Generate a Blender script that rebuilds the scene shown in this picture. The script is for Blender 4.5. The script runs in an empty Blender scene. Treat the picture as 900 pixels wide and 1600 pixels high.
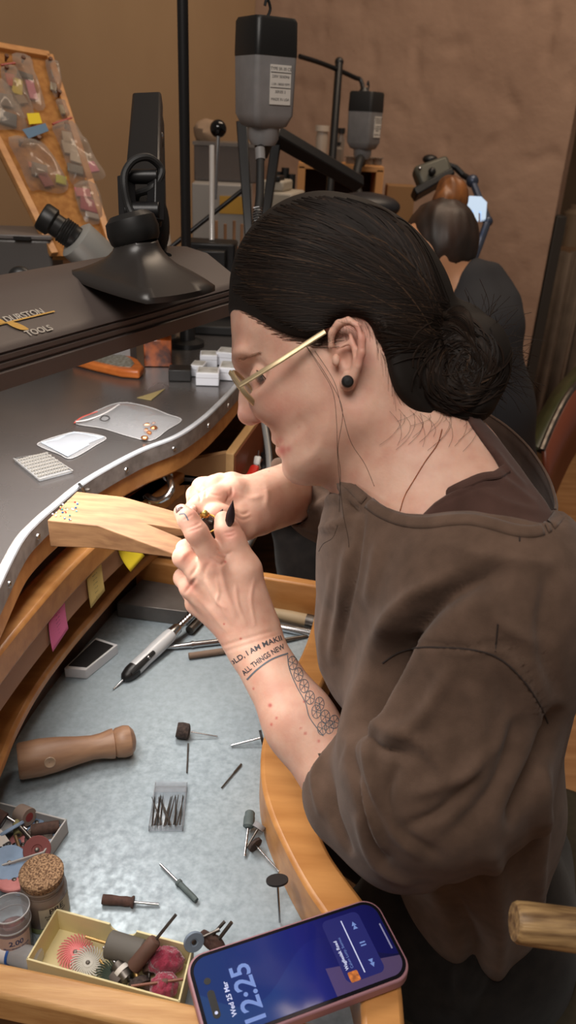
import bpy, bmesh, math, random
import numpy as np
from mathutils import Vector, Matrix, Quaternion
from mathutils.bvhtree import BVHTree
random.seed(7)
S = bpy.context.scene
COL = S.collection
PI = math.pi
# ------------------------------------------------------------------ camera
FPX = 1200.0
CAMZ = 1.32
cam_d = bpy.data.cameras.new('camera')
cam_d.sensor_fit = 'VERTICAL'; cam_d.sensor_height = 36.0; cam_d.sensor_width = 36.0*9/16
cam_d.lens = 36.0*FPX/1600
cam_d.clip_start = 0.02
cam = bpy.data.objects.new('camera', cam_d); COL.objects.link(cam)
MR = Matrix.Rotation(PI/2-math.radians(27), 4, 'X') @ Matrix.Rotation(math.radians(2.9), 4, 'Z')
cam.matrix_world = Matrix.Translation((0, 0, CAMZ)) @ MR
cam_d.dof.use_dof = True; cam_d.dof.focus_distance = 0.74; cam_d.dof.aperture_fstop = 8.5
S.camera = cam
R3 = MR.to_3x3(); RN = np.array(R3); CN = np.array([0, 0, CAMZ])
# ------------------------------------------------------------------ colour management, world, room lights
S.view_settings.view_transform = 'Standard'; S.view_settings.look = 'None'
S.view_settings.gamma = 1; S.view_settings.use_curve_mapping = False
S.view_settings.exposure = 0.0
S.render.film_transparent = False
S.cycles.use_denoising = True
S.cycles.max_bounces = 8
S.cycles.caustics_reflective = False; S.cycles.caustics_refractive = False
S.cycles.sample_clamp_indirect = 4.0
world = bpy.data.worlds.new('room_air'); S.world = world; world.use_nodes = True
world.node_tree.nodes['Background'].inputs[0].default_value = (1.0, 0.86, 0.74, 1)
world.node_tree.nodes['Background'].inputs[1].default_value = 0.13
def area(name, loc, target, sx, sy, power, col):
    d = bpy.data.lights.new(name, 'AREA'); d.shape = 'RECTANGLE'; d.size = sx; d.size_y = sy
    d.energy = power; d.color = col
    o = bpy.data.objects.new(name, d); COL.objects.link(o); o.location = loc
    o.rotation_euler = (Vector(target)-Vector(loc)).to_track_quat('-Z', 'Y').to_euler()
    return o
area('ceiling_light_back', (0.5, 1.9, 2.75), (0.3, 2.2, 0), 1.2, 0.5, 16, (1.0, 0.78, 0.58))
area('ceiling_light_front', (-0.30, -0.15, 2.4), (-0.05, 0.6, 0.8), 1.0, 0.7, 20, (1.0, 0.93, 0.86))
# ------------------------------------------------------------------ pixel (900x1600 frame) -> place
def ray(px, py): return R3 @ Vector(((px-450)/FPX, -(py-800)/FPX, -1.0))
def W(px, py, d): return Vector((0, 0, CAMZ)) + ray(px, py)*d
def Z(px, py, z):
    r = ray(px, py); return Vector((0, 0, CAMZ)) + r*((z-CAMZ)/r.z)
def Yp(px, py, y):
    r = ray(px, py); return Vector((0, 0, CAMZ)) + r*(y/r.y)
def XY(px, py, z):
    p = Z(px, py, z); return (p.x, p.y)
# ------------------------------------------------------------------ materials
def lin(c):
    return tuple((x/255/12.92 if x/255 <= 0.04045 else ((x/255+0.055)/1.055)**2.4) for x in c) + (1.0,)
MATS = {}
def mat(name, rgb, rough=0.5, metal=0.0, rgb2=None, nscale=20.0, stretch=(1, 1, 1), bump=0.0, bscale=None, bdist=0.001,
        spec=None, alpha=None, trans=0.0, emit=0.0, emitc=None, sss=0.0, sheen=0.0, coat=0.0, detail=4.0, lo=0.35, hi=0.65, rvar=0.0, ior=None):
    if name in MATS: return MATS[name]
    m = bpy.data.materials.new(name); m.use_nodes = True
    nt = m.node_tree; N = nt.nodes; L = nt.links; b = N['Principled BSDF']
    c1 = lin(rgb)
    b.inputs['Base Color'].default_value = c1
    b.inputs['Roughness'].default_value = rough; b.inputs['Metallic'].default_value = metal
    if spec is not None: b.inputs['Specular IOR Level'].default_value = spec
    if trans: b.inputs['Transmission Weight'].default_value = trans
    if ior: b.inputs['IOR'].default_value = ior
    if alpha is not None: b.inputs['Alpha'].default_value = alpha
    if sss:
        b.inputs['Subsurface Weight'].default_value = sss
        b.inputs['Subsurface Radius'].default_value = (1.0, 0.35, 0.2); b.inputs['Subsurface Scale'].default_value = 0.004
    if sheen: b.inputs['Sheen Weight'].default_value = sheen; b.inputs['Sheen Roughness'].default_value = 0.5
    if coat: b.inputs['Coat Weight'].default_value = coat; b.inputs['Coat Roughness'].default_value = 0.12
    if emit:
        b.inputs['Emission Color'].default_value = lin(emitc or rgb); b.inputs['Emission Strength'].default_value = emit
    if rgb2 is not None or bump or rvar:
        tc = N.new('ShaderNodeTexCoord'); mp = N.new('ShaderNodeMapping'); mp.inputs['Scale'].default_value = stretch
        L.new(tc.outputs['Object'], mp.inputs['Vector'])
        no = N.new('ShaderNodeTexNoise'); no.inputs['Scale'].default_value = nscale; no.inputs['Detail'].default_value = detail
        L.new(mp.outputs[0], no.inputs['Vector'])
        if rgb2 is not None:
            r = N.new('ShaderNodeValToRGB'); r.color_ramp.elements[0].color = c1; r.color_ramp.elements[1].color = lin(rgb2)
            r.color_ramp.elements[0].position = lo; r.color_ramp.elements[1].position = hi
            L.new(no.outputs['Fac'], r.inputs[0]); L.new(r.outputs[0], b.inputs['Base Color'])
        if rvar:
            mr = N.new('ShaderNodeMapRange'); mr.inputs['From Min'].default_value = .3; mr.inputs['From Max'].default_value = .7
            mr.inputs['To Min'].default_value = max(0.02, rough-rvar); mr.inputs['To Max'].default_value = rough+rvar
            L.new(no.outputs['Fac'], mr.inputs[0]); L.new(mr.outputs[0], b.inputs['Roughness'])
        if bump:
            n2 = N.new('ShaderNodeTexNoise'); n2.inputs['Scale'].default_value = bscale or nscale; n2.inputs['Detail'].default_value = 5
            L.new(mp.outputs[0], n2.inputs['Vector'])
            bp = N.new('ShaderNodeBump'); bp.inputs['Strength'].default_value = bump; bp.inputs['Distance'].default_value = bdist
            L.new(n2.outputs['Fac'], bp.inputs['Height']); L.new(bp.outputs[0], b.inputs['Normal'])
    MATS[name] = m
    return m
# ------------------------------------------------------------------ mesh builder
def ortho(d):
    d = Vector(d).normalized(); up = Vector((0, 0, 1)) if abs(d.z) < 0.9 else Vector((1, 0, 0))
    x = up.cross(d).normalized(); y = d.cross(x).normalized(); return x, y, d
def catmull(pts, n=6, closed=False):
    P = [Vector(p) for p in pts]; out = []; m = len(P)
    rng = m if closed else m-1
    for i in range(rng):
        g = (lambda k: P[k % m]) if closed else (lambda k: P[max(0, min(m-1, k))])
        p0, p1, p2, p3 = g(i-1), g(i), g(i+1), g(i+2)
        for j in range(n):
            t = j/n
            out.append(0.5*((2*p1)+(p2-p0)*t+(2*p0-5*p1+4*p2-p3)*t*t+(3*p1-p0-3*p2+p3)*t**3))
    if not closed: out.append(P[-1].copy())
    return out
class MB:
    def __init__(s): s.v = []; s.f = []
    def add(s, vs, fs):
        o = len(s.v); s.v += [tuple(v) for v in vs]; s.f += [tuple(i+o for i in f) for f in fs]; return s
    def box(s, c, size, rot=None):
        c = Vector(c); vs = []
        for z in (-.5, .5):
            for y in (-.5, .5):
                for x in (-.5, .5):
                    p = Vector((x*size[0], y*size[1], z*size[2]))
                    if rot is not None: p = rot @ p
                    vs.append(c+p)
        return s.add(vs, [(0, 2, 3, 1), (4, 5, 7, 6), (0, 1, 5, 4), (2, 6, 7, 3), (0, 4, 6, 2), (1, 3, 7, 5)])
    def prism(s, poly, z0, z1, M=None):
        n = len(poly); M = M or Matrix.Identity(4)
        a = sum(poly[i][0]*poly[(i+1) % n][1]-poly[(i+1) % n][0]*poly[i][1] for i in range(n))
        if a < 0: poly = poly[::-1]
        vs = [M @ Vector((p[0], p[1], z0)) for p in poly]+[M @ Vector((p[0], p[1], z1)) for p in poly]
        fs = [tuple(range(n))[::-1], tuple(range(n, 2*n))]+[(i, (i+1) % n, n+(i+1) % n, n+i) for i in range(n)]
        return s.add(vs, fs)
    def strip(s, A, B, z0, z1):   # solid between two plan curves
        n = len(A); vs = []
        for a, b in zip(A, B):
            vs += [(a[0], a[1], z0), (b[0], b[1], z0), (b[0], b[1], z1), (a[0], a[1], z1)]
        fs = []
        for i in range(n-1):
            k = 4*i
            for j in range(4): fs.append((k+j, k+(j+1) % 4, k+4+(j+1) % 4, k+4+j))
        fs += [(0, 3, 2, 1), (4*n-4, 4*n-3, 4*n-2, 4*n-1)]
        return s.add(vs, fs)
    def tube(s, pts, r, n=10, caps=True, flat=1.0, up=None):
        P = [Vector(p) for p in pts]; m = len(P)
        rr = r if isinstance(r, (list, tuple)) else [r]*m
        vs = []; fs = []; px = None
        for i in range(m):
            d = (P[min(i+1, m-1)]-P[max(i-1, 0)])
            d = d.normalized() if d.length > 1e-9 else Vector((0, 0, 1))
            if px is None:
                if up is not None:
                    y = Vector(up); y = (y-d*y.dot(d)).normalized(); x = y.cross(d).normalized()
                else: x, y, _ = ortho(d)
            else:
                x = (px-d*px.dot(d)); x = x.normalized() if x.length > 1e-6 else ortho(d)[0]; y = d.cross(x).normalized()
            px = x
            for k in range(n):
                a = 2*PI*k/n; vs.append(P[i]+x*math.cos(a)*rr[i]+y*math.sin(a)*rr[i]*flat)
        for i in range(m-1):
            for k in range(n):
                fs.append((i*n+k, i*n+(k+1) % n, (i+1)*n+(k+1) % n, (i+1)*n+k))
        if caps: fs += [tuple(range(n))[::-1], tuple((m-1)*n+k for k in range(n))]
        return s.add(vs, fs)
    def lathe(s, prof, base=(0, 0, 0), axis=(0, 0, 1), n=32, close=False):   # prof = [(r, h)]
        x, y, d = ortho(axis); base = Vector(base); m = len(prof); vs = []; fs = []
        for r, h in prof:
            r = max(r, 1e-5)
            for k in range(n):
                a = 2*PI*k/n; vs.append(base+d*h+x*math.cos(a)*r+y*math.sin(a)*r)
        for i in range(m-1 if not close else m):
            j = (i+1) % m
            for k in range(n): fs.append((i*n+k, i*n+(k+1) % n, j*n+(k+1) % n, j*n+k))
        return s.add(vs, fs)
    def cyl(s, p0, p1, r0, r1=None, n=20):
        p0 = Vector(p0); p1 = Vector(p1); L = (p1-p0).length
        return s.lathe([(0, 0), (r0, 0), (r1 if r1 is not None else r0, L), (0, L)], p0, p1-p0, n)
    def ball(s, c, r, rot=None, n=20, m=12):
        if not isinstance(r, (list, tuple)): r = (r, r, r)
        vs = []; fs = []; c = Vector(c)
        for i in range(m+1):
            t = PI*i/m
            for k in range(n):
                a = 2*PI*k/n; p = Vector((r[0]*math.sin(t)*math.cos(a), r[1]*math.sin(t)*math.sin(a), -r[2]*math.cos(t)))
                if rot is not None: p = rot @ p
                vs.append(c+p)
        for i in range(m):
            for k in range(n): fs.append((i*n+k, i*n+(k+1) % n, (i+1)*n+(k+1) % n, (i+1)*n+k))
        return s.add(vs, fs)
    def tri(s, vs, fs): return s.add(vs, fs)
    def build(s, name, m, parent=None, bevel=0.0, smooth=35, world=True, seg=2, sub=0, solid=0):
        me = bpy.data.meshes.new(name)
        me.from_pydata([tuple(v) for v in s.v], [], [list(f) for f in s.f]); me.update()
        bm = bmesh.new(); bm.from_mesh(me)
        bmesh.ops.remove_doubles(bm, verts=bm.verts, dist=2e-6)
        bmesh.ops.recalc_face_normals(bm, faces=bm.faces); bm.to_mesh(me); bm.free()
        me.materials.append(m)
        if smooth:
            me.polygons.foreach_set('use_smooth', [True]*len(me.polygons)); me.set_sharp_from_angle(angle=math.radians(smooth))
        o = bpy.data.objects.new(name, me); COL.objects.link(o)
        if parent is not None:
            if world:
                bpy_m = parent.matrix_world if parent.parent is None else (parent.parent.matrix_world @ parent.matrix_basis)
                me.transform(WM(parent).inverted())
            o.parent = parent
        if solid:
            d = o.modifiers.new('thick', 'SOLIDIFY'); d.thickness = solid
        if bevel:
            d = o.modifiers.new('round', 'BEVEL'); d.width = bevel; d.segments = seg; d.limit_method = 'ANGLE'; d.angle_limit = math.radians(40)
        if sub:
            d = o.modifiers.new('fine', 'SUBSURF'); d.levels = sub; d.render_levels = sub
        return o
def WM(o):
    m = o.matrix_basis.copy()
    while o.parent is not None:
        o = o.parent; m = o.matrix_basis @ m
    return m
def tag(o, label=None, cat=None, group=None, kind=None):
    if label: o['label'] = label
    if cat: o['category'] = cat
    if group: o['group'] = group
    if kind: o['kind'] = kind
    return o
def thing(name, label, cat, loc=(0, 0, 0), rot=None, group=None):
    o = bpy.data.objects.new(name, None); COL.objects.link(o); o.empty_display_size = 0.02
    o.location = loc
    if rot is not None:
        if isinstance(rot, Matrix): o.rotation_euler = rot.to_3x3().to_euler()
        else: o.rotation_euler = rot
    return tag(o, label, cat, group)
def copy_tree(o, parent=None):
    c = o.copy(); COL.objects.link(c); c.parent = parent
    for ch in [x for x in o.children]: copy_tree(ch, c)
    return c
def struct(o, label=None): o['kind'] = 'structure'; return o
def frame(o, x, z):   # rotation matrix with x axis and approx z axis
    x = Vector(x).normalized(); z = Vector(z); z = (z-x*z.dot(x)).normalized(); y = z.cross(x)
    return Matrix(((x.x, y.x, z.x), (x.y, y.y, z.y), (x.z, y.z, z.z)))
def text_mb(body, size, thick=0.0, align='CENTER', fontbold=0.0, res=3):
    cu = bpy.data.curves.new('lettering', 'FONT'); cu.body = body; cu.size = size; cu.extrude = thick
    cu.align_x = align; cu.align_y = 'CENTER'; cu.offset = fontbold; cu.resolution_u = res
    o = bpy.data.objects.new('lettering', cu); COL.objects.link(o)
    dg = bpy.context.evaluated_depsgraph_get(); me = bpy.data.meshes.new_from_object(o.evaluated_get(dg))
    mb = MB(); mb.add([v.co.copy() for v in me.vertices], [tuple(p.vertices) for p in me.polygons])
    bpy.data.objects.remove(o); bpy.data.meshes.remove(me)
    return mb
def xf(mb, M):
    mb.v = [tuple(M @ Vector(v)) for v in mb.v]; return mb
# ------------------------------------------------------------------ palette
OAK = mat('honey_wood', (200, 142, 82), .42, rgb2=(178, 120, 64), nscale=9, stretch=(1, 6, 6), bump=.15, bscale=60, bdist=.0006)
OAKL = mat('front_rail_wood', (205, 158, 102), .5, rgb2=(182, 132, 78), nscale=14, stretch=(1, 9, 9), bump=.4, bscale=50, bdist=.0008)
PINW = mat('pale_beech', (150, 112, 76), .65, rgb2=(124, 88, 58), nscale=12, stretch=(2, 12, 12), bump=.3, bscale=80, bdist=.0006)
PLY = mat('pale_plywood', (214, 176, 124), .6, rgb2=(194, 152, 100), nscale=8, stretch=(6, 1, 6))
BROWNP = mat('brown_painted_panel', (172, 128, 94), .6, rgb2=(156, 114, 82), nscale=5)
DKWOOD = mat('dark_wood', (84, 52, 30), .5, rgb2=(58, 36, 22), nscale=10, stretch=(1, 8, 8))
SHEET = mat('worn_steel_sheet', (120, 116, 115), .24, .7, rgb2=(106, 102, 101), nscale=7, detail=8, rvar=.1, bump=.05, bscale=300, bdist=.0003)
GALV = mat('galvanised_tray_steel', (172, 186, 194), .5, .3, rgb2=(148, 161, 169), nscale=160, detail=6, rvar=.1, bump=.1, bscale=500, bdist=.0003, lo=.3, hi=.7)
TRIM = mat('aluminium_trim', (190, 194, 200), .45, .5, rgb2=(172, 176, 182), nscale=25)
STEEL = mat('polished_steel', (190, 190, 192), .22, 1.0)
STEELD = mat('dull_steel', (120, 114, 108), .38, .9, rgb2=(88, 82, 78), nscale=60)
BLK = mat('black_plastic', (22, 21, 21), .42)
BLKM = mat('black_metal', (30, 29, 30), .38, .3)
BLKR = mat('black_rubber', (26, 25, 25), .6)
GREYP = mat('grey_plastic', (136, 133, 133), .5, rgb2=(126, 124, 124), nscale=40)
WHITE = mat('white_card', (225, 225, 228), .5)
LBL = mat('white_label', (214, 208, 200), .6)
INK = mat('dark_ink', (40, 36, 36), .7)
def clear(name, tint=(235, 238, 242), a=.1, rough=.1, base=(225, 228, 232), fres=.35):
    m = bpy.data.materials.new(name); m.use_nodes = True; nt = m.node_tree; N = nt.nodes; L = nt.links
    b = N['Principled BSDF']; b.inputs['Base Color'].default_value = lin(base); b.inputs['Roughness'].default_value = rough
    b.inputs['Specular IOR Level'].default_value = 1.0
    t = N.new('ShaderNodeBsdfTransparent'); t.inputs[0].default_value = lin(tint)
    lw = N.new('ShaderNodeLayerWeight'); lw.inputs[0].default_value = fres
    ma = N.new('ShaderNodeMath'); ma.operation = 'MULTIPLY_ADD'; ma.inputs[1].default_value = 0.55; ma.inputs[2].default_value = a; ma.use_clamp = True
    L.new(lw.outputs['Facing'], ma.inputs[0])
    mx = N.new('ShaderNodeMixShader'); L.new(ma.outputs[0], mx.inputs[0]); L.new(t.outputs[0], mx.inputs[1]); L.new(b.outputs[0], mx.inputs[2])
    L.new(mx.outputs[0], N['Material Output'].inputs['Surface']); MATS[name] = m
    return m
CLEAR = clear('clear_plastic', (248, 249, 250), .05, .08, (200, 202, 206), .3); FILM = clear('clear_film', (244, 244, 245), .16, .12, (170, 170, 172), .3)
# ================================================================== ROOM
PLASTER = mat('brown_plaster', (172, 142, 122), .9, rgb2=(156, 127, 108), nscale=2.2, bump=.55, bscale=5.5, bdist=.03)
PLASTERL = mat('tan_plaster', (176, 146, 112), .9, rgb2=(162, 132, 100), nscale=2.0, stretch=(1, 1, .5), bump=.25, bscale=4, bdist=.02)
wc = W(398, 100, 2.95); wl = W(-260, 200, 2.15); wr = W(884, 250, 2.6)
wre = Vector((wr.x, wr.y, 0))
def wall(name, a, b, m, z1=3.0, t=.1, sgn=1):
    a = Vector((a.x, a.y, 0)); b = Vector((b.x, b.y, 0)); d = (b-a).normalized(); n = Vector((-d.y, d.x, 0))*sgn*t
    mb = MB(); mb.prism([(a.x, a.y), (b.x, b.y), (b.x+n.x, b.y+n.y), (a.x+n.x, a.y+n.y)], 0, z1)
    return struct(mb.build(name, m, smooth=0))
wall('wall_left', wl, wc, PLASTERL)
# right wall gets real lumps pressed by hand into the plaster
def lumpy(name, a, b, m, nx, nz, z1=3.0):
    a = Vector((a.x, a.y, 0)); b = Vector((b.x, b.y, 0)); d = b-a; n = Vector((d.y, -d.x, 0)).normalized()
    from mathutils import noise
    vs = []; fs = []
    for k in range(nz+1):
        for i in range(nx+1):
            u = i/nx; z = z1*k/nz; p = a+d*u+Vector((0, 0, z))
            h = noise.noise(p*3.1)*.010+noise.noise(p*9.0)*.006+max(0, noise.noise(p*15+Vector((4, 2, 1)))-.25)*-.02
            vs.append(p+n*h)
    for k in range(nz):
        for i in range(nx):
            q = k*(nx+1)+i; fs.append((q, q+1, q+nx+2, q+nx+1))
    o = len(vs); bk = [a-n*.1, b-n*.1, b-n*.1+Vector((0, 0, z1)), a-n*.1+Vector((0, 0, z1))]
    fr = [0, nx, len(vs)-1, len(vs)-1-nx]
    vs += bk; fs.append((o+1, o, o+3, o+2))
    for i in range(4):
        j = (i+1) % 4; fs.append((fr[i], o+i, o+j, fr[j]))
    return struct(MB().add(vs, fs).build(name, m, smooth=60))
lumpy('wall_right', wc, wr, PLASTER, 150, 170)
FLOORM = mat('orange_floorboards', (206, 154, 106), .45, rgb2=(182, 130, 84), nscale=5, stretch=(1, 8, 1))
fl = MB().prism([(-2.5, -1.2), (4.2, -1.2), (4.2, 5.2), (-2.5, 5.2)], -.05, 0).build('floor', FLOORM, smooth=0); struct(fl)
# beyond the end of the plaster wall
DARKT = mat('dark_door_frame', (46, 42, 38), .6)
e2 = W(880, 400, 2.62)
ftz = W(866, 340, 2.62).z
tr = MB().box((wr.x+.022, wr.y+.02, ftz/2), (.036, .06, ftz)).build('trim_1', DARKT, bevel=.003); struct(tr)
BACKW = mat('far_room_wall', (120, 98, 76), .9, rgb2=(98, 80, 62), nscale=3)
bwl = MB().prism([(wr.x-.3, 3.9), (4.2, 3.9), (4.2, 4.0), (wr.x-.3, 4.0)], 0, 3).build('wall_far', BACKW, smooth=0); struct(bwl)
# ================================================================== BENCH
edge_px = [(-330, 1280), (-60, 1040), (-25, 975), (0, 921), (35, 850), (62, 818), (95, 789), (130, 760), (170, 735), (225, 706), (280, 684), (320, 657), (348, 631), (372, 605), (392, 580), (420, 552), (470, 530), (560, 512)]
edge = catmull([Z(x, y, .95) for x, y in edge_px], 6)
E2 = [(p.x, p.y) for p in edge]
def offs(pl, d):
    out = []
    for i, p in enumerate(pl):
        a = Vector(pl[max(0, i-1)]); b = Vector(pl[min(len(pl)-1, i+1)]); t = (b-a).normalized(); n = Vector((t.y, -t.x))
        out.append((p[0]+n.x*d, p[1]+n.y*d))
    return out
back = [(E2[-1][0]+.02, 1.62), (-1.15, 1.62), (-1.15, E2[0][1])]
bench = thing('jewellers_bench', 'curved wooden jeweller bench with grey metal worktop and shiny edge strip', 'workbench', (-.5, 1.1, 0))
MB().prism(offs(E2, -.003)+back, .902, .9475).build('wood_slab', OAK, bench, bevel=.003)
MB().prism(offs(E2, -.005)+back, .9475, .9495).build('metal_sheet', SHEET, bench)
tr = MB().strip(offs(E2, -.0012), E2, .929, .9505); tr.strip(offs(E2, -.010), E2, .9493, .9509)
tr.build('edge_trim', mat('dull_aluminium', (158, 152, 148), .5, .45, rgb2=(128, 122, 118), nscale=60), bench, bevel=.0005)
MB().tube([Vector((p[0], p[1], .9508)) for p in offs(E2, -.004)], .0042, 10, flat=.7).build('trim_bead', TRIM, bench)
L = 0; scr = [0]
for i in range(1, len(E2)):
    L += (Vector(E2[i])-Vector(E2[i-1])).length
    if L > .085:
        L = 0; a = Vector(E2[i-1]); b = Vector(E2[i]); t = (b-a).normalized(); n = Vector((t.y, -t.x, 0))
        if i < len(E2)-14:
            c = Vector((b.x, b.y, .9385))
            MB().lathe([(0, 0), (.0036, 0), (.0032, .0013), (.0012, .0019), (0, .0019)], c, n, 14).build('screw', STEEL, bench)
DKSHEET = mat('dark_tray_lining', (136, 140, 146), .4, .5, rgb2=(112, 116, 122), nscale=10)
for lx, ly in ((-1.1, 1.55), (-.25, 1.55), (-1.1, .62)):
    MB().box((lx, ly, .457), (.07, .07, .915)).build('leg', OAK, bench, bevel=.004)
# upper pull-out with the sticky notes
ax = [(-70, 1190), (0, 1122), (60, 1050), (120, 985), (180, 921), (235, 868), (300, 815)]
ao = catmull([Z(x, y, .872) for x, y in [(-70, 1114), (0, 1020), (50, 958), (115, 884), (170, 832), (220, 790), (290, 738)]], 5)
AO = [(p.x, p.y) for p in ao]
up = thing('shallow_bench_drawer', 'shallow metal lined drawer with thick honey wood front under the worktop edge', 'drawer', (-.35, .75, 0))
inn = offs(AO, -.030)
MB().strip(inn, AO, .838, .872).build('front_rail', OAK, up, bevel=.004)
pn = MB().strip(offs(AO, -.014), offs(AO, -.006), .806, .838); pn.build('front_panel', BROWNP, up)
lin_p = inn+[(-.10, .98), (-.6, 1.0), (-.6, .6)]
MB().prism(lin_p, .860, .866).build('metal_lining', DKSHEET, up)
def note(pxa, pya, w, h, m, label, lines, tilt=0.0, curl=.0):
    # find the nearest place on the panel front
    base = offs(AO, -.0055)
    best = None
    for i in range(len(base)-1):
        p = Vector((base[i][0], base[i][1], .836)); r = (p-Vector((0, 0, CAMZ))); q = R3.transposed() @ r
        X = 450+FPX*q.x/-q.z; Y = 800-FPX*q.y/-q.z
        d = (X-pxa)**2+(Y-pya)**2
        if best is None or d < best[0]: best = (d, i, p)
    _, i, p = best; a = Vector(base[i]); b = Vector(base[i+1]); t = Vector((b.x-a.x, b.y-a.y, 0)).normalized(); n = Vector((t.y, -t.x, 0))
    mb = MB(); nx, nz = 6, 8; vs = []; fs = []
    for k in range(nz+1):
        for j in range(nx+1):
            u = (j/nx-.5)*w; v = -h*k/nz; o = .0012+curl*(k/nz)**2
            vs.append(p+t*(u+v*tilt)+Vector((0, 0, v+u*.12))+n*o)
    for k in range(nz):
        for j in range(nx): q = k*(nx+1)+j; fs.append((q, q+1, q+nx+2, q+nx+1))
    o = MB().add(vs, fs).build('sticky_note', m, solid=.0003)
    tag(o, label, 'note', 'sticky notes on the drawer front')
    tx = MB()
    for k, s in enumerate(lines):
        tm = text_mb(s, h*.085); M = Matrix(((t.x, 0, n.x, p.x+n.x*(.0016+curl*((k+1)/len(lines)*.85)**2)), (t.y, 0, n.y, p.y+n.y*(.0016+curl*((k+1)/len(lines)*.85)**2)), (0, 1, 0, p.z-h*(k+.9)/(len(lines)+.8)), (0, 0, 0, 1)))
        xf(tm, M); tx.add(tm.v, tm.f)
    if lines: tx.build('handwriting', INK, o, smooth=0)
PINK = mat('pink_note', (232, 120, 170), .8); YEL = mat('pale_yellow_note', (222, 196, 120), .8); YEL2 = mat('bright_yellow_note', (226, 200, 40), .8)
note(88, 966, .038, .035, PINK, 'pink sticky note with handwriting on the drawer front, the leftmost note', ['~ ww ~vu', 'nu- mw', 'wm un~', 'v- nmw', 'uw ~m', 'mn w', 'v~u'], .1, .003)
note(147, 897, .034, .040, YEL, 'pale yellow sticky note with handwriting between the pink and bright yellow notes', ['wmn ~v', 'uw m~', 'nv wm', '~m uv', 'wm n', 'vu~w'], .0, .002)
note(196, 850, .036, .034, YEL2, 'bright yellow curled sticky note just under the bench pin', [], -.2, .012)
# ================================================================== PULL-OUT WORK TRAY
tray = thing('pull_out_tray', 'wooden framed pull out tray with grey metal floor below the bench', 'tray', (-.05, .6, 0))
lt = catmull([Z(x, y, .757) for x, y in [(-60, 1330), (0, 1197), (25, 1135), (62, 1068), (110, 1003), (160, 945), (205, 895), (242, 862), (290, 825)]], 5)
LT = [(p.x, p.y) for p in lt]
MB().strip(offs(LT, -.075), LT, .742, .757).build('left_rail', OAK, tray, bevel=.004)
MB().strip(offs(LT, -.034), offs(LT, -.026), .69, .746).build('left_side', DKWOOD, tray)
rt_in = catmull([Z(x, y, .738) for x, y in [(505, 905), (480, 1000), (440, 1080), (412, 1150), (408, 1210), (420, 1265), (448, 1330), (478, 1385), (505, 1425), (540, 1480), (560, 1540), (566, 1610)]], 5)
rt_out = catmull([Z(x, y, .738) for x, y in [(540, 905), (530, 1000), (500, 1080), (478, 1150), (475, 1210), (488, 1265), (512, 1325), (540, 1368), (568, 1405), (600, 1450), (624, 1515), (634, 1610)]], 5)
RI = [(p.x, p.y) for p in rt_in]; RO = [(p.x, p.y) for p in rt_out]
MB().strip(RI, RO, .687, .738).build('right_rail', OAK, tray, bevel=.004)
bk_ = [Z(x, y, .745) for x, y in [(150, 850), (240, 869), (330, 882), (420, 894), (505, 908), (560, 917)]]
BK = [(p.x, p.y) for p in bk_]
MB().strip(BK, offs(BK, .016), .687, .745).build('back_rail', OAK, tray, bevel=.003)
fr = [Z(x, y, .738) for x, y in [(-420, 1410), (-80, 1484), (0, 1503), (100, 1524), (200, 1546), (310, 1570), (420, 1590), (520, 1600), (600, 1600)]]
FR = [(p.x, p.y) for p in fr]
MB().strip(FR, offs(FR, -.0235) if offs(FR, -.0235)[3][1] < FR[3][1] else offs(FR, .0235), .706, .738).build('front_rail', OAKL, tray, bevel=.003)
MB().strip(offs(FR, -.004) if offs(FR, -.0235)[3][1] < FR[3][1] else offs(FR, .004), offs(FR, -.018) if offs(FR, -.0235)[3][1] < FR[3][1] else offs(FR, .018), .62, .706).build('under_panel', DKWOOD, tray)  # dark panel added under the rail to keep the face below it dark
flr = [(FR[0][0]-.25, FR[0][1])]+FR[1:]+[p for p in RO[::-1][4:]]+[(BK[-1][0], BK[-1][1])]+[(BK[0][0], BK[0][1])]+[(LT[0][0]-.2, LT[0][1])]
flp = [(FR[0][0]+.004, FR[0][1]+.002)]+[(p[0], p[1]+.002) for p in FR[2:7]]+[(.08, .335), (.075, .41), (.035, .47), (.005, .55), (-.005, .62), (.02, .72), (.05, .8), (.07, .92), (-.34, .99), (FR[0][0]+.004, .90)]
MB().prism(flp, .682, .69).build('metal_floor', GALV, tray)
MB().box((FR[0][0], (FR[0][1]+.92)/2, .712), (.02, .92-FR[0][1], .052)).build('end_rail', OAK, tray, bevel=.003)
for lx, ly in ((-.3, .5), (.05, .9)):
    MB().box((lx, ly, .34), (.04, .04, .68)).build('support', DKWOOD, tray)
# bench pin
pin = thing('bench_pin', 'pale wooden wedge bench pin with a V notch screwed to the worktop edge', 'bench pin', tuple(Z(110, 810, .95)))
def lerp(a, b, t): return a+(b-a)*t
A = Z(74, 813, .956); B = Z(120, 768, .956); K1 = Z(152, 821, .954); K2 = Z(192, 776, .955); C = Z(302, 807, .944); D = Z(272, 866, .939)
m1 = lerp(D, C, .40); m2 = lerp(D, C, .62); n0 = Z(232, 819, .950)
poly = [(A, .030), (K1, .026), (D, .004), (m1, .0055), (n0, .016), (m2, .0065), (C, .008), (K2, .026), (B, .030)]
vt = [p for p, t in poly]; vb = [Vector((p.x, p.y, p.z-t)) for p, t in poly]; n = len(poly)
faces = [(0, 1, 7, 8), (1, 2, 3, 4), (1, 4, 7), (4, 5, 6, 7)]
fs = [f for f in faces]+[tuple(i+n for i in f[::-1]) for f in faces]+[(i, n+i, n+(i+1) % n, (i+1) % n) for i in range(n)]
MB().add(vt+vb, fs).build('wedge_block', PINW, pin, bevel=.0008, smooth=20)
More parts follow.
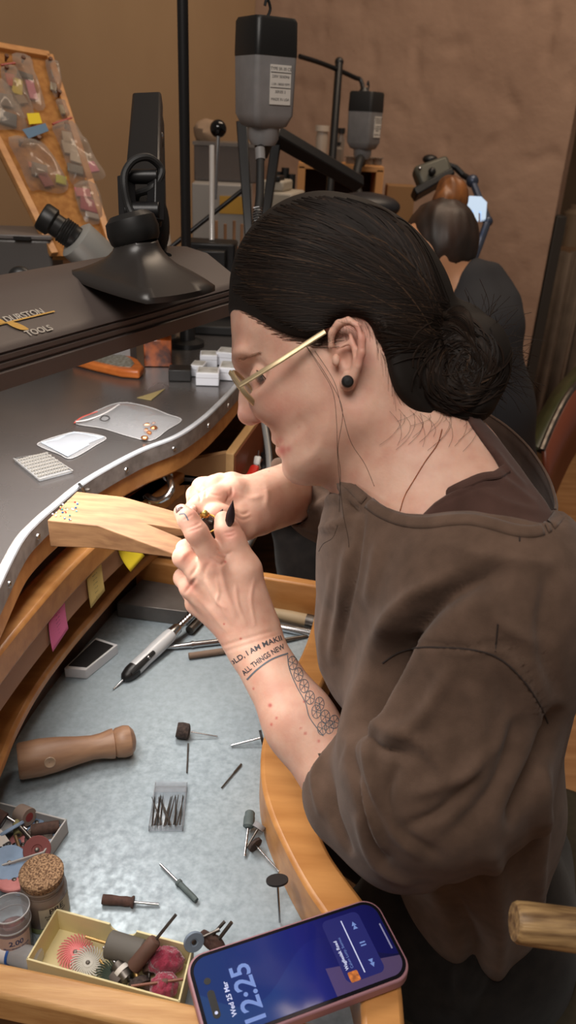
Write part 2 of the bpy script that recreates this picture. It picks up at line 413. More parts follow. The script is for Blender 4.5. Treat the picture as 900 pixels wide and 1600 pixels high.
# ================================================================== BENCH LAMP
lamp = thing('bench_lamp', 'wide black bench lamp with gold and grey lettering hanging over the worktop', 'lamp', (-.3, .9, .95))
LZ = 1.118
pA = Z(0, 612, LZ); pB = Z(364, 492, LZ)
ax = (pB-pA); ax.z = 0; ax.normalize(); bk = Vector((-ax.y, ax.x, 0)); lroll = 0
o0 = pA-ax*.26; LEN = (pB-o0).length+.022
M = Matrix(((ax.x, bk.x, 0, o0.x), (ax.y, bk.y, 0, o0.y), (0, 0, 1, LZ), (0, 0, 0, 1)))
WID = .15
prof = [(0, 0), (-.001, .014), (.0, .0145), (.002, .0155), (.002, .0165), (0, .0175), (0, .021), (.002, .022), (.002, .023), (0, .024), (0, .0275), (.002, .0285), (.002, .0295), (0, .0302), (.0015, .0325), (.004, .0350), (.006, .0362), (.050, .0600), (.080, .0645), (.108, .062), (.132, .055), (.146, .041), (.15, .02), (.15, 0), (.143, 0), (.143, .012), (.007, .012), (.007, 0)]
n = len(prof); vs = []; 
for xx in (0, LEN): vs += [M @ Vector((xx, p[0], p[1])) for p in prof]
fs = [(i, (i+1) % n, n+(i+1) % n, n+i) for i in range(n)]
hb = MB().add(vs, fs)
outer = list(range(0, 24))
hb.f += [tuple(i for i in outer)[::-1], tuple(n+i for i in outer)]
LBODY = mat('matt_black_housing', (84, 74, 70), .5, bump=.2, bscale=900, bdist=.0003)
hb.build('housing', LBODY, lamp, smooth=30)
dm = mat('lamp_diffuser', (255, 250, 240), .5, emit=6.0, emitc=(255, 244, 232))
MB().add([M @ Vector(p) for p in ((.02, .010, .0085), (LEN-.02, .010, .0085), (LEN-.02, .141, .0085), (.02, .141, .0085))], [(0, 3, 2, 1)]).build('diffuser', dm, lamp)
ld = bpy.data.lights.new('lamp_light', 'AREA'); ld.shape = 'RECTANGLE'; ld.size = LEN-.06; ld.size_y = .12; ld.energy = 2.9; ld.color = (1.0, .97, .94)
lo = bpy.data.objects.new('lamp_light', ld); COL.objects.link(lo); lo.parent = lamp
lm = Matrix(((ax.x, bk.x, 0, 0), (ax.y, bk.y, 0, 0), (0, 0, 1, 0), (0, 0, 0, 1)))
c = M @ Vector((LEN/2, .075, .006)); lm.translation = c
lo.matrix_parent_inverse = WM(lamp).inverted(); lo.matrix_basis = lm
# lettering on the sloping front top of the housing
SL = math.atan2(.0238, .044)
def topx(p):
    q = R3.transposed() @ (p-Vector((0, 0, CAMZ))); return Vector((450+FPX*q.x/-q.z, 800-FPX*q.y/-q.z))
def lamptxt(px, py):
    best = None
    for xi in range(0, 240):
        for k in range(16):
            y = .006+.044*k/15; z = .0362+.0238*k/15; d = (topx(M @ Vector((LEN*xi/240, y, z)))-Vector((px, py))).length
            if best is None or d < best[0]: best = (d, LEN*xi/240, y, z)
    _, x0, y0, z0 = best
    return M @ Matrix.Translation((x0, y0, z0+.0010)) @ Matrix.Rotation(SL, 4, 'X')
def fit(mb, T, wpx, hpx):   # printed size: as wide and tall as it stands on the lamp
    o_ = topx(T @ Vector((0, 0, 0))); ux_ = (topx(T @ Vector((.01, 0, 0)))-o_).length/.01; uy_ = (topx(T @ Vector((0, .01, 0)))-o_).length/.01
    xs_ = [v[0] for v in mb.v]; ys_ = [v[1] for v in mb.v]
    return xf(mb, T @ Matrix.Diagonal((wpx/ux_/(max(xs_)-min(xs_)), hpx/uy_/(max(ys_)-min(ys_)), 1, 1)))
LT1 = mat('grey_lettering', (168, 160, 150), .5); GOLD = mat('gold_print', (176, 138, 62), .45, .3)
g = fit(text_mb('DURSTON', .01, .0002, fontbold=.0002), lamptxt(40, 494), 60, 13); g.build('lettering', LT1, lamp, smooth=0)
g2 = fit(text_mb('TOOLS', .01, .0002, fontbold=.0002), lamptxt(62, 517), 40, 12); g2.build('lettering', LT1, lamp, smooth=0)
T3 = lamptxt(8, 507); em = MB()
em.add([(-.03, -.0007, .0003), (.055, -.0007, .0003), (.055, .0009, .0003), (-.03, .0009, .0003)], [(0, 1, 2, 3)])
for sx, rz in ((1, -.62), (1, -.62+PI)):
    ps = [(0, 0)]+[(.020*t, .0042*math.sin(PI*t)**.7) for t in [i/8 for i in range(1, 8)]]+[(.020, 0)]+[(.020*t, -.0042*math.sin(PI*t)**.7) for t in [i/8 for i in range(7, 0, -1)]]
    cr, sr = math.cos(rz), math.sin(rz); em.add([((p[0]*cr-p[1]*sr)*sx*.8, (p[0]*sr+p[1]*cr)*1.1, .0006) for p in ps], [tuple(range(len(ps)))])
xf(em, T3).build('emblem', GOLD, lamp, smooth=0)
# mount: flared cone, ball, fork, arm
mc = M @ Vector((0, .095, .060)); 
def onhouse(px, py, zz=LZ+.062): return Z(px, py, zz)
q = [onhouse(105, 424), onhouse(228, 466), onhouse(336, 446), onhouse(250, 402)]
cen = (q[0]+q[1]+q[2]+q[3])/4; topc = Z(215, 385, LZ+.062+.065)
top = W(212, 374, (R3.transposed() @ (cen-Vector((0, 0, CAMZ)))).z*-1*.985)
vs = []; fs = []; NN = 32; rings = 9
rim = []
for i in range(NN):
    t = i/NN*4; k = int(t); u = t-k; e = lerp(q[k], q[(k+1) % 4], u); cr_ = catmull(q, 8, True)[i]; rim.append(lerp(e, cr_, .45))
cq = cen
for r in range(rings+1):
    s = r/rings; w = (1-s)**2.9; hgt = 1-(1-s)**1.3
    for i in range(NN):
        a = 2*PI*(i-2)/NN+PI*1.0
        d = (rim[i]-cen); dd = d.normalized()
        neck = dd*.021
        rr = neck*(1-w)+d*w
        base = lerp(cen, top, hgt if r else 0); vs.append(base+rr+Vector((0, 0, .0)))
for r in range(rings):
    for i in range(NN): fs.append((r*NN+i, r*NN+(i+1) % NN, (r+1)*NN+(i+1) % NN, (r+1)*NN+i))
fs.append(tuple(rings*NN+i for i in range(NN)))
for i in range(NN): vs.append(rim[i]-Vector((0, 0, .005)))
o = (rings+1)*NN
for i in range(NN): fs.append((i, o+i, o+(i+1) % NN, (i+1) % NN))
fs.append(tuple(o+i for i in range(NN))[::-1])
MB().add(vs, fs).build('swivel_mount', mat('satin_black', (44, 40, 38), .33), lamp, smooth=75)
ud = (top-cen).normalized()
MB().lathe([(0, 0), (.021, 0), (.0235, .004), (.025, .012), (.0235, .022), (.018, .027), (0, .028)], top-ud*.004, ud, 28).build('swivel_ball', BLK, lamp)
dl = (R3.transposed() @ (top-Vector((0, 0, CAMZ)))).z*-1
da = dl+.03
camx = R3 @ Vector((1, 0, 0)); camu = R3 @ Vector((0, 1, 0)); camz = R3 @ Vector((0, 0, 1))
arm = MB()
for (x0, y0, x1, y1, w) in ((200, 350, 197, 275, .009), (243, 345, 244, 275, .009)):
    arm.tube([W(x0, y0, da), W(x1, y1, da)], w, 4, flat=.6)
arm.tube([W(195, 276, da), W(247, 276, da)], .007, 12)
arm.tube([W(196, 330, da), W(250, 330, da)], .009, 12)
arm.build('fork_joint', BLKM, lamp, bevel=.001)
a2 = MB()
def beam(mb, p0, p1, w0, w1, t, side=None):
    d = (p1-p0).normalized(); s = side or (camx-d*camx.dot(d)).normalized(); nn = d.cross(s)
    vs = []
    for p, w in ((p0, w0), (p1, w1)):
        for a, b in ((-1, -1), (1, -1), (1, 1), (-1, 1)): vs.append(p+s*a*w/2+nn*b*t/2)
    mb.add(vs, [(3, 2, 1, 0), (4, 5, 6, 7)]+[(i, (i+1) % 4, 4+(i+1) % 4, 4+i) for i in range(4)])
beam(a2, W(222, 345, da+.02), W(231, 156, da+.16), .038, .034, .02)
a2.build('arm', BLKM, lamp, bevel=.003)
a3 = MB(); beam(a3, W(247, 400, da+.10), W(240, 180, da+.24), .018, .024, .03); beam(a3, W(249, 222, da+.13), W(243, 160, da+.17), .008, .014, .02)
a3.ball(W(248, 352, da+.08), (.012, .012, .030))
a3.build('rear_arm', BLK, lamp, bevel=.003)
MB().ball(W(249, 212, da+.12), .005).build('bolt', STEEL, lamp)
lp = catmull([W(207, 336, da-.01), W(200, 320, da-.01), W(194, 290, da-.015), W(196, 268, da-.015), (W(210, 250, da-.015)), W(232, 246, da-.01), W(251, 262, da), W(250, 278, da), W(236, 295, da), W(216, 302, da+.01), W(212, 312, da+.02)], 5)
MB().tube(lp, .0038, 10).build('cable', BLKR, lamp)
MB().tube([W(247, 400, da+.10), W(250, 470, da+.1), Z(262, 500, .95)], .016, 12).build('stand', BLKM, lamp)
# ================================================================== SMOOTH BODY MODELLER (distance field -> one mesh)
def C(px, py, d): return np.array([(px-450)/FPX*d, -(py-800)/FPX*d, -d])
class Vol:
    def __init__(s, lo, hi, h):
        s.lo = np.array(lo, float); s.h = h
        s.n = np.ceil((np.array(hi)-s.lo)/h).astype(int)+1
        s.ax = [(s.lo[i]+h*np.arange(s.n[i])).astype(np.float32) for i in range(3)]
        s.D = np.full(s.n, .05, np.float32)
    def sub(s, lo, hi):
        sl = []; ax = []
        for i in range(3):
            a = max(0, int((lo[i]-s.lo[i])/s.h)); b = min(s.n[i], int((hi[i]-s.lo[i])/s.h)+2)
            if b <= a: return None
            sl.append(slice(a, b)); sh = [1, 1, 1]; sh[i] = -1; ax.append(s.ax[i][a:b].reshape(sh))
        return tuple(sl), ax
    def mix(s, sl, d, k, op):
        A = s.D[sl]
        if op == 'add': m = np.minimum(A, d); h = np.maximum(k-np.abs(A-d), 0); s.D[sl] = m-h*h/(4*k)
        else: m = np.maximum(A, -d); h = np.maximum(k-np.abs(A+d), 0); s.D[sl] = m+h*h/(4*k)
    def cone(s, a, b, ra, rb=None, k=.008, op='add', sc=(1, 1, 1)):
        rb = ra if rb is None else rb; a = np.array(a, float); b = np.array(b, float); sc = np.array(sc, float)
        R = max(ra, rb)*np.max(1/sc)+k+.012
        r = s.sub(np.minimum(a, b)-R, np.maximum(a, b)+R)
        if r is None: return s
        sl, (X, Y, Z_) = r
        ab = (b-a)*sc; L2 = max(float(ab@ab), 1e-12)
        x, y, z = (X-a[0])*sc[0], (Y-a[1])*sc[1], (Z_-a[2])*sc[2]
        t = np.clip((x*ab[0]+y*ab[1]+z*ab[2])/L2, 0, 1)
        d = np.sqrt((x-t*ab[0])**2+(y-t*ab[1])**2+(z-t*ab[2])**2)-(ra+(rb-ra)*t)
        s.mix(sl, d.astype(np.float32), k, op); return s
    def chain(s, pts, rs, k=.008, op='add'):
        for i in range(len(pts)-1): s.cone(pts[i], pts[i+1], rs[i], rs[i+1], k, op)
        return s
    def ell(s, c, r, k=.008, op='add', M=None):
        c = np.array(c, float); r = np.array(r, float); R = r.max()+k+.012
        q = s.sub(c-R, c+R)
        if q is None: return s
        sl, (X, Y, Z_) = q; x, y, z = X-c[0], Y-c[1], Z_-c[2]
        if M is not None:   # rows of M = local axes
            M = np.array(M, float); x, y, z = (M[i][0]*x+M[i][1]*y+M[i][2]*z for i in range(3))
        k0 = np.sqrt((x/r[0])**2+(y/r[1])**2+(z/r[2])**2); k1 = np.sqrt((x/r[0]**2)**2+(y/r[1]**2)**2+(z/r[2]**2)**2)
        s.mix(sl, (k0*(k0-1)/np.maximum(k1, 1e-6)).astype(np.float32), k, op); return s
    def inter(s, d, k=.004):   # intersect whole volume with field d
        h = np.maximum(k-np.abs(s.D-d), 0); s.D = (np.maximum(s.D, d)+h*h/(4*k)).astype(np.float32); return s
    def mesh(s):
        D = s.D; D[0] = D[-1] = .05; D[:, 0] = D[:, -1] = .05; D[:, :, 0] = D[:, :, -1] = .05
        S_ = D < 0; n = D.shape
        c8 = [S_[i:n[0]-1+i, j:n[1]-1+j, k:n[2]-1+k] for i in (0, 1) for j in (0, 1) for k in (0, 1)]
        any_ = np.logical_or.reduce(c8); all_ = np.logical_and.reduce(c8); act = any_ & ~all_
        idx = np.full(act.shape, -1, np.int64); I = np.argwhere(act); idx[act] = np.arange(len(I))
        acc = np.zeros((len(I), 3)); cnt = np.zeros(len(I))
        cor = [np.array(o) for o in ((0, 0, 0), (0, 0, 1), (0, 1, 0), (0, 1, 1), (1, 0, 0), (1, 0, 1), (1, 1, 0), (1, 1, 1))]
        val = [D[I[:, 0]+o[0], I[:, 1]+o[1], I[:, 2]+o[2]].astype(float) for o in cor]
        for a in range(8):
            for b in range(a+1, 8):
                if np.abs(cor[a]-cor[b]).sum() != 1: continue
                m = (val[a] < 0) != (val[b] < 0)
                t = val[a][m]/(val[a][m]-val[b][m])
                acc[m] += cor[a]+t[:, None]*(cor[b]-cor[a]); cnt[m] += 1
        V = (I+acc/cnt[:, None])*s.h+s.lo
        F = []
        for ax in range(3):
            u, v = [(1, 2), (2, 0), (0, 1)][ax]
            sl0 = [slice(None)]*3; sl1 = [slice(None)]*3; sl0[ax] = slice(0, -1); sl1[ax] = slice(1, None)
            a = S_[tuple(sl0)]; b = S_[tuple(sl1)]; e = np.argwhere(a != b)
            e = e[(e[:, u] > 0) & (e[:, v] > 0)]
            if not len(e): continue
            du = np.zeros(3, int); du[u] = 1; dv = np.zeros(3, int); dv[v] = 1
            q = [idx[tuple((e-o).T)] for o in (0*du, du, du+dv, dv)]
            q = np.stack(q, 1); fl = a[tuple(e.T)]
            q[~fl] = q[~fl][:, ::-1]; F.append(q)
        F = np.concatenate(F); F = F[(F >= 0).all(1)]
        return V, F
def smooth_mesh(V, F, it=2, lam=.5):
    n = len(V); e = np.concatenate([F[:, [0, 1]], F[:, [1, 2]], F[:, [2, 3]], F[:, [3, 0]]])
    for _ in range(it):
        acc = np.zeros_like(V); c = np.bincount(np.concatenate([e[:, 0], e[:, 1]]), minlength=n)
        for k in range(3):
            acc[:, k] = np.bincount(e[:, 0], V[e[:, 1], k], n)+np.bincount(e[:, 1], V[e[:, 0], k], n)
        V = V+lam*(acc/np.maximum(c, 1)[:, None]-V)
    return V
def vnormals(V, F):
    a = V[F[:, 2]]-V[F[:, 0]]; b = V[F[:, 3]]-V[F[:, 1]]; fn = np.cross(a, b)
    N = np.zeros_like(V)
    for k in range(4):
        for j in range(3): N[:, j] += np.bincount(F[:, k], fn[:, j], len(V))
    return N/np.maximum(np.linalg.norm(N, axis=1), 1e-12)[:, None]
def proj(V): return 450+FPX*V[:, 0]/-V[:, 2], 800-FPX*V[:, 1]/-V[:, 2]
def polydist(px, py, pts):
    best = np.full(len(px), 1e9); tt = np.zeros(len(px)); m = len(pts)-1
    for i in range(m):
        a = np.array(pts[i], float); b = np.array(pts[i+1], float); ab = b-a
        t = np.clip(((px-a[0])*ab[0]+(py-a[1])*ab[1])/(ab@ab), 0, 1)
        d = np.hypot(px-a[0]-t*ab[0], py-a[1]-t*ab[1]); w = d < best
        best[w] = d[w]; tt[w] = (i+t[w])/m
    return best, tt
def folds(V, F, lines, front=True):
    N = vnormals(V, F); px, py = proj(V); vis = np.clip((N[:, 2]+.05)/.45, 0, 1) if front else np.ones(len(V))
    disp = np.zeros(len(V))
    for pts, amp, w in lines:
        P = [tuple(p)[:2] for p in catmull([(q[0], q[1], 0) for q in pts], 5)]
        d, t = polydist(px, py, P); disp += amp*np.exp(-(d/w)**2)*np.sqrt(np.clip(np.sin(PI*np.clip(t*.9+.05, 0, 1)), 0, 1))*vis
    return V+N*disp[:, None]
def polysdf2(X, Y, poly):   # negative inside
    P = np.array(poly, float); n = len(P); d = np.full(np.broadcast(X, Y).shape, 1e9); ins = np.zeros(d.shape, bool)
    for i in range(n):
        a = P[i]; b = P[(i+1) % n]; e = b-a
        t = np.clip(((X-a[0])*e[0]+(Y-a[1])*e[1])/(e@e), 0, 1)
        d = np.minimum(d, np.hypot(X-a[0]-t*e[0], Y-a[1]-t*e[1]))
        cnd = ((a[1] > Y) != (b[1] > Y)); xi = a[0]+(Y-a[1])/(b[1]-a[1]+1e-12)*e[0]
        ins ^= cnd & (X < xi)
    return np.where(ins, -d, d)
def blur2(A, r):
    k = np.exp(-(np.arange(-2*r, 2*r+1)/max(r, 1e-3))**2/1.0); k /= k.sum()
    A = np.apply_along_axis(lambda m: np.convolve(np.pad(m, 2*r, mode='edge'), k, 'valid'), 0, A)
    return np.apply_along_axis(lambda m: np.convolve(np.pad(m, 2*r, mode='edge'), k, 'valid'), 1, A)
def px2(pts, d): return [((x-450)/FPX*d, -(y-800)/FPX*d) for x, y in pts]
def smpoly(pts, n=4): return [tuple(p)[:2] for p in catmull([(x, y, 0) for x, y in pts], n, closed=True)]
def toworld(V): return V@RN.T+CN
def mesh_obj(name, parts, m, parent=None, smooth=True):
    vs = []; fs = []; o = 0
    for V, F in parts: vs.append(V); fs.append(np.asarray(F)+o); o += len(V)
    V = toworld(np.concatenate(vs))
    me = bpy.data.meshes.new(name); me.from_pydata(V.tolist(), [], [tuple(f) for a in fs for f in a.tolist()]); me.update()
    me.polygons.foreach_set('use_smooth', [True]*len(me.polygons)); me.materials.append(m)
    ob = bpy.data.objects.new(name, me); COL.objects.link(ob)
    if parent is not None: me.transform(WM(parent).inverted()); ob.parent = parent
    return ob
def cw(px, py, d): return Vector(toworld(C(px, py, d)[None])[0])
# ================================================================== THE PERSON AT THE BENCH
person = thing('person', 'person in a loose brown sweater and gold glasses bent over the bench pin', 'person', (.24, .62, .0))
def skin_mat():
    m = bpy.data.materials.new('skin'); m.use_nodes = True; nt = m.node_tree; N = nt.nodes; L = nt.links; b = N['Principled BSDF']
    at = N.new('ShaderNodeAttribute'); at.attribute_name = 'tint'
    no = N.new('ShaderNodeTexNoise'); no.inputs['Scale'].default_value = 45; no.inputs['Detail'].default_value = 5
    tc = N.new('ShaderNodeTexCoord'); L.new(tc.outputs['Object'], no.inputs['Vector'])
    r = N.new('ShaderNodeValToRGB'); r.color_ramp.elements[0].color = lin((222, 181, 160)); r.color_ramp.elements[1].color = lin((208, 158, 138))
    r.color_ramp.elements[0].position = .35; r.color_ramp.elements[1].position = .65; L.new(no.outputs['Fac'], r.inputs[0])
    mx = N.new('ShaderNodeMix'); mx.data_type = 'RGBA'; mx.inputs['B'].default_value = lin((196, 110, 100))
    L.new(at.outputs['Fac'], mx.inputs['Factor']); L.new(r.outputs[0], mx.inputs['A']); L.new(mx.outputs['Result'], b.inputs['Base Color'])
    b.inputs['Roughness'].default_value = .5; b.inputs['Subsurface Weight'].default_value = .25
    b.inputs['Subsurface Radius'].default_value = (1, .35, .2); b.inputs['Subsurface Scale'].default_value = .004
    b.inputs['Specular IOR Level'].default_value = .35
    n2 = N.new('ShaderNodeTexNoise'); n2.inputs['Scale'].default_value = 420; n2.inputs['Detail'].default_value = 3; L.new(tc.outputs['Object'], n2.inputs['Vector'])
    bp = N.new('ShaderNodeBump'); bp.inputs['Strength'].default_value = .25; bp.inputs['Distance'].default_value = .0006
    L.new(n2.outputs['Fac'], bp.inputs['Height']); L.new(bp.outputs[0], b.inputs['Normal'])
    return m
SKIN = skin_mat()
HD = .67
# --- head, neck, upper trunk
lo = np.array([-.11, -.13, -.86]); hi = np.array([.30, .30, -.50])
hv = Vol(lo, hi, .0017)
face = smpoly([(363, 450), (360, 478), (361, 508), (363, 533), (368, 554), (380, 574), (392, 598), (404, 626), (413, 645), (420, 666), (425, 680), (432, 690), (440, 697), (443, 708), (452, 718), (453, 729), (461, 742), (482, 750), (506, 750), (530, 741), (560, 722), (620, 700), (665, 640), (690, 580), (697, 520), (686, 445), (650, 385), (600, 350), (540, 333), (470, 340), (412, 374), (376, 416)], 3)
X2, Y2 = np.meshgrid(hv.ax[0], hv.ax[1], indexing='ij')
s2 = -polysdf2(X2, Y2, px2(face, HD)); s2 = blur2(s2, 1)
Wd = .070; Rr = .066
q = (1-np.minimum(s2/Rr, 1))[:, :, None]; zz = (hv.ax[2]+HD)[None, None, :]
hd = ((np.sqrt(q**2+(zz/Wd)**2)-1)*.064).astype(np.float32)
hv.D = np.minimum(hv.D, hd)
K = lambda x, y, d=HD: C(x, y, d)
# brow ridge, cheek, jaw
for sd in (-1, 1):
    dd = lambda l: HD-sd*l
    hv.ell(K(384, 556, dd(.020)), (.011, .006, .020), .012)
    hv.ell(K(426, 622, dd(.036)), (.020, .020, .016), .022)
    hv.ell(K(468, 690, dd(.030)), (.013, .018, .013), .016)
    hv.cone(K(478, 725, dd(.018)), K(560, 655, dd(.056)), .014, .014, .02)
    hv.ell(K(396, 590, dd(.038)), (.010, .008, .012), .014, 'sub')
    hv.ell(K(413, 592, dd(.031)), (.0125, .0125, .0125), .004)           # closed-down eyelid over the eyeball
    hv.ell(K(405, 650, dd(.0105)), (.0088, .0066, .0068), .004)             # nose wing
    hv.chain([K(408, 636, dd(.0165)), K(416, 643, dd(.0175)), K(418, 652, dd(.0165)), K(413, 661, dd(.013))], [.0010, .0016, .0016, .0012], .004, 'sub')
    hv.ell(K(401, 660.5, dd(.0095)), (.0048, .0022, .0034), .0015, 'sub')     # nostril
hv.chain([K(377, 566), K(387, 596), K(389, 625), K(391, 644)], [.0065, .0062, .0075, .0095], .008)
hv.ell(K(390, 648), (.0098, .0088, .0115), .005)
hv.ell(K(466, 730), (.0115, .0115, .015), .012)
# lips
for sd in (-1, 1):
    hv.chain([K(433, 686), K(438, 690, HD-sd*.012), K(449, 694, HD-sd*.022)], [.0044, .0036, .0015], .003)
    hv.chain([K(442, 703), K(446, 704, HD-sd*.011), K(451, 699, HD-sd*.021)], [.0060, .0048, .0015], .003)
hv.chain([K(434, 696, HD), K(442, 697, HD-.012), K(449, 697, HD-.020)], [.0011, .0010, .0003], .0012, 'sub')
# ear (near side)
ED = .598
hv.ell(C(541, 545, ED+.006), (.0115, .0200, .006), .006)
hv.chain([C(x, y, d) for x, y, d in [(523, 556, ED+.002), (517, 540, ED-.002), (518, 520, ED-.006), (529, 506, ED-.010), (544, 502, ED-.013), (558, 511, ED-.015), (565, 530, ED-.016), (565, 552, ED-.015), (559, 572, ED-.012), (551, 590, ED-.008)]], [.0020, .0026, .0030, .0032, .0034, .0034, .0034, .0032, .0032, .0042], .0018)
hv.ell(C(543, 597, ED-.005), (.0066, .0074, .0048), .004)
hv.ell(C(541, 529, ED-.014), (.0078, .0105, .0085), .002, 'sub', M=((.96, -.25, 0), (.25, .96, 0), (0, 0, 1)))
hv.chain([C(547, 522, ED-.007), C(554, 545, ED-.010), C(550, 566, ED-.010), C(539, 580, ED-.008)], [.0018, .0024, .0026, .0022], .002)
hv.chain([C(548, 534, ED-.008), C(536, 541, ED-.006), C(527, 549, ED-.005)], [.0018, .0016, .0012], .002)
hv.ell(C(537, 561, ED-.008), (.0068, .0092, .0110), .002, 'sub')
hv.ell(C(525, 563, ED-.006), (.0034, .0052, .0040), .002)      # tragus
# neck and trunk under the clothes
hv.cone(C(592, 600, .67), C(662, 770, .672), .052, .058, .03)
hv.cone(C(575, 640, .645), C(640, 800, .63), .013, .012, .03)  # neck muscle
hv.cone(C(672, 742, .68), C(790, 900, .60), .047, .05, .03)
hv.cone(C(665, 770, .67), C(655, 880, .68), .062, .062, .05)
hv.cone(C(680, 780, .70), C(700, 880, .80), .055, .06, .03)
hv.cone(C(598, 838, .62), C(660, 815, .60), .010, .010, .03)
Vh, Fh = hv.mesh(); Vh = smooth_mesh(Vh, Fh, 1, .4)
# --- near (left) arm and hand, far (right) arm and hand
def armvol(lo, hi, h=.0012): return Vol(np.array(lo), np.array(hi), h)
lv = armvol([-.12, -.33, -.83], [.10, .02, -.60], .00125)
wr_ = C(393, 1000, .75)
lv.cone(C(560, 1262, .67), C(470, 1130, .705), .034, .0300, .02)
lv.cone(C(470, 1130, .705), wr_, .0300, .0262, .02)
lv.cone(C(398, 1005, .755), C(372, 950, .752), .0245, .0235, .015)
for p, q, ra, rb in ((C(392, 985, .745), C(337, 880, .735), .015, .0125), (C(385, 985, .748), C(313, 895, .744), .015, .0122), (C(375, 985, .755), C(299, 918, .758), .014, .0115), (C(368, 990, .762), C(306, 943, .775), .014, .0105), (C(405, 975, .75), C(384, 890, .742), .0175, .0145), (C(380, 950, .757), C(345, 915, .757), .022, .018)):
    lv.cone(p, q, ra, rb, .012)
lv.chain([C(337, 880, .735), C(307, 832, .722), C(294, 812, .724), C(284, 800, .733)], [.0122, .0103, .0092, .0078], .006)
lv.chain([C(313, 895, .744), C(287, 871, .744), C(290, 858, .762), C(308, 848, .775)], [.0118, .0102, .0090, .0080], .005)
lv.chain([C(299, 918, .758), C(287, 903, .772), C(300, 885, .792), C(318, 880, .795)], [.0112, .0098, .0088, .0075], .004)
lv.chain([C(306, 943, .775), C(298, 925, .792), C(312, 905, .806), C(326, 902, .806)], [.0100, .0088, .0078, .0068], .004)
lv.chain([C(384, 890, .742), C(363, 843, .738), C(354, 826, .738), C(349, 812, .742)], [.0145, .0115, .0105, .0085], .007)
lv.cone(C(345, 893, .745), C(372, 883, .745), .009, .011, .012)
Vl, Fl = lv.mesh(); Vl = smooth_mesh(Vl, Fl, 1, .4)
Vl = folds(Vl, Fl, [
    ([(326, 880), (318, 900), (330, 945)], -.0010, 4), ([(345, 885), (352, 920), (368, 960)], .0014, 4.5), ([(318, 905), (340, 938), (362, 972)], .0013, 4.5), ([(302, 926), (326, 952), (352, 985)], .0010, 4.5),
    ([(338, 905), (342, 925), (340, 940), (352, 950)], .0009, 2.5), ([(368, 915), (372, 945), (384, 975)], .0009, 3), ([(398, 905), (392, 935), (398, 975)], .0008, 3),
    ([(330, 872), (345, 882), (353, 874)], -.0011, 2.0), ([(336, 865), (350, 872), (356, 866)], -.0010, 1.8), ([(340, 858), (352, 866), (362, 862)], -.0010, 1.8),
    ([(292, 826), (303, 822), (312, 817)], -.0007, 1.6), ([(294, 831), (306, 827), (316, 823)], -.0007, 1.6), ([(286, 812), (294, 808), (300, 804)], -.0005, 1.4),
    ([(350, 833), (358, 832), (366, 830)], -.0008, 1.6), ([(352, 838), (360, 838), (368, 834)], -.0006, 1.6), ([(283, 876), (287, 868), (294, 862)], .0012, 4),
    ([(290, 925), (300, 912), (305, 905)], -.0016, 3), ([(298, 900), (306, 888), (308, 878)], -.0016, 3), ([(345, 1010), (385, 998), (430, 985)], -.0006, 3), ([(352, 1018), (390, 1006), (436, 992)], -.0005, 3)])
rv = armvol([-.13, -.04, -.97], [.10, .07, -.74], .0012)
rv.cone(C(505, 769, .905), C(455, 770, .865), .028, .0318, .01)
rv.cone(C(455, 770, .865), C(424, 780, .838), .0318, .0285, .012)
rv.cone(C(424, 780, .838), C(392, 792, .815), .029, .0265, .02)
rv.cone(C(392, 792, .815), C(368, 800, .803), .0265, .021, .02)
rv.chain([C(400, 772, .815), C(366, 768, .797), C(336, 778, .783), C(313, 789, .775), C(300, 797, .772)], [.017, .0135, .0112, .0098, .0086], .007)
rv.chain([C(400, 770, .825), C(362, 757, .812), C(336, 759, .805), C(322, 772, .800)], [.016, .0125, .0108, .009], .005)
rv.chain([C(398, 772, .835), C(345, 757, .826), C(316, 762, .815), C(308, 778, .808)], [.014, .0115, .0105, .009], .005)
rv.chain([C(398, 778, .845), C(336, 766, .838), C(306, 773, .825), C(303, 786, .815)], [.013, .0105, .0095, .008], .005)
rv.chain([C(405, 808, .812), C(382, 820, .795), C(360, 815, .780), C(346, 807, .768), C(336, 803, .762)], [.017, .0150, .0125, .0105, .0098], .008)
Vr, Fr = rv.mesh(); Vr = smooth_mesh(Vr, Fr, 1, .4)
Vr = folds(Vr, Fr, [([(356, 780), (362, 772), (362, 762)], -.0014, 2.2), ([(352, 786), (357, 778), (356, 770)], -.0010, 1.6), ([(370, 798), (380, 803), (388, 800)], -.0012, 2.5), ([(368, 806), (380, 812), (392, 808)], -.001, 2.2),
    ([(415, 765), (418, 775), (416, 790)], .0014, 5), ([(372, 770), (390, 778), (408, 776)], .001, 4), ([(322, 765), (330, 772), (345, 775)], -.0012, 2), ([(318, 760), (322, 768), (321, 776)], -.0014, 2), ([(308, 768), (313, 776), (312, 784)], -.0014, 2)])
Fh_, Fl_, Fr_ = Fh, Fl, Fr
body = mesh_obj('body', [(Vh, Fh_), (Vl, Fl_), (Vr, Fr_)], SKIN, person)
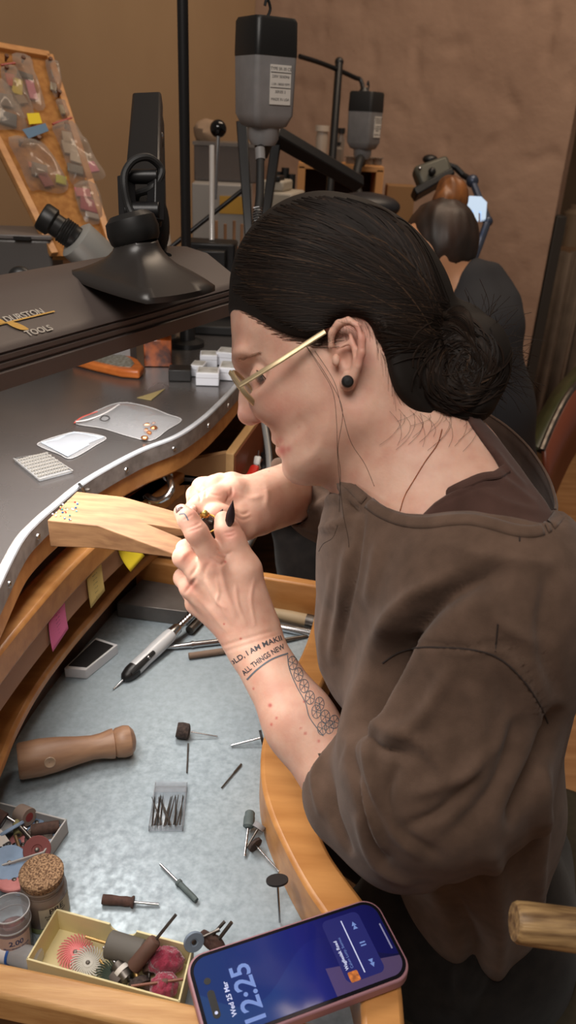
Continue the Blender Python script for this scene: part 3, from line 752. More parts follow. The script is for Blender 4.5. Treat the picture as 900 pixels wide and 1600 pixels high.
# real colour differences of the skin: lips, ear, nose tip, cheek, knuckles
Vall = np.concatenate([Vh, Vl, Vr]); px, py = proj(Vall); tint = np.zeros(len(Vall))
def spot(x, y, r, a, dmin=0, dmax=9):
    global tint
    m = (-Vall[:, 2] > dmin) & (-Vall[:, 2] < dmax)
    tint = np.maximum(tint, a*np.exp(-(((px-x)**2+(py-y)**2)/r**2))*m)
for a in ((437, 688, 6, .6), (441, 704, 8, 1.), (450, 702, 6, .7), (385, 650, 20, .35), (405, 655, 12, .35), (430, 640, 30, .25), (562, 530, 22, .4), (555, 515, 16, .4), (568, 560, 14, .4), (305, 826, 9, .35), (287, 870, 12, .45), (295, 918, 12, .45), (325, 880, 12, .25), (360, 835, 14, .4), (300, 765, 10, .4), (320, 757, 10, .35), (340, 757, 10, .35), (300, 796, 12, .3), (366, 772, 9, .4), (336, 803, 14, .35), (345, 965, 30, .15), (612, 540, 16, .2)): spot(*a)
for x, y, r in ((383, 1081, 1.7), (422, 1102, 2.4), (432, 1122, 1.4), (424, 1132, 1.5), (476, 1096, 1.7), (477, 1146, 1.6), (498, 1158, 1.6), (396, 1076, 1.2), (350, 975, 1.2), (352, 878, 1.4), (467, 667, 2.), (376, 998, 1.4), (420, 736, 1.3), (498, 718, 1.2), (470, 1138, 1.2)):
    tint = np.maximum(tint, (1.5 if y > 800 else .8)*np.exp(-(((px-x)**2+(py-y)**2)/(r*(1.2 if y > 800 else .9))**2)))
atr = body.data.attributes.new('tint', 'FLOAT', 'POINT'); atr.data.foreach_set('value', np.clip(tint, 0, 1.6).astype(np.float32))
# BVH of camera-space body for things lying on the skin
def bvh(V, F): return BVHTree.FromPolygons(V.tolist(), F.tolist())
bh, bl, br = bvh(Vh, Fh), bvh(Vl, Fl), bvh(Vr, Fr)
def hit(tree, px, py, off=.0004, default=None):
    d = Vector(((px-450)/FPX, -(py-800)/FPX, -1.0)).normalized()
    h = tree.ray_cast(Vector((0, 0, 0)), d)
    if h[0] is None: return default
    n = h[1] if h[1].dot(d) < 0 else -h[1]
    return h[0]+n*off
def w3(p): return Vector(toworld(np.array(p)[None])[0])
# --- tattoos (ink on the near forearm)
TAT = mat('tattoo_ink', (92, 100, 108), .6); TAT2 = mat('dark_tattoo_ink', (62, 60, 66), .6)
def onarm(mb_pts_faces, f, off=.00035):
    vs, fs = mb_pts_faces; out = []
    for v in vs:
        x, y = f(v[0], v[1]); h = hit(bl, x, y, off); out.append(h)
    ok = MB(); keep = [q for q in fs if all(out[i] is not None for i in q)]
    ok.add([w3(o) if o is not None else Vector((0, 0, 0)) for o in out], keep); return ok
def arc(p0, p1, bow, s, t):
    # s along baseline in px, t upwards in px; baseline from p0 to p1 bowed
    a = Vector(p0); b = Vector(p1); L = (b-a).length; u = (b-a)/L; n = Vector((u.y, -u.x)); f = s/L
    q = a+u*s+n*(bow*4*f*(1-f))
    sl = bow*4*(1-2*f)/L; nn = (n-u*sl).normalized(); return (q+nn*t)
tm = text_mb('BEHOLD, I AM MAKING', 11.5, align='LEFT', fontbold=.18, res=4); t2 = text_mb('ALL THINGS NEW', 11.5, align='LEFT', fontbold=.18, res=4)
wm = max(v[0] for v in tm.v); wm2 = max(v[0] for v in t2.v)
P0 = (353, 1045); P1 = (446, 996)
o1 = onarm((tm.v, tm.f), lambda x, y: arc(P0, P1, 5, (x/wm)*130-15, y+1))
P2 = (380, 1053); P3 = (444, 1010)
o2 = onarm((t2.v, t2.f), lambda x, y: arc(P2, P3, 3, (x/wm2)*77, y))
o1.build('tattoo_lettering', TAT2, body, smooth=0); o2.build('tattoo_lettering', TAT2, body, smooth=0)
def inkline(pts, w, tree=None, n=6):
    tree = tree or bl; mb = MB(); P = catmull([(x, y, 0) for x, y in pts], n); L_ = []; R_ = []
    for i, p in enumerate(P):
        d = (P[min(i+1, len(P)-1)]-P[max(0, i-1)]).normalized(); nn = Vector((-d.y, d.x, 0))
        a = hit(tree, p.x+nn.x*w/2, p.y+nn.y*w/2, .0003); b = hit(tree, p.x-nn.x*w/2, p.y-nn.y*w/2, .0003)
        if a is None or b is None: 
            if len(L_) > 1: break
            continue
        L_.append(w3(a)); R_.append(w3(b))
    if len(L_) > 1: mb.add(L_+R_, [(i, i+1, len(L_)+i+1, len(L_)+i) for i in range(len(L_)-1)])
    return mb
ink = MB()
def addink(*a, **k):
    m_ = inkline(*a, **k); ink.add(m_.v, m_.f)
addink([(386, 1062), (402, 1046), (425, 1030), (450, 1021)], 2.4)
# flower-of-life lattice band along the outer edge of the forearm
ctr = [(457, 1036), (466, 1054), (475, 1072), (484, 1090), (499, 1100), (494, 1112), (508, 1120), (514, 1136), (522, 1128), (503, 1138)]
for cx, cy in ctr:
    r = 9.5
    addink([(cx+r*math.cos(t)*.75, cy+r*math.sin(t)*1.1) for t in [2*PI*i/10 for i in range(11)]], 1.0, n=3)
    for k in range(3):
        a = PI*k/3+.3; addink([(cx-r*.8*math.cos(a), cy-r*1.05*math.sin(a)), (cx+r*.8*math.cos(a), cy+r*1.05*math.sin(a))], .8, n=4)
addink([(449, 1024), (452, 1045), (463, 1072), (477, 1098), (484, 1122), (505, 1150)], 1.3)
ink.build('tattoo_pattern', TAT, body, smooth=0)
fi = inkline([(280, 804), (288, 803), (294, 813)], 2.0); fi.build('finger_tattoo', TAT, body, smooth=0)
# --- nails
NAIL = mat('dark_polished_nail', (44, 32, 36), .22)
def nail(p0, p1, w, t=.0012, m=NAIL, bend=.002, pt=.12):
    p0 = Vector(p0); p1 = Vector(p1); d = (p1-p0); L_ = d.length; d.normalize(); vz = Vector((0, 0, 1)); sx = d.cross(vz).normalized(); nz = sx.cross(d)
    vs = []; n = 10; m_ = 6
    for side in (1, -1):
        for i in range(n+1):
            f = i/n; ww = w*(1-pt*0)*(min(1, (f+.25)*2.2) if f < .2 else 1)*(1 if f < .45 else max(.03, 1-((f-.45)/.55)**1.25))
            for j in range(m_+1):
                u = j/m_*2-1; vs.append(w3(p0+d*L_*f+sx*u*ww/2+nz*((1-u*u)*w*.22+side*t/2+bend*4*f*(1-f))))
    k = (n+1)*(m_+1); fs = []
    for i in range(n):
        for j in range(m_): q = i*(m_+1)+j; fs += [(q, q+1, q+m_+2, q+m_+1), (k+q+m_+1, k+q+m_+2, k+q+1, k+q)]
    for i in range(n):
        q = i*(m_+1); fs.append((q, q+m_+1, k+q+m_+1, k+q)); q += m_; fs.append((q+m_+1, q, k+q, k+q+m_+1))
    for j in range(m_): fs.append((j+1, j, k+j, k+j+1)); q = n*(m_+1)+j; fs.append((q, q+1, k+q+1, k+q))
    return MB().add(vs, fs)
nail(C(358, 821, .728), C(364, 781, .716), .0085).build('thumb_nail', NAIL, body)
nail(C(342, 813, .752), C(348, 795, .745), .0080).build('thumb_nail', NAIL, body)
nail(C(287, 802, .725), C(275, 793, .728), .0085, m=None).build('index_nail', mat('smoky_nail', (120, 92, 88), .2), body)
nail(C(306, 792, .764), C(294, 800, .762), .007, m=None, bend=.001).build('index_nail', mat('bare_nail', (214, 166, 150), .3), body)
# --- eyelashes, eyebrow
LASH = mat('dark_lashes', (40, 28, 22), .6)
la = MB()
for i in range(26):
    t = i/25; a = Vector(C(403+10*t, 581+9*t*t+3*t, .6225-.001*t)); b = a+Vector((-.0035-.0015*math.sin(t*PI), -.0035-.001*t, .001))
    la.tube([w3(a), w3((a+b)/2+Vector((-.0004, .0006, 0))), w3(b)], [.00022, .00018, .00008], 5)
la.tube([w3(C(401, 579, .6235)), w3(C(408, 583, .621)), w3(C(415, 592, .6225))], .0005, 6)
la.build('eyelashes', LASH, body)
eb = MB(); rnd = random.Random(3)
for i in range(60):
    t = rnd.random(); x = 371+36*t+rnd.uniform(-1, 1); y = 562-10*t+rnd.uniform(-3.4, 3.4)*(1-.5*t)
    a = hit(bh, x, y, .0002); b = hit(bh, x+5, y-2+rnd.uniform(-1, 1), .0005)
    if a is not None and b is not None and (a-b).length < .008: eb.tube([w3(a), w3(b)], .00008, 3)
eb.build('eyebrow', mat('brown_brow_hair', (150, 112, 90), .7), body)
# ------------------------------------------------------------------ hair
HAIR = bpy.data.materials.new('dark_brown_hair'); HAIR.use_nodes = True
b = HAIR.node_tree.nodes['Principled BSDF']; b.inputs['Base Color'].default_value = lin((24, 18, 14)); b.inputs['Roughness'].default_value = .7; b.inputs['Specular IOR Level'].default_value = .25
HAIRS = []
for i, c in enumerate(((26, 19, 15), (36, 26, 20), (60, 44, 32))): HAIRS.append(mat('hair_strands_%s' % ('deep', 'mid', 'light')[i], c, .6, spec=.15))
hz = Vol([-.11, .02, -.80], [.25, .31, -.50], .0018)
X2, Y2 = np.meshgrid(hz.ax[0], hz.ax[1], indexing='ij')
outl = smpoly([(358, 466), (361, 430), (373, 392), (400, 354), (440, 325), (490, 311), (540, 315), (590, 332), (640, 364), (678, 408), (702, 455), (712, 510), (706, 580), (690, 650), (660, 705), (600, 735), (540, 748), (470, 755), (432, 700), (396, 630), (368, 570), (358, 510)], 4)
s2 = blur2(-polysdf2(X2, Y2, px2(outl, HD)), 1)
q = (1-np.minimum(s2/.074, 1))[:, :, None]; zz = (hz.ax[2]+HD)[None, None, :]
hd = ((np.sqrt(q**2+(zz/.080)**2)-1)*.070).astype(np.float32); hz.D = np.minimum(hz.D, hd)
# region that carries hair (side outline), slightly nearer plane for the near edge
reg = smpoly([(300, 455), (360, 475), (392, 494), (425, 516), (465, 533), (505, 535), (520, 514), (543, 500), (572, 508), (585, 535), (597, 560), (606, 596), (622, 626), (655, 650), (700, 660), (740, 650), (800, 560), (800, 300), (500, 200), (300, 250)], 4)
rg = polysdf2(X2, Y2, px2(reg, .615)); hz.inter(rg[:, :, None].astype(np.float32), .010)
hz.D[hz.D > .05] = .05
hz.ell(C(720, 572, .655), (.037, .042, .040), .02); hz.ell(C(752, 562, .658), (.020, .032, .03), .02); hz.ell(C(680, 622, .640), (.030, .022, .030), .02)
hz.ell(C(712, 636, .645), (.028, .014, .030), .02); hz.ell(C(716, 500, .668), (.020, .014, .022), .012)
Vz, Fz = hz.mesh(); Vz = smooth_mesh(Vz, Fz, 2, .5)
# wisps flatten the front edge
Vz = folds(Vz, Fz, [([(660+10*k, 520+14*k), (700, 500+8*k), (750-4*k, 530+18*k)], -.003, 4) for k in range(6)]+[([(650, 600), (690, 650), (740, 640), (775, 590)], -.003, 5), ([(680, 500), (705, 545), (700, 600)], -.004, 6), ([(690, 480), (735, 520), (760, 580)], -.003, 5)])
hair = mesh_obj('hair', [(Vz, Fz)], HAIR, person)
bz = bvh(Vz, Fz)
def strand(mb, pts, r, off=.0006, n=5, sides=4, tree=None):
    out = []
    for p in catmull([(x, y, 0) for x, y in pts], n):
        h = hit(tree or bz, p.x, p.y, off)
        if h is not None: out.append(w3(h))
    if len(out) > 3: mb.tube(out, [r*(.4+.6*math.sin(PI*min(.95, max(.08, i/(len(out)-1))))) for i in range(len(out))], sides)
rnd = random.Random(5); groups = [MB(), MB(), MB()]
outline_top = [(362, 440), (368, 405), (386, 372), (412, 346), (446, 326), (488, 316), (536, 320), (584, 337), (628, 366)]
OT = [tuple(p)[:2] for p in catmull([(x, y, 0) for x, y in outline_top], 12)]
HL = [tuple(p)[:2] for p in catmull([(x, y, 0) for x, y in [(364, 462), (392, 480), (425, 503), (465, 519), (505, 523), (540, 500), (575, 512), (598, 560), (618, 620)]], 12)]
def mixp(a, b, t): return (a[0]*(1-t)+b[0]*t, a[1]*(1-t)+b[1]*t)
for i in range(1500):
    v = rnd.random(); # 0 = top outline, 1 = lower hairline
    top_ = OT[min(len(OT)-1, int(rnd.random()*.999*len(OT)))]
    if rnd.random() < .6:
        # from front edge: start on front part between outline and hairline
        s0 = mixp((366, 425), (420, 498), rnd.random()) if rnd.random() < .4 else (HL[int(rnd.random()*(len(HL)*.62))] if rnd.random() < .5 else top_)
        s0 = (s0[0]+rnd.uniform(0, 10), s0[1]-rnd.uniform(2, 10))
    else: s0 = mixp(OT[rnd.randrange(len(OT))], HL[rnd.randrange(len(HL))], rnd.uniform(.1, .9))
    end = (690+rnd.uniform(-10, 12), 495+rnd.uniform(-25, 45)+max(0, (s0[1]-480))*.4)
    if s0[0] > end[0]-60: continue
    # flow bulges up over the crown
    up_ = max(0, (470-s0[1]))*.18+6
    m1_ = mixp(s0, end, .33); m2_ = mixp(s0, end, .68)
    k = rnd.choices((0, 1, 2), (5, 3, .8))[0]
    t0 = 0 if rnd.random() < .5 else rnd.uniform(0, .3)
    P = [s0, (m1_[0], m1_[1]-up_), (m2_[0], m2_[1]-up_*1.05), end]
    strand(groups[k], P, rnd.uniform(.0004, .0011), off=rnd.uniform(0, .0006), n=7)
# bun: coils
for i in range(420):
    a0 = rnd.uniform(0, 2*PI); R_ = rnd.uniform(16, 64); sp = rnd.uniform(.9, 2.0); P = []; jx = rnd.gauss(0, 13); jy = rnd.gauss(0, 13); el = rnd.uniform(.7, 1.25)
    for j in range(7):
        a = a0+sp*j/6; P.append((722+jx+R_*el*math.cos(a)*(1-.06*j), 572+jy+R_*math.sin(a)*(1-.04*j)))
    strand(groups[rnd.choices((0, 1, 2), (5, 4, .25))[0]], P, rnd.uniform(.0006, .0016), off=.0005, n=4)
for i in range(16):
    P = [(690, 490+i*1.5), (708, 480+i*2.2), (730, 488+i*3), (742+i*.6, 520+i*4)]
    strand(groups[rnd.choices((0, 1, 2), (3, 4, .6))[0]], P, .0014, off=.001, n=6)
for g_, m_ in zip(groups, HAIRS): g_.build('hair_strands', m_, hair, smooth=60)
# flyaways around the bun and nape, loose strands by the face
fl = MB()
for i in range(130):
    a = rnd.uniform(-1.3, 1.0); R0 = rnd.uniform(45, 66); R1 = R0+rnd.uniform(15, 75)*(1 if a < .5 else .5); d0 = rnd.uniform(.64, .70)
    b_ = a+rnd.uniform(-.4, .4); m = (R0+R1)/2
    P = [C(724+R0*math.cos(a), 570+R0*math.sin(a), d0), C(724+m*math.cos((a+b_)/2)+rnd.uniform(-5, 5), 570+m*math.sin((a+b_)/2)+rnd.uniform(-5, 5), d0), C(724+R1*math.cos(b_), 570+R1*math.sin(b_), d0+rnd.uniform(-.02, .02))]
    fl.tube(catmull([w3(p) for p in P], 5), rnd.uniform(.00012, .00026), 4)
for i in range(26):
    x = rnd.uniform(600, 750); y = 640+rnd.uniform(-10, 12); dx = rnd.uniform(-35, 25); L_ = rnd.uniform(20, 75); d0 = rnd.uniform(.60, .63)
    P = []; L_ *= .8
    for t in (0, .35, .7, 1):
        xx, yy = x+dx*t+12*math.sin(t*PI), y+L_*t; h = hit(bh, xx, yy, .0015); P.append(h if h is not None else Vector(C(xx, yy, d0)))
    fl.tube(catmull([w3(p) for p in P], 5), .00011, 3)
bb = MB()
for i in range(150):   # baby hair along the temple and behind the ear
    t = rnd.random(); j = int(t*(len(HL)-1)); x, y = HL[j]; L_ = rnd.uniform(8, 34); P = []
    ang = rnd.uniform(.15, .5) if t < .6 else rnd.uniform(.9, 1.6)
    for s in (0, .5, 1): 
        h = hit(bh, x+L_*s*math.cos(ang), y-4+L_*s*math.sin(ang)+3*s*s, .0006)
        if h is not None: P.append(w3(h))
    if len(P) == 3: bb.tube(P, .00008, 3)
for P in ([(478, 540, .60), (500, 575, .592), (520, 612, .588), (526, 660, .588), (528, 720, .590), (536, 800, .59), (545, 850, .6), (540, 905, .61)],
          [(480, 542, .60), (512, 590, .59), (535, 640, .588), (528, 700, .592), (532, 740, .595), (530, 800, .60)],
          [(492, 548, .60), (522, 596, .59), (534, 640, .588), (548, 690, .59), (570, 725, .595), (585, 760, .60)],
          [(528, 820, .59), (520, 840, .60), (505, 850, .60), (498, 862, .60)]):
    fl.tube(catmull([w3(C(*p)) for p in P], 6), .0002, 5)
for i in range(420):
    t = rnd.random()**.8*.47; x, y = HL[int(t*(len(HL)-1))]; x += 2+rnd.uniform(-4, 6); y += rnd.uniform(4, 12)+rnd.random()**2*10; L_ = rnd.uniform(10, 46); a = rnd.uniform(.12, .5)-t*.5; P = []
    for q_ in (0, .35, .7, 1):
        h = hit(bh, x+L_*q_*math.cos(a), y+L_*q_*math.sin(a)-5*q_*q_, .0004)
        if h is not None and h.z > -.70: P.append(w3(h))
    if len(P) > 2: bb.tube(P, rnd.uniform(.00008, .00016), 3)
fl.build('loose_hairs', HAIRS[1], hair, smooth=60); bb.build('baby_hairs', mat('soft_brown_hair', (72, 50, 38), .7), hair, smooth=60)
# ================================================================== CLOTHES
def fabric(name, c1, c2, bump=.5, sheen=.12):
    return mat(name, c1, .95, rgb2=c2, nscale=60, bump=bump, bscale=1400, bdist=.0006, sheen=sheen, spec=.1)
SWEAT = fabric('brown_sweat_fabric', (98, 78, 66), (86, 68, 57))
TEE = fabric('dark_brown_jersey', (78, 56, 50), (70, 50, 44))
TROU = fabric('black_cloth', (40, 36, 34), (32, 29, 28))
# --- T-shirt
tv = Vol([-.05, -.14, -.88], [.31, .14, -.52], .0022)
g = .0042
tv.cone(C(575, 640, .645), C(640, 800, .63), .013+g, .012+g, .03); tv.cone(C(598, 838, .62), C(660, 815, .60), .010+g, .010+g, .03)
tv.cone(C(592, 600, .67), C(662, 770, .672), .052+g, .058+g, .03)
tv.cone(C(672, 742, .68), C(790, 900, .60), .047+g, .05+g, .03)
tv.cone(C(665, 770, .67), C(655, 880, .68), .062+g, .062+g, .05)
tv.cone(C(680, 780, .70), C(700, 880, .80), .055+g, .06+g, .03); tv.cone(C(725, 660, .735), C(790, 770, .70), .022, .030, .03)
tv.cone(C(735, 760, .67), C(820, 850, .63), .030, .040, .03)
X2, Y2 = np.meshgrid(tv.ax[0], tv.ax[1], indexing='ij')
neckline = [(640, 812), (668, 786), (700, 766), (728, 752), (752, 742), (775, 738), (790, 728)]
tee = [(600, 850), (640, 812), (668, 786), (700, 766), (728, 752), (752, 742), (778, 738), (768, 715), (752, 690), (738, 665), (728, 640), (752, 642), (786, 682), (818, 730), (842, 780), (856, 840), (1100, 1100), (500, 1100)]
tg = polysdf2(X2, Y2, px2(tee, .615)); tv.inter(tg[:, :, None].astype(np.float32), .002)
Vt, Ft = tv.mesh(); Vt = smooth_mesh(Vt, Ft, 2, .5)
Vt = folds(Vt, Ft, [([(720, 775), (722, 800), (730, 820)], -.0012, 2.5), ([(650, 812), (690, 785), (745, 762), (775, 760)], -.0010, 2.0), ([(780, 745), (800, 760), (840, 790)], .002, 6), ([(760, 770), (800, 790), (850, 800)], .0015, 6), ([(770, 700), (800, 740), (820, 760)], .002, 5)])
tshirt = mesh_obj('tee_shirt', [(Vt, Ft)], TEE, person)
bt = bvh(Vt, Ft)
cpts = []
for p in catmull([(x, y, 0) for x, y in neckline], 5):
    h = hit(bt, p.x+2, p.y+4, .0006)
    if h is not None: cpts.append(w3(h))
if len(cpts) > 3: MB().tube(cpts, .0042, 10, flat=.45, up=(0, 0, 1)).build('collar_band', TEE, tshirt)
# --- sweater
sv = Vol([-.06, -.62, -1.18], [.42, .10, -.44], .0032)
def fat(a, b, ra, rb, k, zs): sv.cone(a, b, ra, rb, k, sc=(1, 1, zs))
fat(C(712, 955, .71), C(722, 1230, .83), .100, .088, .05, .70)
fat(C(722, 1230, .83), C(728, 1370, .90), .088, .085, .05, .70)
sv.cone(C(612, 830, .66), C(604, 1030, .70), .040, .056, .05)      # loose front hanging forward
sv.cone(C(566, 780, .68), C(572, 960, .72), .014, .034, .05)
sv.cone(C(680, 868, .62), C(772, 924, .58), .050, .057, .06)       # near shoulder
sv.cone(C(772, 924, .58), C(780, 1020, .61), .057, .050, .06)
sv.cone(C(764, 945, .575), C(672, 1195, .60), .056, .062, .05)      # near upper arm
sv.cone(C(672, 1195, .60), C(645, 1262, .635), .062, .056, .05)
sv.cone(C(715, 1165, .61), C(752, 1215, .65), .056, .050, .05)
sv.cone(C(640, 1250, .635), C(545, 1225, .668), .054, .0385, .03)    # pushed-up sleeve
sv.cone(C(548, 1262, .660), C(620, 1312, .64), .030, .034, .03)
sv.cone(C(782, 905, .66), C(772, 1080, .74), .042, .048, .06); sv.cone(C(640, 850, .66), C(700, 890, .72), .06, .08, .05)        # back
sv.cone(C(660, 850, .84), C(595, 800, .92), .075, .060, .04)        # far arm
sv.cone(C(595, 800, .92), C(508, 776, .885), .060, .0515, .04); sv.cone(C(436, 728, .91), C(500, 748, .92), .010, .02, .02)
sv.cone(C(600, 800, .80), C(690, 850, .84), .05, .07, .05)
# neck opening
X2, Y2 = np.meshgrid(sv.ax[0], sv.ax[1], indexing='ij')
NECK = [(544, 738), (556, 748), (575, 768), (600, 788), (632, 801), (665, 804), (700, 800), (735, 799), (770, 806), (806, 816), (835, 818), (853, 810), (864, 796)]
opening = NECK+[(852, 735), (825, 695), (790, 664), (740, 635), (640, 560), (480, 560), (420, 560), (420, 640), (512, 716)]
og = polysdf2(X2, Y2, px2(opening, .585)); og2 = polysdf2(X2, Y2, px2([(x, y) for x, y in opening], .70))
zf = np.clip((-sv.ax[2]-.62)/.1, 0, 1)[None, None, :]
cutf = np.maximum(og[:, :, None]*(1-zf)+og2[:, :, None]*zf, (-sv.ax[2]-.79)[None, None, :]); sv.D = np.maximum(sv.D, -cutf).astype(np.float32)
# cuff hollow around the near forearm, far cuff
sv.cone(C(440, 1090, .72), C(556, 1250, .672), .036, .034, .003, 'sub')
sv.cone(C(410, 780, .84), C(480, 770, .878), .036, .034, .003, 'sub')
Vs, Fs = sv.mesh(); Vs = smooth_mesh(Vs, Fs, 3, .5)
_FL = [
    ([(770, 900), (700, 925), (640, 975), (590, 1050), (560, 1120)], -.014, 20), ([(700, 905), (640, 940), (590, 1000), (545, 1090)], .007, 14),
    ([(600, 1010), (625, 1020), (560, 1130)], -.006, 10), ([(605, 1010), (578, 1075), (548, 1135)], -.020, 17),
    ([(560, 1130), (545, 1170), (560, 1230), (580, 1300), (600, 1340)], -.004, 7), ([(575, 1140), (580, 1200), (610, 1290), (650, 1330)], .005, 9),
    ([(545, 1115), (600, 1135), (660, 1160), (700, 1210)], .004, 10), ([(550, 1125), (590, 1165), (640, 1180)], -.004, 8),
    ([(530, 1160), (515, 1210), (520, 1270), (545, 1330)], -.005, 6), ([(510, 1165), (492, 1210), (500, 1270)], .003, 6),
    ([(560, 1220), (580, 1270), (600, 1330)], .005, 6), ([(620, 1200), (600, 1250), (620, 1300), (690, 1340)], -.004, 10),
    ([(640, 1380), (590, 1350), (560, 1280)], .004, 8), ([(780, 1060), (800, 1150), (760, 1250), (690, 1320)], -.004, 14), ([(740, 1080), (750, 1160), (720, 1240)], .003, 12),
    ([(855, 1130), (830, 1060), (790, 1010), (720, 1012), (650, 1008), (598, 1034)], -.0022, 2.6), ([(850, 1140), (824, 1070), (786, 1020), (720, 1021)], .0014, 4),
    ([(545, 860), (535, 940), (520, 1030)], .004, 9), ([(567, 800), (552, 900), (530, 1020)], -.003, 4), ([(520, 900), (508, 980), (500, 1060)], .003, 7), ([(590, 850), (575, 940)], .003, 10),
    ([(870, 1120), (840, 1200), (800, 1280)], -.010, 12), ([(850, 1180), (845, 1280), (840, 1400)], .006, 10), ([(770, 1340), (780, 1440), (770, 1560)], .008, 16), ([(700, 1400), (740, 1480), (720, 1570)], -.008, 16),
    ([(760, 930), (790, 980), (850, 1010)], .003, 14), ([(700, 850), (760, 870), (850, 880)], .002, 10), ([(812, 825), (812, 850)], -.0012, 2),
    ([(480, 800), (520, 780), (560, 785)], .005, 6), ([(500, 760), (530, 772), (560, 800)], -.005, 5), ([(470, 820), (510, 825), (540, 815)], .004, 6), ([(520, 745), (540, 770), (545, 810)], .004, 5),
    ([(430, 835), (445, 790), (450, 750)], .003, 5),
    ([(700, 1050), (660, 1120), (600, 1160)], .004, 12), ([(800, 1120), (740, 1200), (650, 1240)], .004, 12), ([(760, 1180), (700, 1260), (640, 1290)], -.004, 9), ([(690, 930), (640, 960), (600, 990)], .003, 8), ([(860, 900), (850, 1000), (870, 1080)], -.004, 12)]
Vs = folds(Vs, Fs, [(p_, a_*1.45 if w_ > 3 else a_, w_) for p_, a_, w_ in _FL])
from mathutils import noise as mnoise
disp = np.array([mnoise.noise(Vector(v)*16)*.0022+mnoise.noise(Vector(v)*38)*.0006 for v in Vs]); Vs = Vs+vnormals(Vs, Fs)*disp[:, None]
sweater = mesh_obj('sweater', [(Vs, Fs)], SWEAT, person)
bs = bvh(Vs, Fs)
# neckline band sewn along the opening
NP = [tuple(p)[:2] for p in catmull([(x, y, 0) for x, y in NECK], 5)]
def ribbon(tree, pl, a, b, off, thick, name, m, parent, rows=4):
    vs = []; cnt = 0; L_ = []
    for i, p in enumerate(pl):
        q0 = Vector(pl[max(0, i-1)]); q1 = Vector(pl[min(len(pl)-1, i+1)]); t = (q1-q0).normalized(); n_ = Vector((-t.y, t.x))
        row = []
        for k in range(rows+1):
            f = k/rows; h = hit(tree, p[0]+n_.x*(a+(b-a)*f), p[1]+n_.y*(a+(b-a)*f), off*(.35+.65*math.sin(PI*f)))
            row.append(h)
        if all(h is not None for h in row): L_.append([w3(h) for h in row])
    m5 = rows+1; fs = []
    for i in range(len(L_)-1):
        if max((L_[i][k]-L_[i+1][k]).length for k in range(m5)) > .03: continue
        for k in range(rows): fs.append((i*m5+k, (i+1)*m5+k, (i+1)*m5+k+1, i*m5+k+1))
    return MB().add([q for r_ in L_ for q in r_], fs).build(name, m, parent, smooth=80, solid=thick)
ribbon(bs, NP, 3, 22, .0018, .0012, 'collar_band', SWEAT, sweater)
# the back of the collar stands away from the neck
edge_b = catmull([tuple(C(*q)) for q in [(858, 812, .600), (869, 795, .625), (866, 770, .650), (853, 737, .685), (828, 700, .725), (795, 668, .765), (762, 646, .795), (735, 634, .815), (690, 630, .82)]], 5)
dnv = Vector((R3.transposed() @ Vector((0, 0, -1))))
rows = []
for i, p in enumerate(edge_b):
    f = i/(len(edge_b)-1); q1 = edge_b[min(i+1, len(edge_b)-1)]; q0 = edge_b[max(0, i-1)]; t = (q1-q0).normalized(); ow = dnv.cross(t).normalized()
    if ow.x < 0: ow = -ow
    rows.append([p+ow*(-.0016), p+dnv*(-.001), p+ow*.0016+dnv*.001, p+ow*.003+dnv*.012, p+ow*.004+dnv*.0135, p+ow*.007+dnv*.04, p+ow*.010+dnv*.10])
nr = len(rows[0]); fs = []
for i in range(len(rows)-1):
    for k in range(nr-1): fs.append((i*nr+k, (i+1)*nr+k, (i+1)*nr+k+1, i*nr+k+1))
MB().add([w3(q) for r_ in rows for q in r_], fs).build('raised_collar', SWEAT, sweater, smooth=80, solid=.0022)
# --- trousers
pv = Vol([-.25, -.80, -1.30], [.42, -.25, -.62], .006)
pv.cone(C(730, 1440, .95), C(560, 1540, .98), .11, .085, .05); pv.cone(C(560, 1540, .98), C(440, 1560, 1.0), .085, .07, .05)
pv.cone(C(700, 1330, 1.12), C(520, 1250, 1.2), .11, .085, .05)
pv.cone(C(730, 1440, .93), C(760, 1350, 1.1), .12, .12, .05); pv.cone(C(735, 1380, .93), C(720, 1500, .96), .095, .12, .04); pv.cone(C(660, 1400, .90), C(640, 1520, .95), .05, .07, .04)
Vp, Fp = pv.mesh(); Vp = smooth_mesh(Vp, Fp, 2)
Vp = folds(Vp, Fp, [([(640, 1400), (690, 1470), (700, 1560)], -.008, 14), ([(780, 1400), (750, 1480), (700, 1580)], .008, 14), ([(820, 1420), (790, 1500), (740, 1590)], -.007, 10)])
mesh_obj('trousers', [(Vp, Fp)], TROU, person)
seam = []
for p in catmull([(x, y, 0) for x, y in [(598, 1036), (622, 1020), (655, 1012), (690, 1012), (725, 1014), (760, 1020), (790, 1036), (820, 1066), (845, 1105), (856, 1130)]], 6):
    h = hit(bs, p.x, p.y, .0001)
    if h is not None: seam.append(w3(h))
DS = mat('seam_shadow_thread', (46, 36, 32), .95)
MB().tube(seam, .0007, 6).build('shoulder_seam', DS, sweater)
for pp_ in ([(812, 822), (812, 846)], [(778, 975), (774, 1018)]):
    q_ = [hit(bs, pp_[0][0]+(pp_[1][0]-pp_[0][0])*t, pp_[0][1]+(pp_[1][1]-pp_[0][1])*t, .0001) for t in (0, .25, .5, .75, 1)]
    if all(h is not None for h in q_): MB().tube([w3(h) for h in q_], .0006, 6).build('short_seam', DS, sweater)
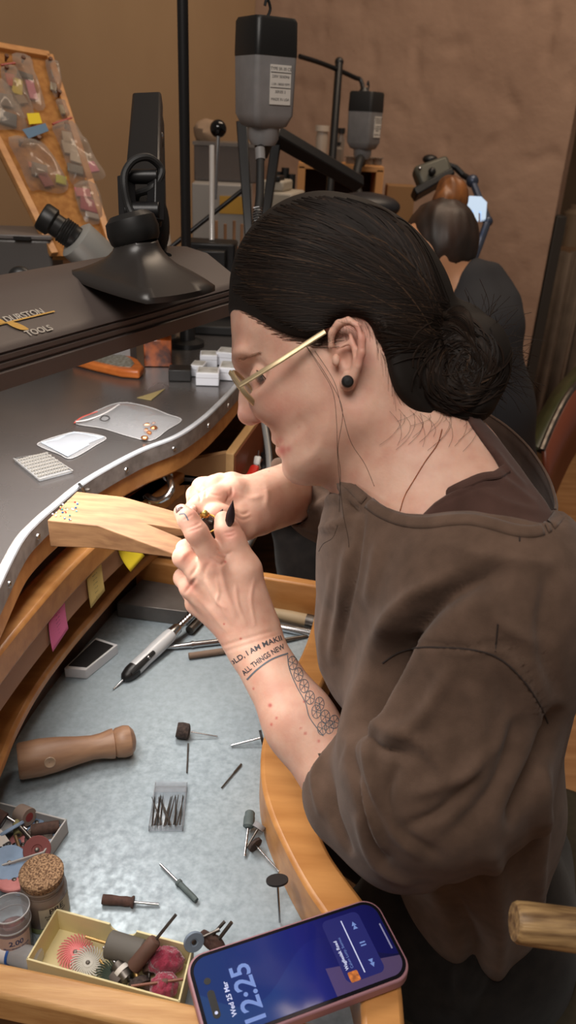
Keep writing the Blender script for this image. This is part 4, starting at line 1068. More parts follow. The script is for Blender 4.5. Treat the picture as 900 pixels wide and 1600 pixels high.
# ------------------------------------------------------------------ eyeglasses
GOLDM = mat('brushed_gold', (206, 184, 146), .36, .65)
gl = thing('eyeglasses', 'thin gold eyeglasses with small lenses resting on the nose of the person at the bench', 'glasses', tuple(cw(388, 605, .67)))
def rim_pts(l0, n=40):
    out = []
    ctr = np.array(C(388, 612, HD-l0)); dv = np.array([.042*.0, 0, 0])
    v = (C(409, 641, HD)-C(367, 583, HD))/2; yaw = .30
    side = np.array([-math.sin(yaw)*.9, math.sin(yaw)*.25, math.cos(yaw)])
    for i in range(n):
        a = 2*PI*i/n; out.append(ctr+v*math.sin(a)*(1 if math.sin(a) > 0 else .95)*1.0+side*.0235*math.cos(a))
    return out, ctr, v, side
LENS = clear('spectacle_lens', (240, 240, 238), .04, .03)
rims = []
for l0 in (.031, -.031):
    P, ctr, v, side = rim_pts(l0)
    nz_ = np.cross(v, side); nz_ /= np.linalg.norm(nz_)
    P = [w3(p) for p in P]; P.append(P[0]); P.append(P[1])
    MB().tube(P, .0012, 8, flat=2.0, up=Vector(w3(nz_))-Vector(w3(np.zeros(3)))).build('rim', GOLDM, gl)
    MB().add(P[:-2], [tuple(range(len(P)-2))]).build('lens', LENS, gl, smooth=0)
    rims.append((ctr, v, side))
MB().tube(catmull([w3(rims[0][0]-rims[0][2]*.021-rims[0][1]*.25), w3(C(374, 594, HD)), w3(rims[1][0]+rims[1][2]*.021-rims[1][1]*.25)], 6), .0012, 8).build('bridge', GOLDM, gl)
for k, sgn in ((0, 1), (1, -1)):
    hinge = rims[k][0]+rims[k][2]*.024*sgn-rims[k][1]*.62
    if k == 0: endp = [C(375, 602, .600), C(440, 562, .596), C(486, 532, .592), C(508, 518, .590), C(540, 505, .600), C(566, 530, .603)]
    else: endp = [C(388, 590, .733), C(450, 560, .742), C(500, 530, .75), C(545, 525, .75), C(566, 560, .75)]
    MB().tube([w3(hinge), w3(endp[0])]+[w3(p) for p in endp[1:4]], .0011, 8, flat=2.1, up=Vector(w3(np.array([0, 1, 0])))-Vector(w3(np.zeros(3)))).build('temple', GOLDM, gl)
    MB().tube([w3(p) for p in endp[3:]], .0017, 8).build('temple_tip', mat('tortoise_tip', (70, 34, 24), .3), gl)
for k, l0 in ((0, .013), (1, -.013)):
    MB().ball(w3(C(402, 606, HD-l0)), (.003, .0022, .0046)).build('nose_pad', mat('amber_pad', (196, 150, 90), .25, .4), gl)
# ------------------------------------------------------------------ ear plug, necklace
ep = thing('ear_plug', 'round matt black plug in the earlobe of the person at the bench', 'earring', tuple(cw(543, 596, .586)))
earz = hit(bh, 543, 596, 0, default=Vector(C(543, 596, .588)))
ez = -earz.z
MB().lathe([(0, .0030), (.0030, .0028), (.0045, .0016), (.0048, 0), (.0044, -.0012), (.0028, -.0018), (.0028, -.008), (0, -.008)], cw(543, 596, ez), R3 @ Vector((.05, -.1, 1)), 24).build('plug_face', BLK, ep)
nk = []
for p in catmull([(690, 672, 0), (683, 695, 0), (664, 722, 0), (646, 752, 0), (633, 775, 0), (626, 798, 0)], 8):
    h = hit(bh, p.x, p.y, .0008)
    if h is not None: nk.append(w3(h))
nm = MB()
for i, p in enumerate(nk):
    nm.ball(p, .0005, n=6, m=4)
    if i: 
        for t in (.33, .66): nm.ball(lerp(nk[i-1], p, t), .0004, n=6, m=4)
nm.tube(nk, .0002, 5)
tag(nm.build('necklace', mat('rose_gold', (190, 120, 84), .35, 1.0)), 'fine rose gold chain round the neck of the person at the bench', 'necklace')
# ------------------------------------------------------------------ ring held in a ring clamp
rcl = thing('ring_clamp', 'dark grey metal ring clamp held between both hands at the tip of the bench pin', 'clamp', tuple(cw(325, 835, .75)))
MB().tube([cw(300, 812, .765), cw(316, 818, .752), cw(340, 862, .762), cw(345, 880, .775)], [.008, .0125, .0125, .010], 20, flat=.8).build('jaws', mat('scuffed_gunmetal', (98, 92, 88), .42, .8, rgb2=(70, 66, 64), nscale=40), rcl, bevel=.001)
MB().tube([cw(318, 812, .748), cw(332, 816, .748)], .0028, 12).build('jaw_lining', mat('scuffed_gunmetal', (0, 0, 0)), rcl)
rg = thing('gold_ring', 'gold ring with a small round stone held in the clamp between the hands', 'ring', tuple(cw(326, 806, .748)))
c_ = cw(325, 818, .744); ringp = [c_+(R3 @ Vector((math.cos(a)*.0088, math.sin(a)*.0085, -math.sin(a)*.003))) for a in [PI*2*i/32 for i in range(34)]]
MB().tube(ringp, .0011, 8).build('band', mat('bright_gold', (200, 156, 84), .28, 1.0), rg)
MB().ball(cw(320, 802, .742), .0033, n=12, m=6).build('stone', mat('yellow_stone', (176, 156, 84), .15, .5), rg)
MB().lathe([(.0045, 0), (.0052, .002), (.0046, .004), (.004, .002)], cw(320, 808, .743), R3 @ Vector((0, 1, .2)), 16, close=True).build('bezel', mat('bright_gold', (0, 0, 0)), rg)
# ================================================================== THINGS IN THE TRAY
FZ = .6905
def gnd(px, py, z=FZ): return Z(px, py, z)
def along(p0, p1, r=0, up=Vector((0, 0, 1))):
    x = (p1-p0).normalized(); return x
# --- flexshaft handpiece
def axial(name, label, cat, pA, pB, parts, group=None, n=24):
    """parts: (part name, material, [(r, t 0..1)]) turned about the line pA-pB; pA the base"""
    L = (pB-pA).length; t = thing(name, label, cat, tuple(pA), None, group)
    x = (pB-pA).normalized(); t.rotation_euler = x.to_track_quat('Z', 'Y').to_euler()
    for pn, m, prof in parts:
        pr = [(r_, h*L) for r_, h in prof]
        if pr[0][0] > 1e-4: pr = [(0, pr[0][1])]+pr
        if pr[-1][0] > 1e-4: pr = pr+[(0, pr[-1][1])]
        MB().lathe(pr, (0, 0, 0), (0, 0, 1), n).build(pn, m, t, world=False)
    return t
GREYH = mat('satin_grey_handle', (205, 207, 210), .35, .1)
hA = gnd(302, 958, .715); hB = gnd(177, 1077, .6915)
hp = axial('handpiece', 'grey and black rotary handpiece with a thin bur lying diagonally in the tray', 'tool', hA, hB, [
    ('barrel', GREYH, [(.0085, .30), (.0095, .34), (.0098, .50), (.0092, .62), (.0098, .74), (.0098, .76)]),
    ('nose_cap', BLK, [(.0100, .755), (.0098, .80), (.0075, .86), (.0040, .885), (.0022, .89)]),
    ('bur', STEEL, [(.0012, .885), (.0011, .95), (.0009, .99), (.0013, 1.0)]),
    ('duplex_spring', STEEL, [(.0045, -.02), (.005, .02), (.0042, .035), (.0052, .05), (.0042, .065), (.0052, .08), (.0042, .095), (.0052, .11), (.0042, .125), (.0052, .14), (.0042, .155), (.0052, .17), (.0044, .19), (.0075, .22), (.0085, .30)])])
u_ = (hB-hA).normalized(); sd_ = R3 @ Vector((.3, .1, 1))
MB().tube([hA+u_*.085+sd_*.009, hA+u_*.115+sd_*.0102, hA+u_*.128+sd_*.0090], [.003, .0042, .002], 10).build('lever_slot', BLK, hp)
MB().ball(hA+u_*.096+sd_*.0105, .0028).build('button', STEEL, hp)
# flexible cable leading from the handpiece under the hands and up behind
cabm = mat('grey_flex_sheath', (112, 110, 108), .4, .6)
cabl = MB().tube(catmull([gnd(303, 957, .716), gnd(330, 925, .722), gnd(365, 890, .76), W(383, 860, .90), W(400, 830, .94), W(418, 790, .99), W(421, 720, 1.04), W(413, 660, 1.08)], 8), .0048, 12)
tag(cabl.build('flex_shaft_cable', cabm), 'grey flexible metal shaft curving up from the handpiece behind the hands', 'cable')
# --- wooden handled tool, left
WALN = mat('turned_walnut', (176, 138, 108), .45, rgb2=(146, 110, 86), nscale=16, stretch=(6, 6, 1), bump=.1, bscale=60)
a = gnd(28, 1190, .712); b = gnd(212, 1155, .708)
wh = axial('file_handle', 'turned brown wooden tool handle with a round end lying in the tray', 'handle', a, b, [
    ('grip', WALN, [(.0175, 0), (.0190, .02), (.0195, .18), (.0180, .32), (.0145, .50), (.0128, .62), (.0135, .70), (.0158, .78), (.0160, .805)]),
    ('end_knob', WALN, [(.0150, .805), (.0138, .812), (.0158, .83), (.0172, .90), (.0160, .95), (.0110, .985), (.004, 1.0)])], n=36)
uu = (b-a).normalized(); cc = a+uu*.031; nn = (R3 @ Vector((0, -.1, 1))); nn = (nn-uu*nn.dot(uu)).normalized()
MB().lathe([(0, .0186), (.0035, .0192), (.0045, .0196), (.0052, .0198), (.006, .0190)], cc, nn, 20).build('rivet', mat('pale_wood_plug', (176, 150, 126), .35), wh)
# --- loose burs and mounted points
def bur(label, p_head, p_tip, zh, zt, head, m, hl, hr, shank=.0012, kind='bur', grp='loose burs on the tray floor', sm=None, prof=None):
    A = gnd(p_head[0], p_head[1], zh); B = gnd(p_tip[0], p_tip[1], zt); L = (B-A).length; f = hl/L
    hp_ = prof or [(hr, 0), (hr, f)]
    return axial(kind, label, head, A, B, [('head', m, hp_), ('shank', sm or STEEL, [(shank, f*.9), (shank, 1)])], grp, 18)
BRUSHM = mat('dark_bristles', (48, 38, 36), .9, rgb2=(76, 62, 56), nscale=300, bump=1, bscale=500, bdist=.001)
RUBM = mat('brown_sanding_roll', (88, 62, 54), .85, rgb2=(66, 46, 40), nscale=120, bump=.6, bscale=200)
GRB = mat('grey_green_rubber', (92, 104, 104), .7, rgb2=(76, 86, 86), nscale=90); DKD = mat('black_disc_rubber', (34, 32, 33), .6)
b1 = bur('dark cup bristle brush with thin shank lying near the middle of the tray', (276, 1140), (340, 1151), .7005, .6925, 'brush', BRUSHM, .018, .0085, .0009, 'bristle_brush', prof=[(.0080, 0), (.0092, .12), (.0088, .28), (.0062, .31), (.003, .33)])
bur('black edged felt brush with a bright thick shank beside the forearm', (411, 1152), (361, 1165), .700, .6925, 'brush', DKD, .003, .0085, .0014, 'disc_brush')
bur('thin dark drill bit lying above the clear bur case', (294, 1162), (292, 1207), .6918, .6918, 'drill bit', STEELD, .012, .0010, .0009, 'drill_bit', sm=STEELD)
bur('thin dark drill bit lying slanted right of the clear bur case', (377, 1194), (346, 1231), .6918, .6918, 'drill bit', STEELD, .014, .0012, .0008, 'drill_bit', sm=STEELD)
bur('grey mandrel with green grey rubber sleeve lying slanted below the bur case', (307, 1407), (251, 1351), .6935, .6925, 'mandrel', GRB, .026, .0026, .0013, 'rubber_mandrel', prof=[(.0022, 0), (.0026, .05), (.0026, .44), (.0034, .46), (.0034, .50), (.002, .52)])
bur('torn brown sanding roll on a bright shank lying above the cream box', (160, 1405), (248, 1413), .6950, .6925, 'sanding roll', RUBM, .0255, .0042, .0012, 'sanding_roll', prof=[(.0042, 0), (.0044, .15), (.0038, .30), (.0043, .42), (.0038, .50), (.0052, .53), (.0050, .56)])
bur('blue grey rubber point standing tilted against the wooden rail', (391, 1268), (382, 1338), .705, .6925, 'mounted point', GRB, .017, .0052, .0013, 'rubber_point', prof=[(.004, 0), (.0050, .03), (.0050, .12), (.0056, .14), (.0054, .34), (.003, .38)])
bur('pale grey felt wheel on a dull shank leaning against the blue grey point', (407, 1288), (385, 1325), .705, .6925, 'felt wheel', mat('grey_felt', (140, 138, 140), .9), .005, .0062, .0012, 'felt_polisher', sm=STEELD)
bur('ragged dark bristle wheel with shiny shank lying against the wooden rail', (397, 1318), (436, 1362), .6985, .6945, 'brush', BRUSHM, .003, .0075, .0010, 'bristle_brush')
bur('flat black disc on a steel mandrel standing by the rail above the phone', (433, 1374), (437, 1441), .728, .6925, 'disc', DKD, .0018, .0098, .0011, 'abrasive_disc')
# --- clear case with drill bits
cs = [gnd(x, y) for x, y in ((232, 1299), (286, 1299), (289, 1229), (238, 1229))]
cx_ = (cs[1]-cs[0]).normalized(); cy_ = (cs[3]-cs[0]); cy_ = (cy_-cx_*cy_.dot(cx_)); clen = cy_.length; cy_.normalize(); cwid = (cs[1]-cs[0]).length
case = thing('drill_bit_case', 'small clear plastic case of fine drill bits open on the tray floor', 'case', tuple(cs[0]), frame(None, cx_, Vector((0, 0, 1))))
def opentray(w, l, h, t=.0012, r_=0):
    m = MB(); m.box((w/2, l/2, t/2), (w, l, t)); m.box((w/2, t/2, h/2), (w, t, h)); m.box((w/2, l-t/2, h/2), (w, t, h)); m.box((t/2, l/2, h/2), (t, l, h)); m.box((w-t/2, l/2, h/2), (t, l, h)); return m
opentray(cwid, clen, .007).build('tray', CLEAR, case, world=False, bevel=.0006)
m = MB().box((cwid/2, clen*.86, .0085), (cwid*.96, clen*.26, .0012)); m.build('hinged_lid', CLEAR, case, world=False, bevel=.0004)
rnd = random.Random(12)
dbit = None
MC = case.matrix_basis
for i in range(15):
    x = .003+(cwid-.006)*(i+rnd.uniform(-.3, .3))/14.5; an = rnd.uniform(-.12, .12) if i not in (5, 9, 10) else .38
    p = MC @ Vector((min(cwid-.003, max(.003, x)), .004, .0025+.0012*(i % 3))); d = MC.to_3x3() @ Vector((math.sin(-an), math.cos(an), 0)); LL = clen*.66
    if dbit is None:
        dbit = axial('fine_drill_bit', 'fine steel drill bit lying in the clear plastic case', 'drill bit', p, p+d*LL, [('shank', STEELD, [(.00075, 0), (.00075, .6)]), ('tip', STEELD, [(.0006, .6), (.0004, .98), (.0001, 1)])], 'drill bits in the clear case', 8)
        dbit['label'] = 'fine steel drill bit, one of the row in the clear plastic case'; cur = dbit
    else:
        cur = copy_tree(dbit); cur.location = p; cur.rotation_euler = d.to_track_quat('Z', 'Y').to_euler()
# --- cardboard boxes: white with polishing wheels, cream with brushes
def boxat(name, label, corners, z0, h, m, t=.0016, notch=False):
    P = [gnd(x, y, z0) for x, y in corners]   # near-left, near-right, far-right, far-left (plan)
    o = thing(name, label, 'box', tuple(sum(P, Vector())/4)); n = 4
    MB().prism([(p.x, p.y) for p in P], z0, z0+t).build('bottom', m, o)
    c = sum(P, Vector())/4
    for i in range(4):
        a = P[i]; b = P[(i+1) % 4]; d = (b-a).normalized(); nrm_ = Vector((-d.y, d.x, 0)); 
        if (c-a).dot(nrm_) < 0: nrm_ = -nrm_
        if notch and i == 2:
            L = (b-a).length; pts = [(0, 0), (L, 0), (L, h)]+[(L*.5+.012*math.cos(t_), h-.009*math.sin(t_)) for t_ in [PI*k/10 for k in range(0, 11)]]+[(0, h)]
            vs = [a+d*x+Vector((0, 0, y)) for x, y in pts]; vs += [v+nrm_*t for v in vs]; k_ = len(pts)
            MB().add(vs, [tuple(range(k_))[::-1], tuple(range(k_, 2*k_))]+[(j, (j+1) % k_, k_+(j+1) % k_, k_+j) for j in range(k_)]).build('wall', m, o, smooth=20)
        else:
            q = [a, b, b+nrm_*t, a+nrm_*t]; MB().prism([(v.x, v.y) for v in q], z0, z0+h).build('wall', m, o, bevel=.0004)
    return o, P
GCARD = mat('grey_white_card', (196, 194, 192), .7, rgb2=(178, 176, 172), nscale=14); CCARD = mat('cream_card', (226, 214, 168), .65, rgb2=(214, 200, 150), nscale=10)
wb, WP = boxat('parts_box', 'shallow white card box full of polishing wheels at the left edge of the tray', [(-60, 1395), (72, 1352), (107, 1300), (-40, 1262)], FZ, .018, GCARD)
cb_, CP = boxat('cream_box', 'cream card box of brushes and polishing points by the front rail', [(46, 1530), (282, 1597), (303, 1508), (92, 1450)], FZ, .026, CCARD, notch=True)
# wheels
BLUEW = mat('pale_blue_rubber', (150, 176, 206), .7, rgb2=(136, 160, 190), nscale=60); PINKW = mat('pink_rubber', (214, 142, 140), .75, rgb2=(196, 122, 120), nscale=60)
GREYW = mat('grey_abrasive', (120, 108, 100), .85, rgb2=(96, 86, 80), nscale=200); BEIGE = mat('beige_paper_roll', (150, 132, 120), .8)
protos = {}
def wheel(key, m, r, th, px, py, z, tilt, yaw, label, group='polishing wheels in the white card box', cat='wheel', name='polishing_wheel'):
    if key not in protos:
        o = thing(name, label, cat, (0, 0, 0), None, group)
        MB().lathe([(.0012, 0), (r*.3, 0), (r*.33, th*.12), (r*.97, th*.05), (r, th*.25), (r, th*.8), (r*.95, th), (r*.4, th*.95), (r*.34, th*.75), (.0012, th*.7)], (0, 0, 0), (0, 0, 1), 32, close=True).build('disc', m, o, world=False)
        MB().lathe([(0, th*.7), (.0022, th*.72), (.0020, th*.9), (.0012, th), (0, th)], (0, 0, 0), (0, 0, 1), 12).build('hub', STEELD, o, world=False)
        protos[key] = o
    else:
        o = copy_tree(protos[key]); o['label'] = label
    o.location = gnd(px, py, z); o.rotation_euler = (tilt*math.cos(yaw), tilt*math.sin(yaw), yaw); return o
bz_ = FZ+.002
wheel('b1', BLUEW, .0165, .0035, 14, 1350, bz_+.012, .35, .5, 'large pale blue polishing wheel lying flat, lowest of the blue wheels in the white box')
wheel('b1', BLUEW, .0165, .0035, 13, 1302, bz_+.012, .9, -1.2, 'large pale blue polishing wheel tilted up on its edge in the white box')
wheel('p1', PINKW, .0150, .0035, 22, 1378, bz_+.008, .25, 1.5, 'pink polishing wheel at the near corner of the white box')
wheel('p1', PINKW, .0150, .0035, 36, 1322, bz_+.003, .12, .2, 'pink polishing wheel lying under the brown points in the white box')
wheel('p1', PINKW, .0150, .0035, 34, 1350, bz_+.001, .1, 2.2, 'pink polishing wheel lying half under the large blue wheel in the white box')
for i, (x, y, tl) in enumerate(((58, 1286, .3), (75, 1312, .15), (86, 1291, .2), (68, 1330, .1), (22, 1322, .4), (33, 1388, .2), (52, 1300, .5))):
    wheel('b2', BLUEW, .0072, .0030, x, y, bz_+.004, tl, i*1.3, ['small blue grey wheel beside the red barrel in the white box', 'small blue grey wheel nearest the right wall of the white box', 'small blue grey wheel behind the brown roll in the white box', 'small blue grey wheel next to the cork jar in the white box', 'small blue grey wheel between the large blue wheels in the white box', 'small blue grey wheel in the near corner below the pink wheel', 'small blue grey wheel under the end of the brown roll in the white box'][i])
wheel('g1', GREYW, .0130, .0045, 60, 1312, bz_+.006, .5, .4, 'dark grey gritty wheel in the middle of the white box')
wheel('r1', mat('dull_red_abrasive', (132, 74, 72), .8), .0125, .003, 58, 1328, bz_+.014, .7, .2, 'dark red abrasive disc leaning on the cork jar')
def roll(px0, py0, z0, px1, py1, z1, r, m, label, name='sanding_roll', grp='points in the white card box', endm=None):
    A = gnd(px0, py0, z0); B = gnd(px1, py1, z1)
    return axial(name, label, 'polishing point', A, B, [('sleeve', m, [(r*.96, 0), (r, .03), (r, .97), (r*.96, 1)]), ('core', endm or STEELD, [(r*.5, -.01), (r*.5, 1.01)])], grp, 20)
roll(30, 1270, bz_+.013, 46, 1277, bz_+.016, .0088, BEIGE, 'short beige barrel with red end in the white box', endm=mat('red_core', (150, 66, 64), .8))
roll(48, 1298, bz_+.013, 92, 1291, bz_+.011, .0058, mat('wrapped_brown_roll', (96, 72, 62), .8, rgb2=(76, 56, 48), nscale=200), 'long brown sanding roll lying on wheels in the white box')
roll(-4, 1268, bz_+.022, 42, 1296, bz_+.012, .0016, STEEL, 'bright steel shank slanting down into the white box', 'steel_shank')
roll(30, 1291, bz_+.02, 58, 1322, bz_+.014, .0022, STEELD, 'dull steel shank leaning over the pink wheels in the white box', 'steel_shank')
roll(24, 1306, bz_+.018, 36, 1342, bz_+.012, .0016, mat('brass_brown', (120, 96, 66), .5, .4), 'thin brown rod lying across the pink wheels in the white box', 'brown_rod')
roll(5, 1285, bz_+.016, -12, 1276, bz_+.02, .009, RUBM, 'brown roll at the far left of the white box')
roll(26, 1284, bz_+.014, 28, 1305, bz_+.012, .004, mat('olive_point', (150, 142, 96), .7), 'short olive point between the blue wheel and the brown roll', 'rubber_point')
pk = thing('paper_packet', 'small white printed paper packet stuck in the white box', 'packet', tuple(gnd(8, 1320, .712)))
q = [gnd(-12, 1290, .718), gnd(2, 1296, .718), gnd(26, 1330, .708), gnd(2, 1345, .706), gnd(-14, 1340, .708)]
MB().add([v for v in q]+[v-Vector((0, 0, .0008)) for v in q], [(0, 1, 2, 3, 4), (9, 8, 7, 6, 5)]+[(i, 5+i, 5+(i+1) % 5, (i+1) % 5) for i in range(5)]).build('packet', LBL, pk, smooth=0)
tm = text_mb('RIP', .009, fontbold=.0006); d1 = (q[3]-q[2]).normalized(); 
xd = (q[2]-q[3]).normalized(); nz_ = (q[1]-q[2]).cross(q[3]-q[2]).normalized(); 
if nz_.z < 0: nz_ = -nz_
yd = nz_.cross(xd); Mx = Matrix(((xd.x, yd.x, nz_.x, 0), (xd.y, yd.y, nz_.y, 0), (xd.z, yd.z, nz_.z, 0), (0, 0, 0, 1))); Mx.translation = lerp(q[2], q[3], .5)+yd*.008+nz_*.0004
xf(tm, Mx).build('print', INK, pk, smooth=0)
# --- cork stoppered jar
jb = gnd(74, 1428, FZ); CORK = mat('granular_cork', (176, 142, 108), .9, rgb2=(96, 68, 48), nscale=620, bump=1.2, bscale=320, bdist=.0015, lo=.40, hi=.60)
jt = gnd(67, 1348, FZ+.052); H = .052; jr = .0195; ja = Vector((-.0, 0.004, 1)).normalized()
jar = thing('cork_jar', 'brown glass jar with a printed label and a crumbly cork standing in the tray', 'jar', tuple(jb))
GLS = mat('dusty_brown_glass', (120, 106, 96), .25, spec=.6, rgb2=(104, 90, 82), nscale=30)
MB().lathe([(0, 0), (jr*.93, 0), (jr, .003), (jr, H*.62), (jr*.98, H*.68), (jr*.88, H*.74), (jr*.9, H*.76), (jr*.86, H*.78), (jr*.9, H*.81), (jr*.88, H*.84), (jr*.93, H*.87), (jr*.90, H*.90), (0, H*.90)], jb, ja, 40).build('glass', GLS, jar)
cm_ = MB(); cm_.lathe([(0, H*.88), (jr*.86, H*.88), (jr*.92, H*.93), (jr*.95, H*1.04), (jr*.86, H*1.075), (jr*.5, H*1.09), (0, H*1.095)], jb, ja, 60); cm_.build('cork', CORK, jar)
MB().lathe([(jr*1.004, .0005), (jr*1.006, .006), (jr*1.0, .0066)], jb, ja, 40).build('green_base', mat('green_glass_base', (128, 136, 92), .3), jar)
def wraplabel(base, ax_, r, h0, h1, a0, a1, m, name, parent):
    x, y, d = ortho(ax_); vs = []; n = 16
    for k in range(n+1):
        a = a0+(a1-a0)*k/n
        for h in (h0, h1): vs.append(base+d*h+x*math.cos(a)*r+y*math.sin(a)*r)
    return MB().add(vs, [(2*k, 2*k+2, 2*k+3, 2*k+1) for k in range(n)]).build(name, m, parent, smooth=80)
def wraptext(base, ax_, r, lines, parent, name, m, acen):
    x, y, d = ortho(ax_); mb = MB()
    for body, size, h, da in lines:
        tm_ = text_mb(body, size, align='CENTER', fontbold=size*.02); vs = []
        for v in tm_.v:
            a = acen+da+v[0]/r; vs.append(base+d*(h+v[1])+x*math.cos(a)*r+y*math.sin(a)*r)
        mb.add(vs, tm_.f)
    return mb.build(name, m, parent, smooth=0)
# angle facing the camera
def facing(base, ax_):
    x, y, d = ortho(ax_); v = Vector((0, 0, CAMZ))-base; return math.atan2(v.dot(y), v.dot(x))
af = facing(jb, ja)
JL = mat('aged_label', (188, 178, 158), .7, rgb2=(172, 160, 140), nscale=40)
wraplabel(jb, ja, jr*1.008, .008, H*.60, af-.35, af+1.3, JL, 'label', jar)
wraptext(jb, ja, jr*1.014, [('PRE', .0085, .0265, .42), ('Polissoir abrasif', .0030, .0215, .36), ('No. 16 600', .0034, .0182, .33), ('Pour surfaces', .0028, .0150, .36), ('et metaux durs', .0028, .0122, .36)], jar, 'print', INK, af)
# --- round clear pot marked 2.00
pb = gnd(24, 1484, FZ); pr_ = .0145; PH = .046; pa = Vector((-.02, .12, 1)).normalized()
pot = thing('clear_pot', 'round clear plastic pot with a price label reading 2.00 beside the cork jar', 'pot', tuple(pb))
MB().lathe([(pr_*.95, .001), (pr_, .004), (pr_, PH*.86), (pr_*.95, PH*.86), (pr_*.95, .006), (0, .005)], pb, pa, 36).build('pot_wall', CLEAR, pot)
MB().lathe([(pr_*1.04, PH*.70), (pr_*1.06, PH*.72), (pr_*1.06, PH*.98), (pr_*1.0, PH), (0, PH*.985)], pb, pa, 36).build('lid', CLEAR, pot)
for hh_ in (PH*.72, PH): MB().lathe([(pr_*1.03, hh_-.0006), (pr_*1.075, hh_-.0006), (pr_*1.075, hh_+.0006), (pr_*1.03, hh_+.0006)], pb, pa, 36, close=True).build('lid_rim', mat('milky_plastic_rim', (190, 190, 192), .25), pot)
MB().lathe([(0, 0), (pr_*1.15, 0), (pr_*1.25, .001), (pr_*1.15, .003), (0, .003)], pb, pa, 36).build('foot_ring', CLEAR, pot)
MB().lathe([(0, .006), (pr_*.9, .006), (pr_*.9, PH*.5), (pr_*.5, PH*.62), (0, PH*.6)], pb, pa, 24).build('contents', mat('dark_red_bits', (92, 62, 60), .8, rgb2=(140, 90, 88), nscale=140, bump=1, bscale=200), pot)
pf = facing(pb, pa); wraplabel(pb, pa, pr_*1.02, .006, PH*.62, pf-.9, pf+1.0, mat('pinkish_label', (200, 172, 160), .7), 'label', pot)
wraptext(pb, pa, pr_*1.03, [('2.00', .0070, .0225, .1), ('Micro-disques abrasifs', .0024, .0175, .1), ('Grain 150 fins E.V.E.', .0024, .0145, .1)], pot, 'print', mat('blue_ink', (44, 58, 104), .7), pf)
x_, y_, d_ = ortho(pa); bc = MB()
for k in range(22):
    a0 = pf-.45+k*.05; w = .022 if k % 3 else .034
    bc.add([pb+d_*h+x_*math.cos(a)*pr_*1.03+y_*math.sin(a)*pr_*1.03 for a, h in ((a0, .007), (a0+w, .007), (a0+w, .0115), (a0, .0115))], [(0, 1, 2, 3)])
bc.build('barcode', INK, pot, smooth=0)
# --- tube lying by the front rail
ta = gnd(-40, 1474, FZ+.0095); tb_ = gnd(62, 1500, FZ+.0095)
axial('small_tube', 'white capped clear tube with a blue stripe lying against the front rail', 'tube', ta, tb_, [
    ('cap', WHITE, [(.0092, 0), (.0092, .55)]), ('stripe', mat('blue_stripe', (40, 90, 170), .4), [(.0094, .55), (.0094, .585)]), ('tube_wall', clear('frosted_tube', (220, 222, 224), .35, .2), [(.0086, .585), (.0086, .97), (.007, 1.0)])])
# --- contents of the cream box
def bristle_disc(px, py, z, r, m, label, tilt=(0, 0, 0)):
    o = thing('bristle_disc', label, 'polishing disc', tuple(gnd(px, py, z)), tilt, 'radial bristle discs in the cream box')
    MB().lathe([(.001, 0), (r*.28, 0), (r*.30, .001), (r*.28, .0022), (.001, .0022)], (0, 0, 0), (0, 0, 1), 24, close=True).build('hub', m, o, world=False)
    MB().lathe([(0, .0022), (.0018, .0024), (.001, .0030), (0, .003)], (0, 0, 0), (0, 0, 1), 12).build('screw', STEELD, o, world=False)
    mb = MB(); nb_ = 30
    for k in range(nb_):
        a = 2*PI*k/nb_; P = []
        for t in (0, .35, .7, 1): rr_ = r*(.27+.73*t); aa = a+.42*t*t; P.append(Vector((rr_*math.cos(aa), rr_*math.sin(aa), .0012)))
        mb.tube(P, [.0009, .0008, .0007, .0005], 5)
    o2_ = mb.build('bristles', m, o, world=False)
    return o
bz2 = FZ+.004
bristle_disc(118, 1489, bz2+.003, .0148, mat('pink_bristle', (214, 120, 120), .6), 'pink radial bristle disc in the cream box', (.15, -.05, .4))
bristle_disc(137, 1506, bz2+.006, .0140, mat('pale_grey_bristle', (190, 186, 176), .6), 'pale grey radial bristle disc overlapping the pink one in the cream box', (.1, .15, 0))
bristle_disc(172, 1530, bz2+.008, .0140, mat('dark_green_bristle', (54, 66, 56), .6), 'dark green radial bristle disc beside the front rail in the cream box', (.5, .3, 1))
def ptool(label, pts, parts, cat='polishing point', name='mounted_point', grp='mounted points in the cream box'):
    A = gnd(*pts[0]); B = gnd(*pts[1]); return axial(name, label, cat, A, B, parts, grp, 22)
GRUB = mat('grey_rubber_cylinder', (98, 94, 88), .7); BRUB = mat('brown_rubber', (98, 70, 58), .7, rgb2=(84, 58, 48), nscale=60); BRASS = mat('dull_brass', (170, 140, 90), .4, .8)
ptool('thick grey rubber cylinder on a brass shank in the cream box', ((222, 1491, bz2+.014), (134, 1464, bz2+.016)), [('cylinder', GRUB, [(.0100, 0), (.0108, .02), (.0108, .58), (.0096, .60)]), ('shank', BRASS, [(.0013, .6), (.0013, 1)])])
ptool('long brown rubber point with its shank sticking up out of the cream box', ((208, 1512, bz2+.016), (275, 1429, bz2+.050)), [('point', BRUB, [(.0058, 0), (.0062, .03), (.0058, .48), (.0050, .52), (.003, .54)]), ('shank', STEELD, [(.0013, .52), (.0013, 1)])])
ptool('steel mandrel with a pale collar lying between the discs and the red felts', ((200, 1530, bz2+.008), (162, 1480, bz2+.014)), [('body', STEELD, [(.0065, 0), (.0070, .3), (.0064, .45), (.003, .5)]), ('collar', LBL, [(.0074, .18), (.0074, .30)]), ('shank', STEEL, [(.0018, .5), (.0018, 1)])])
ptool('small brown ribbed rubber point next to the red felts in the cream box', ((235, 1500, bz2+.010), (232, 1535, bz2+.006)), [('point', BRUB, [(.005, 0), (.0062, .1), (.0054, .2), (.0062, .3), (.0054, .4), (.0060, .5), (.005, .6)]), ('shank', STEELD, [(.0013, .6), (.0013, 1)])])
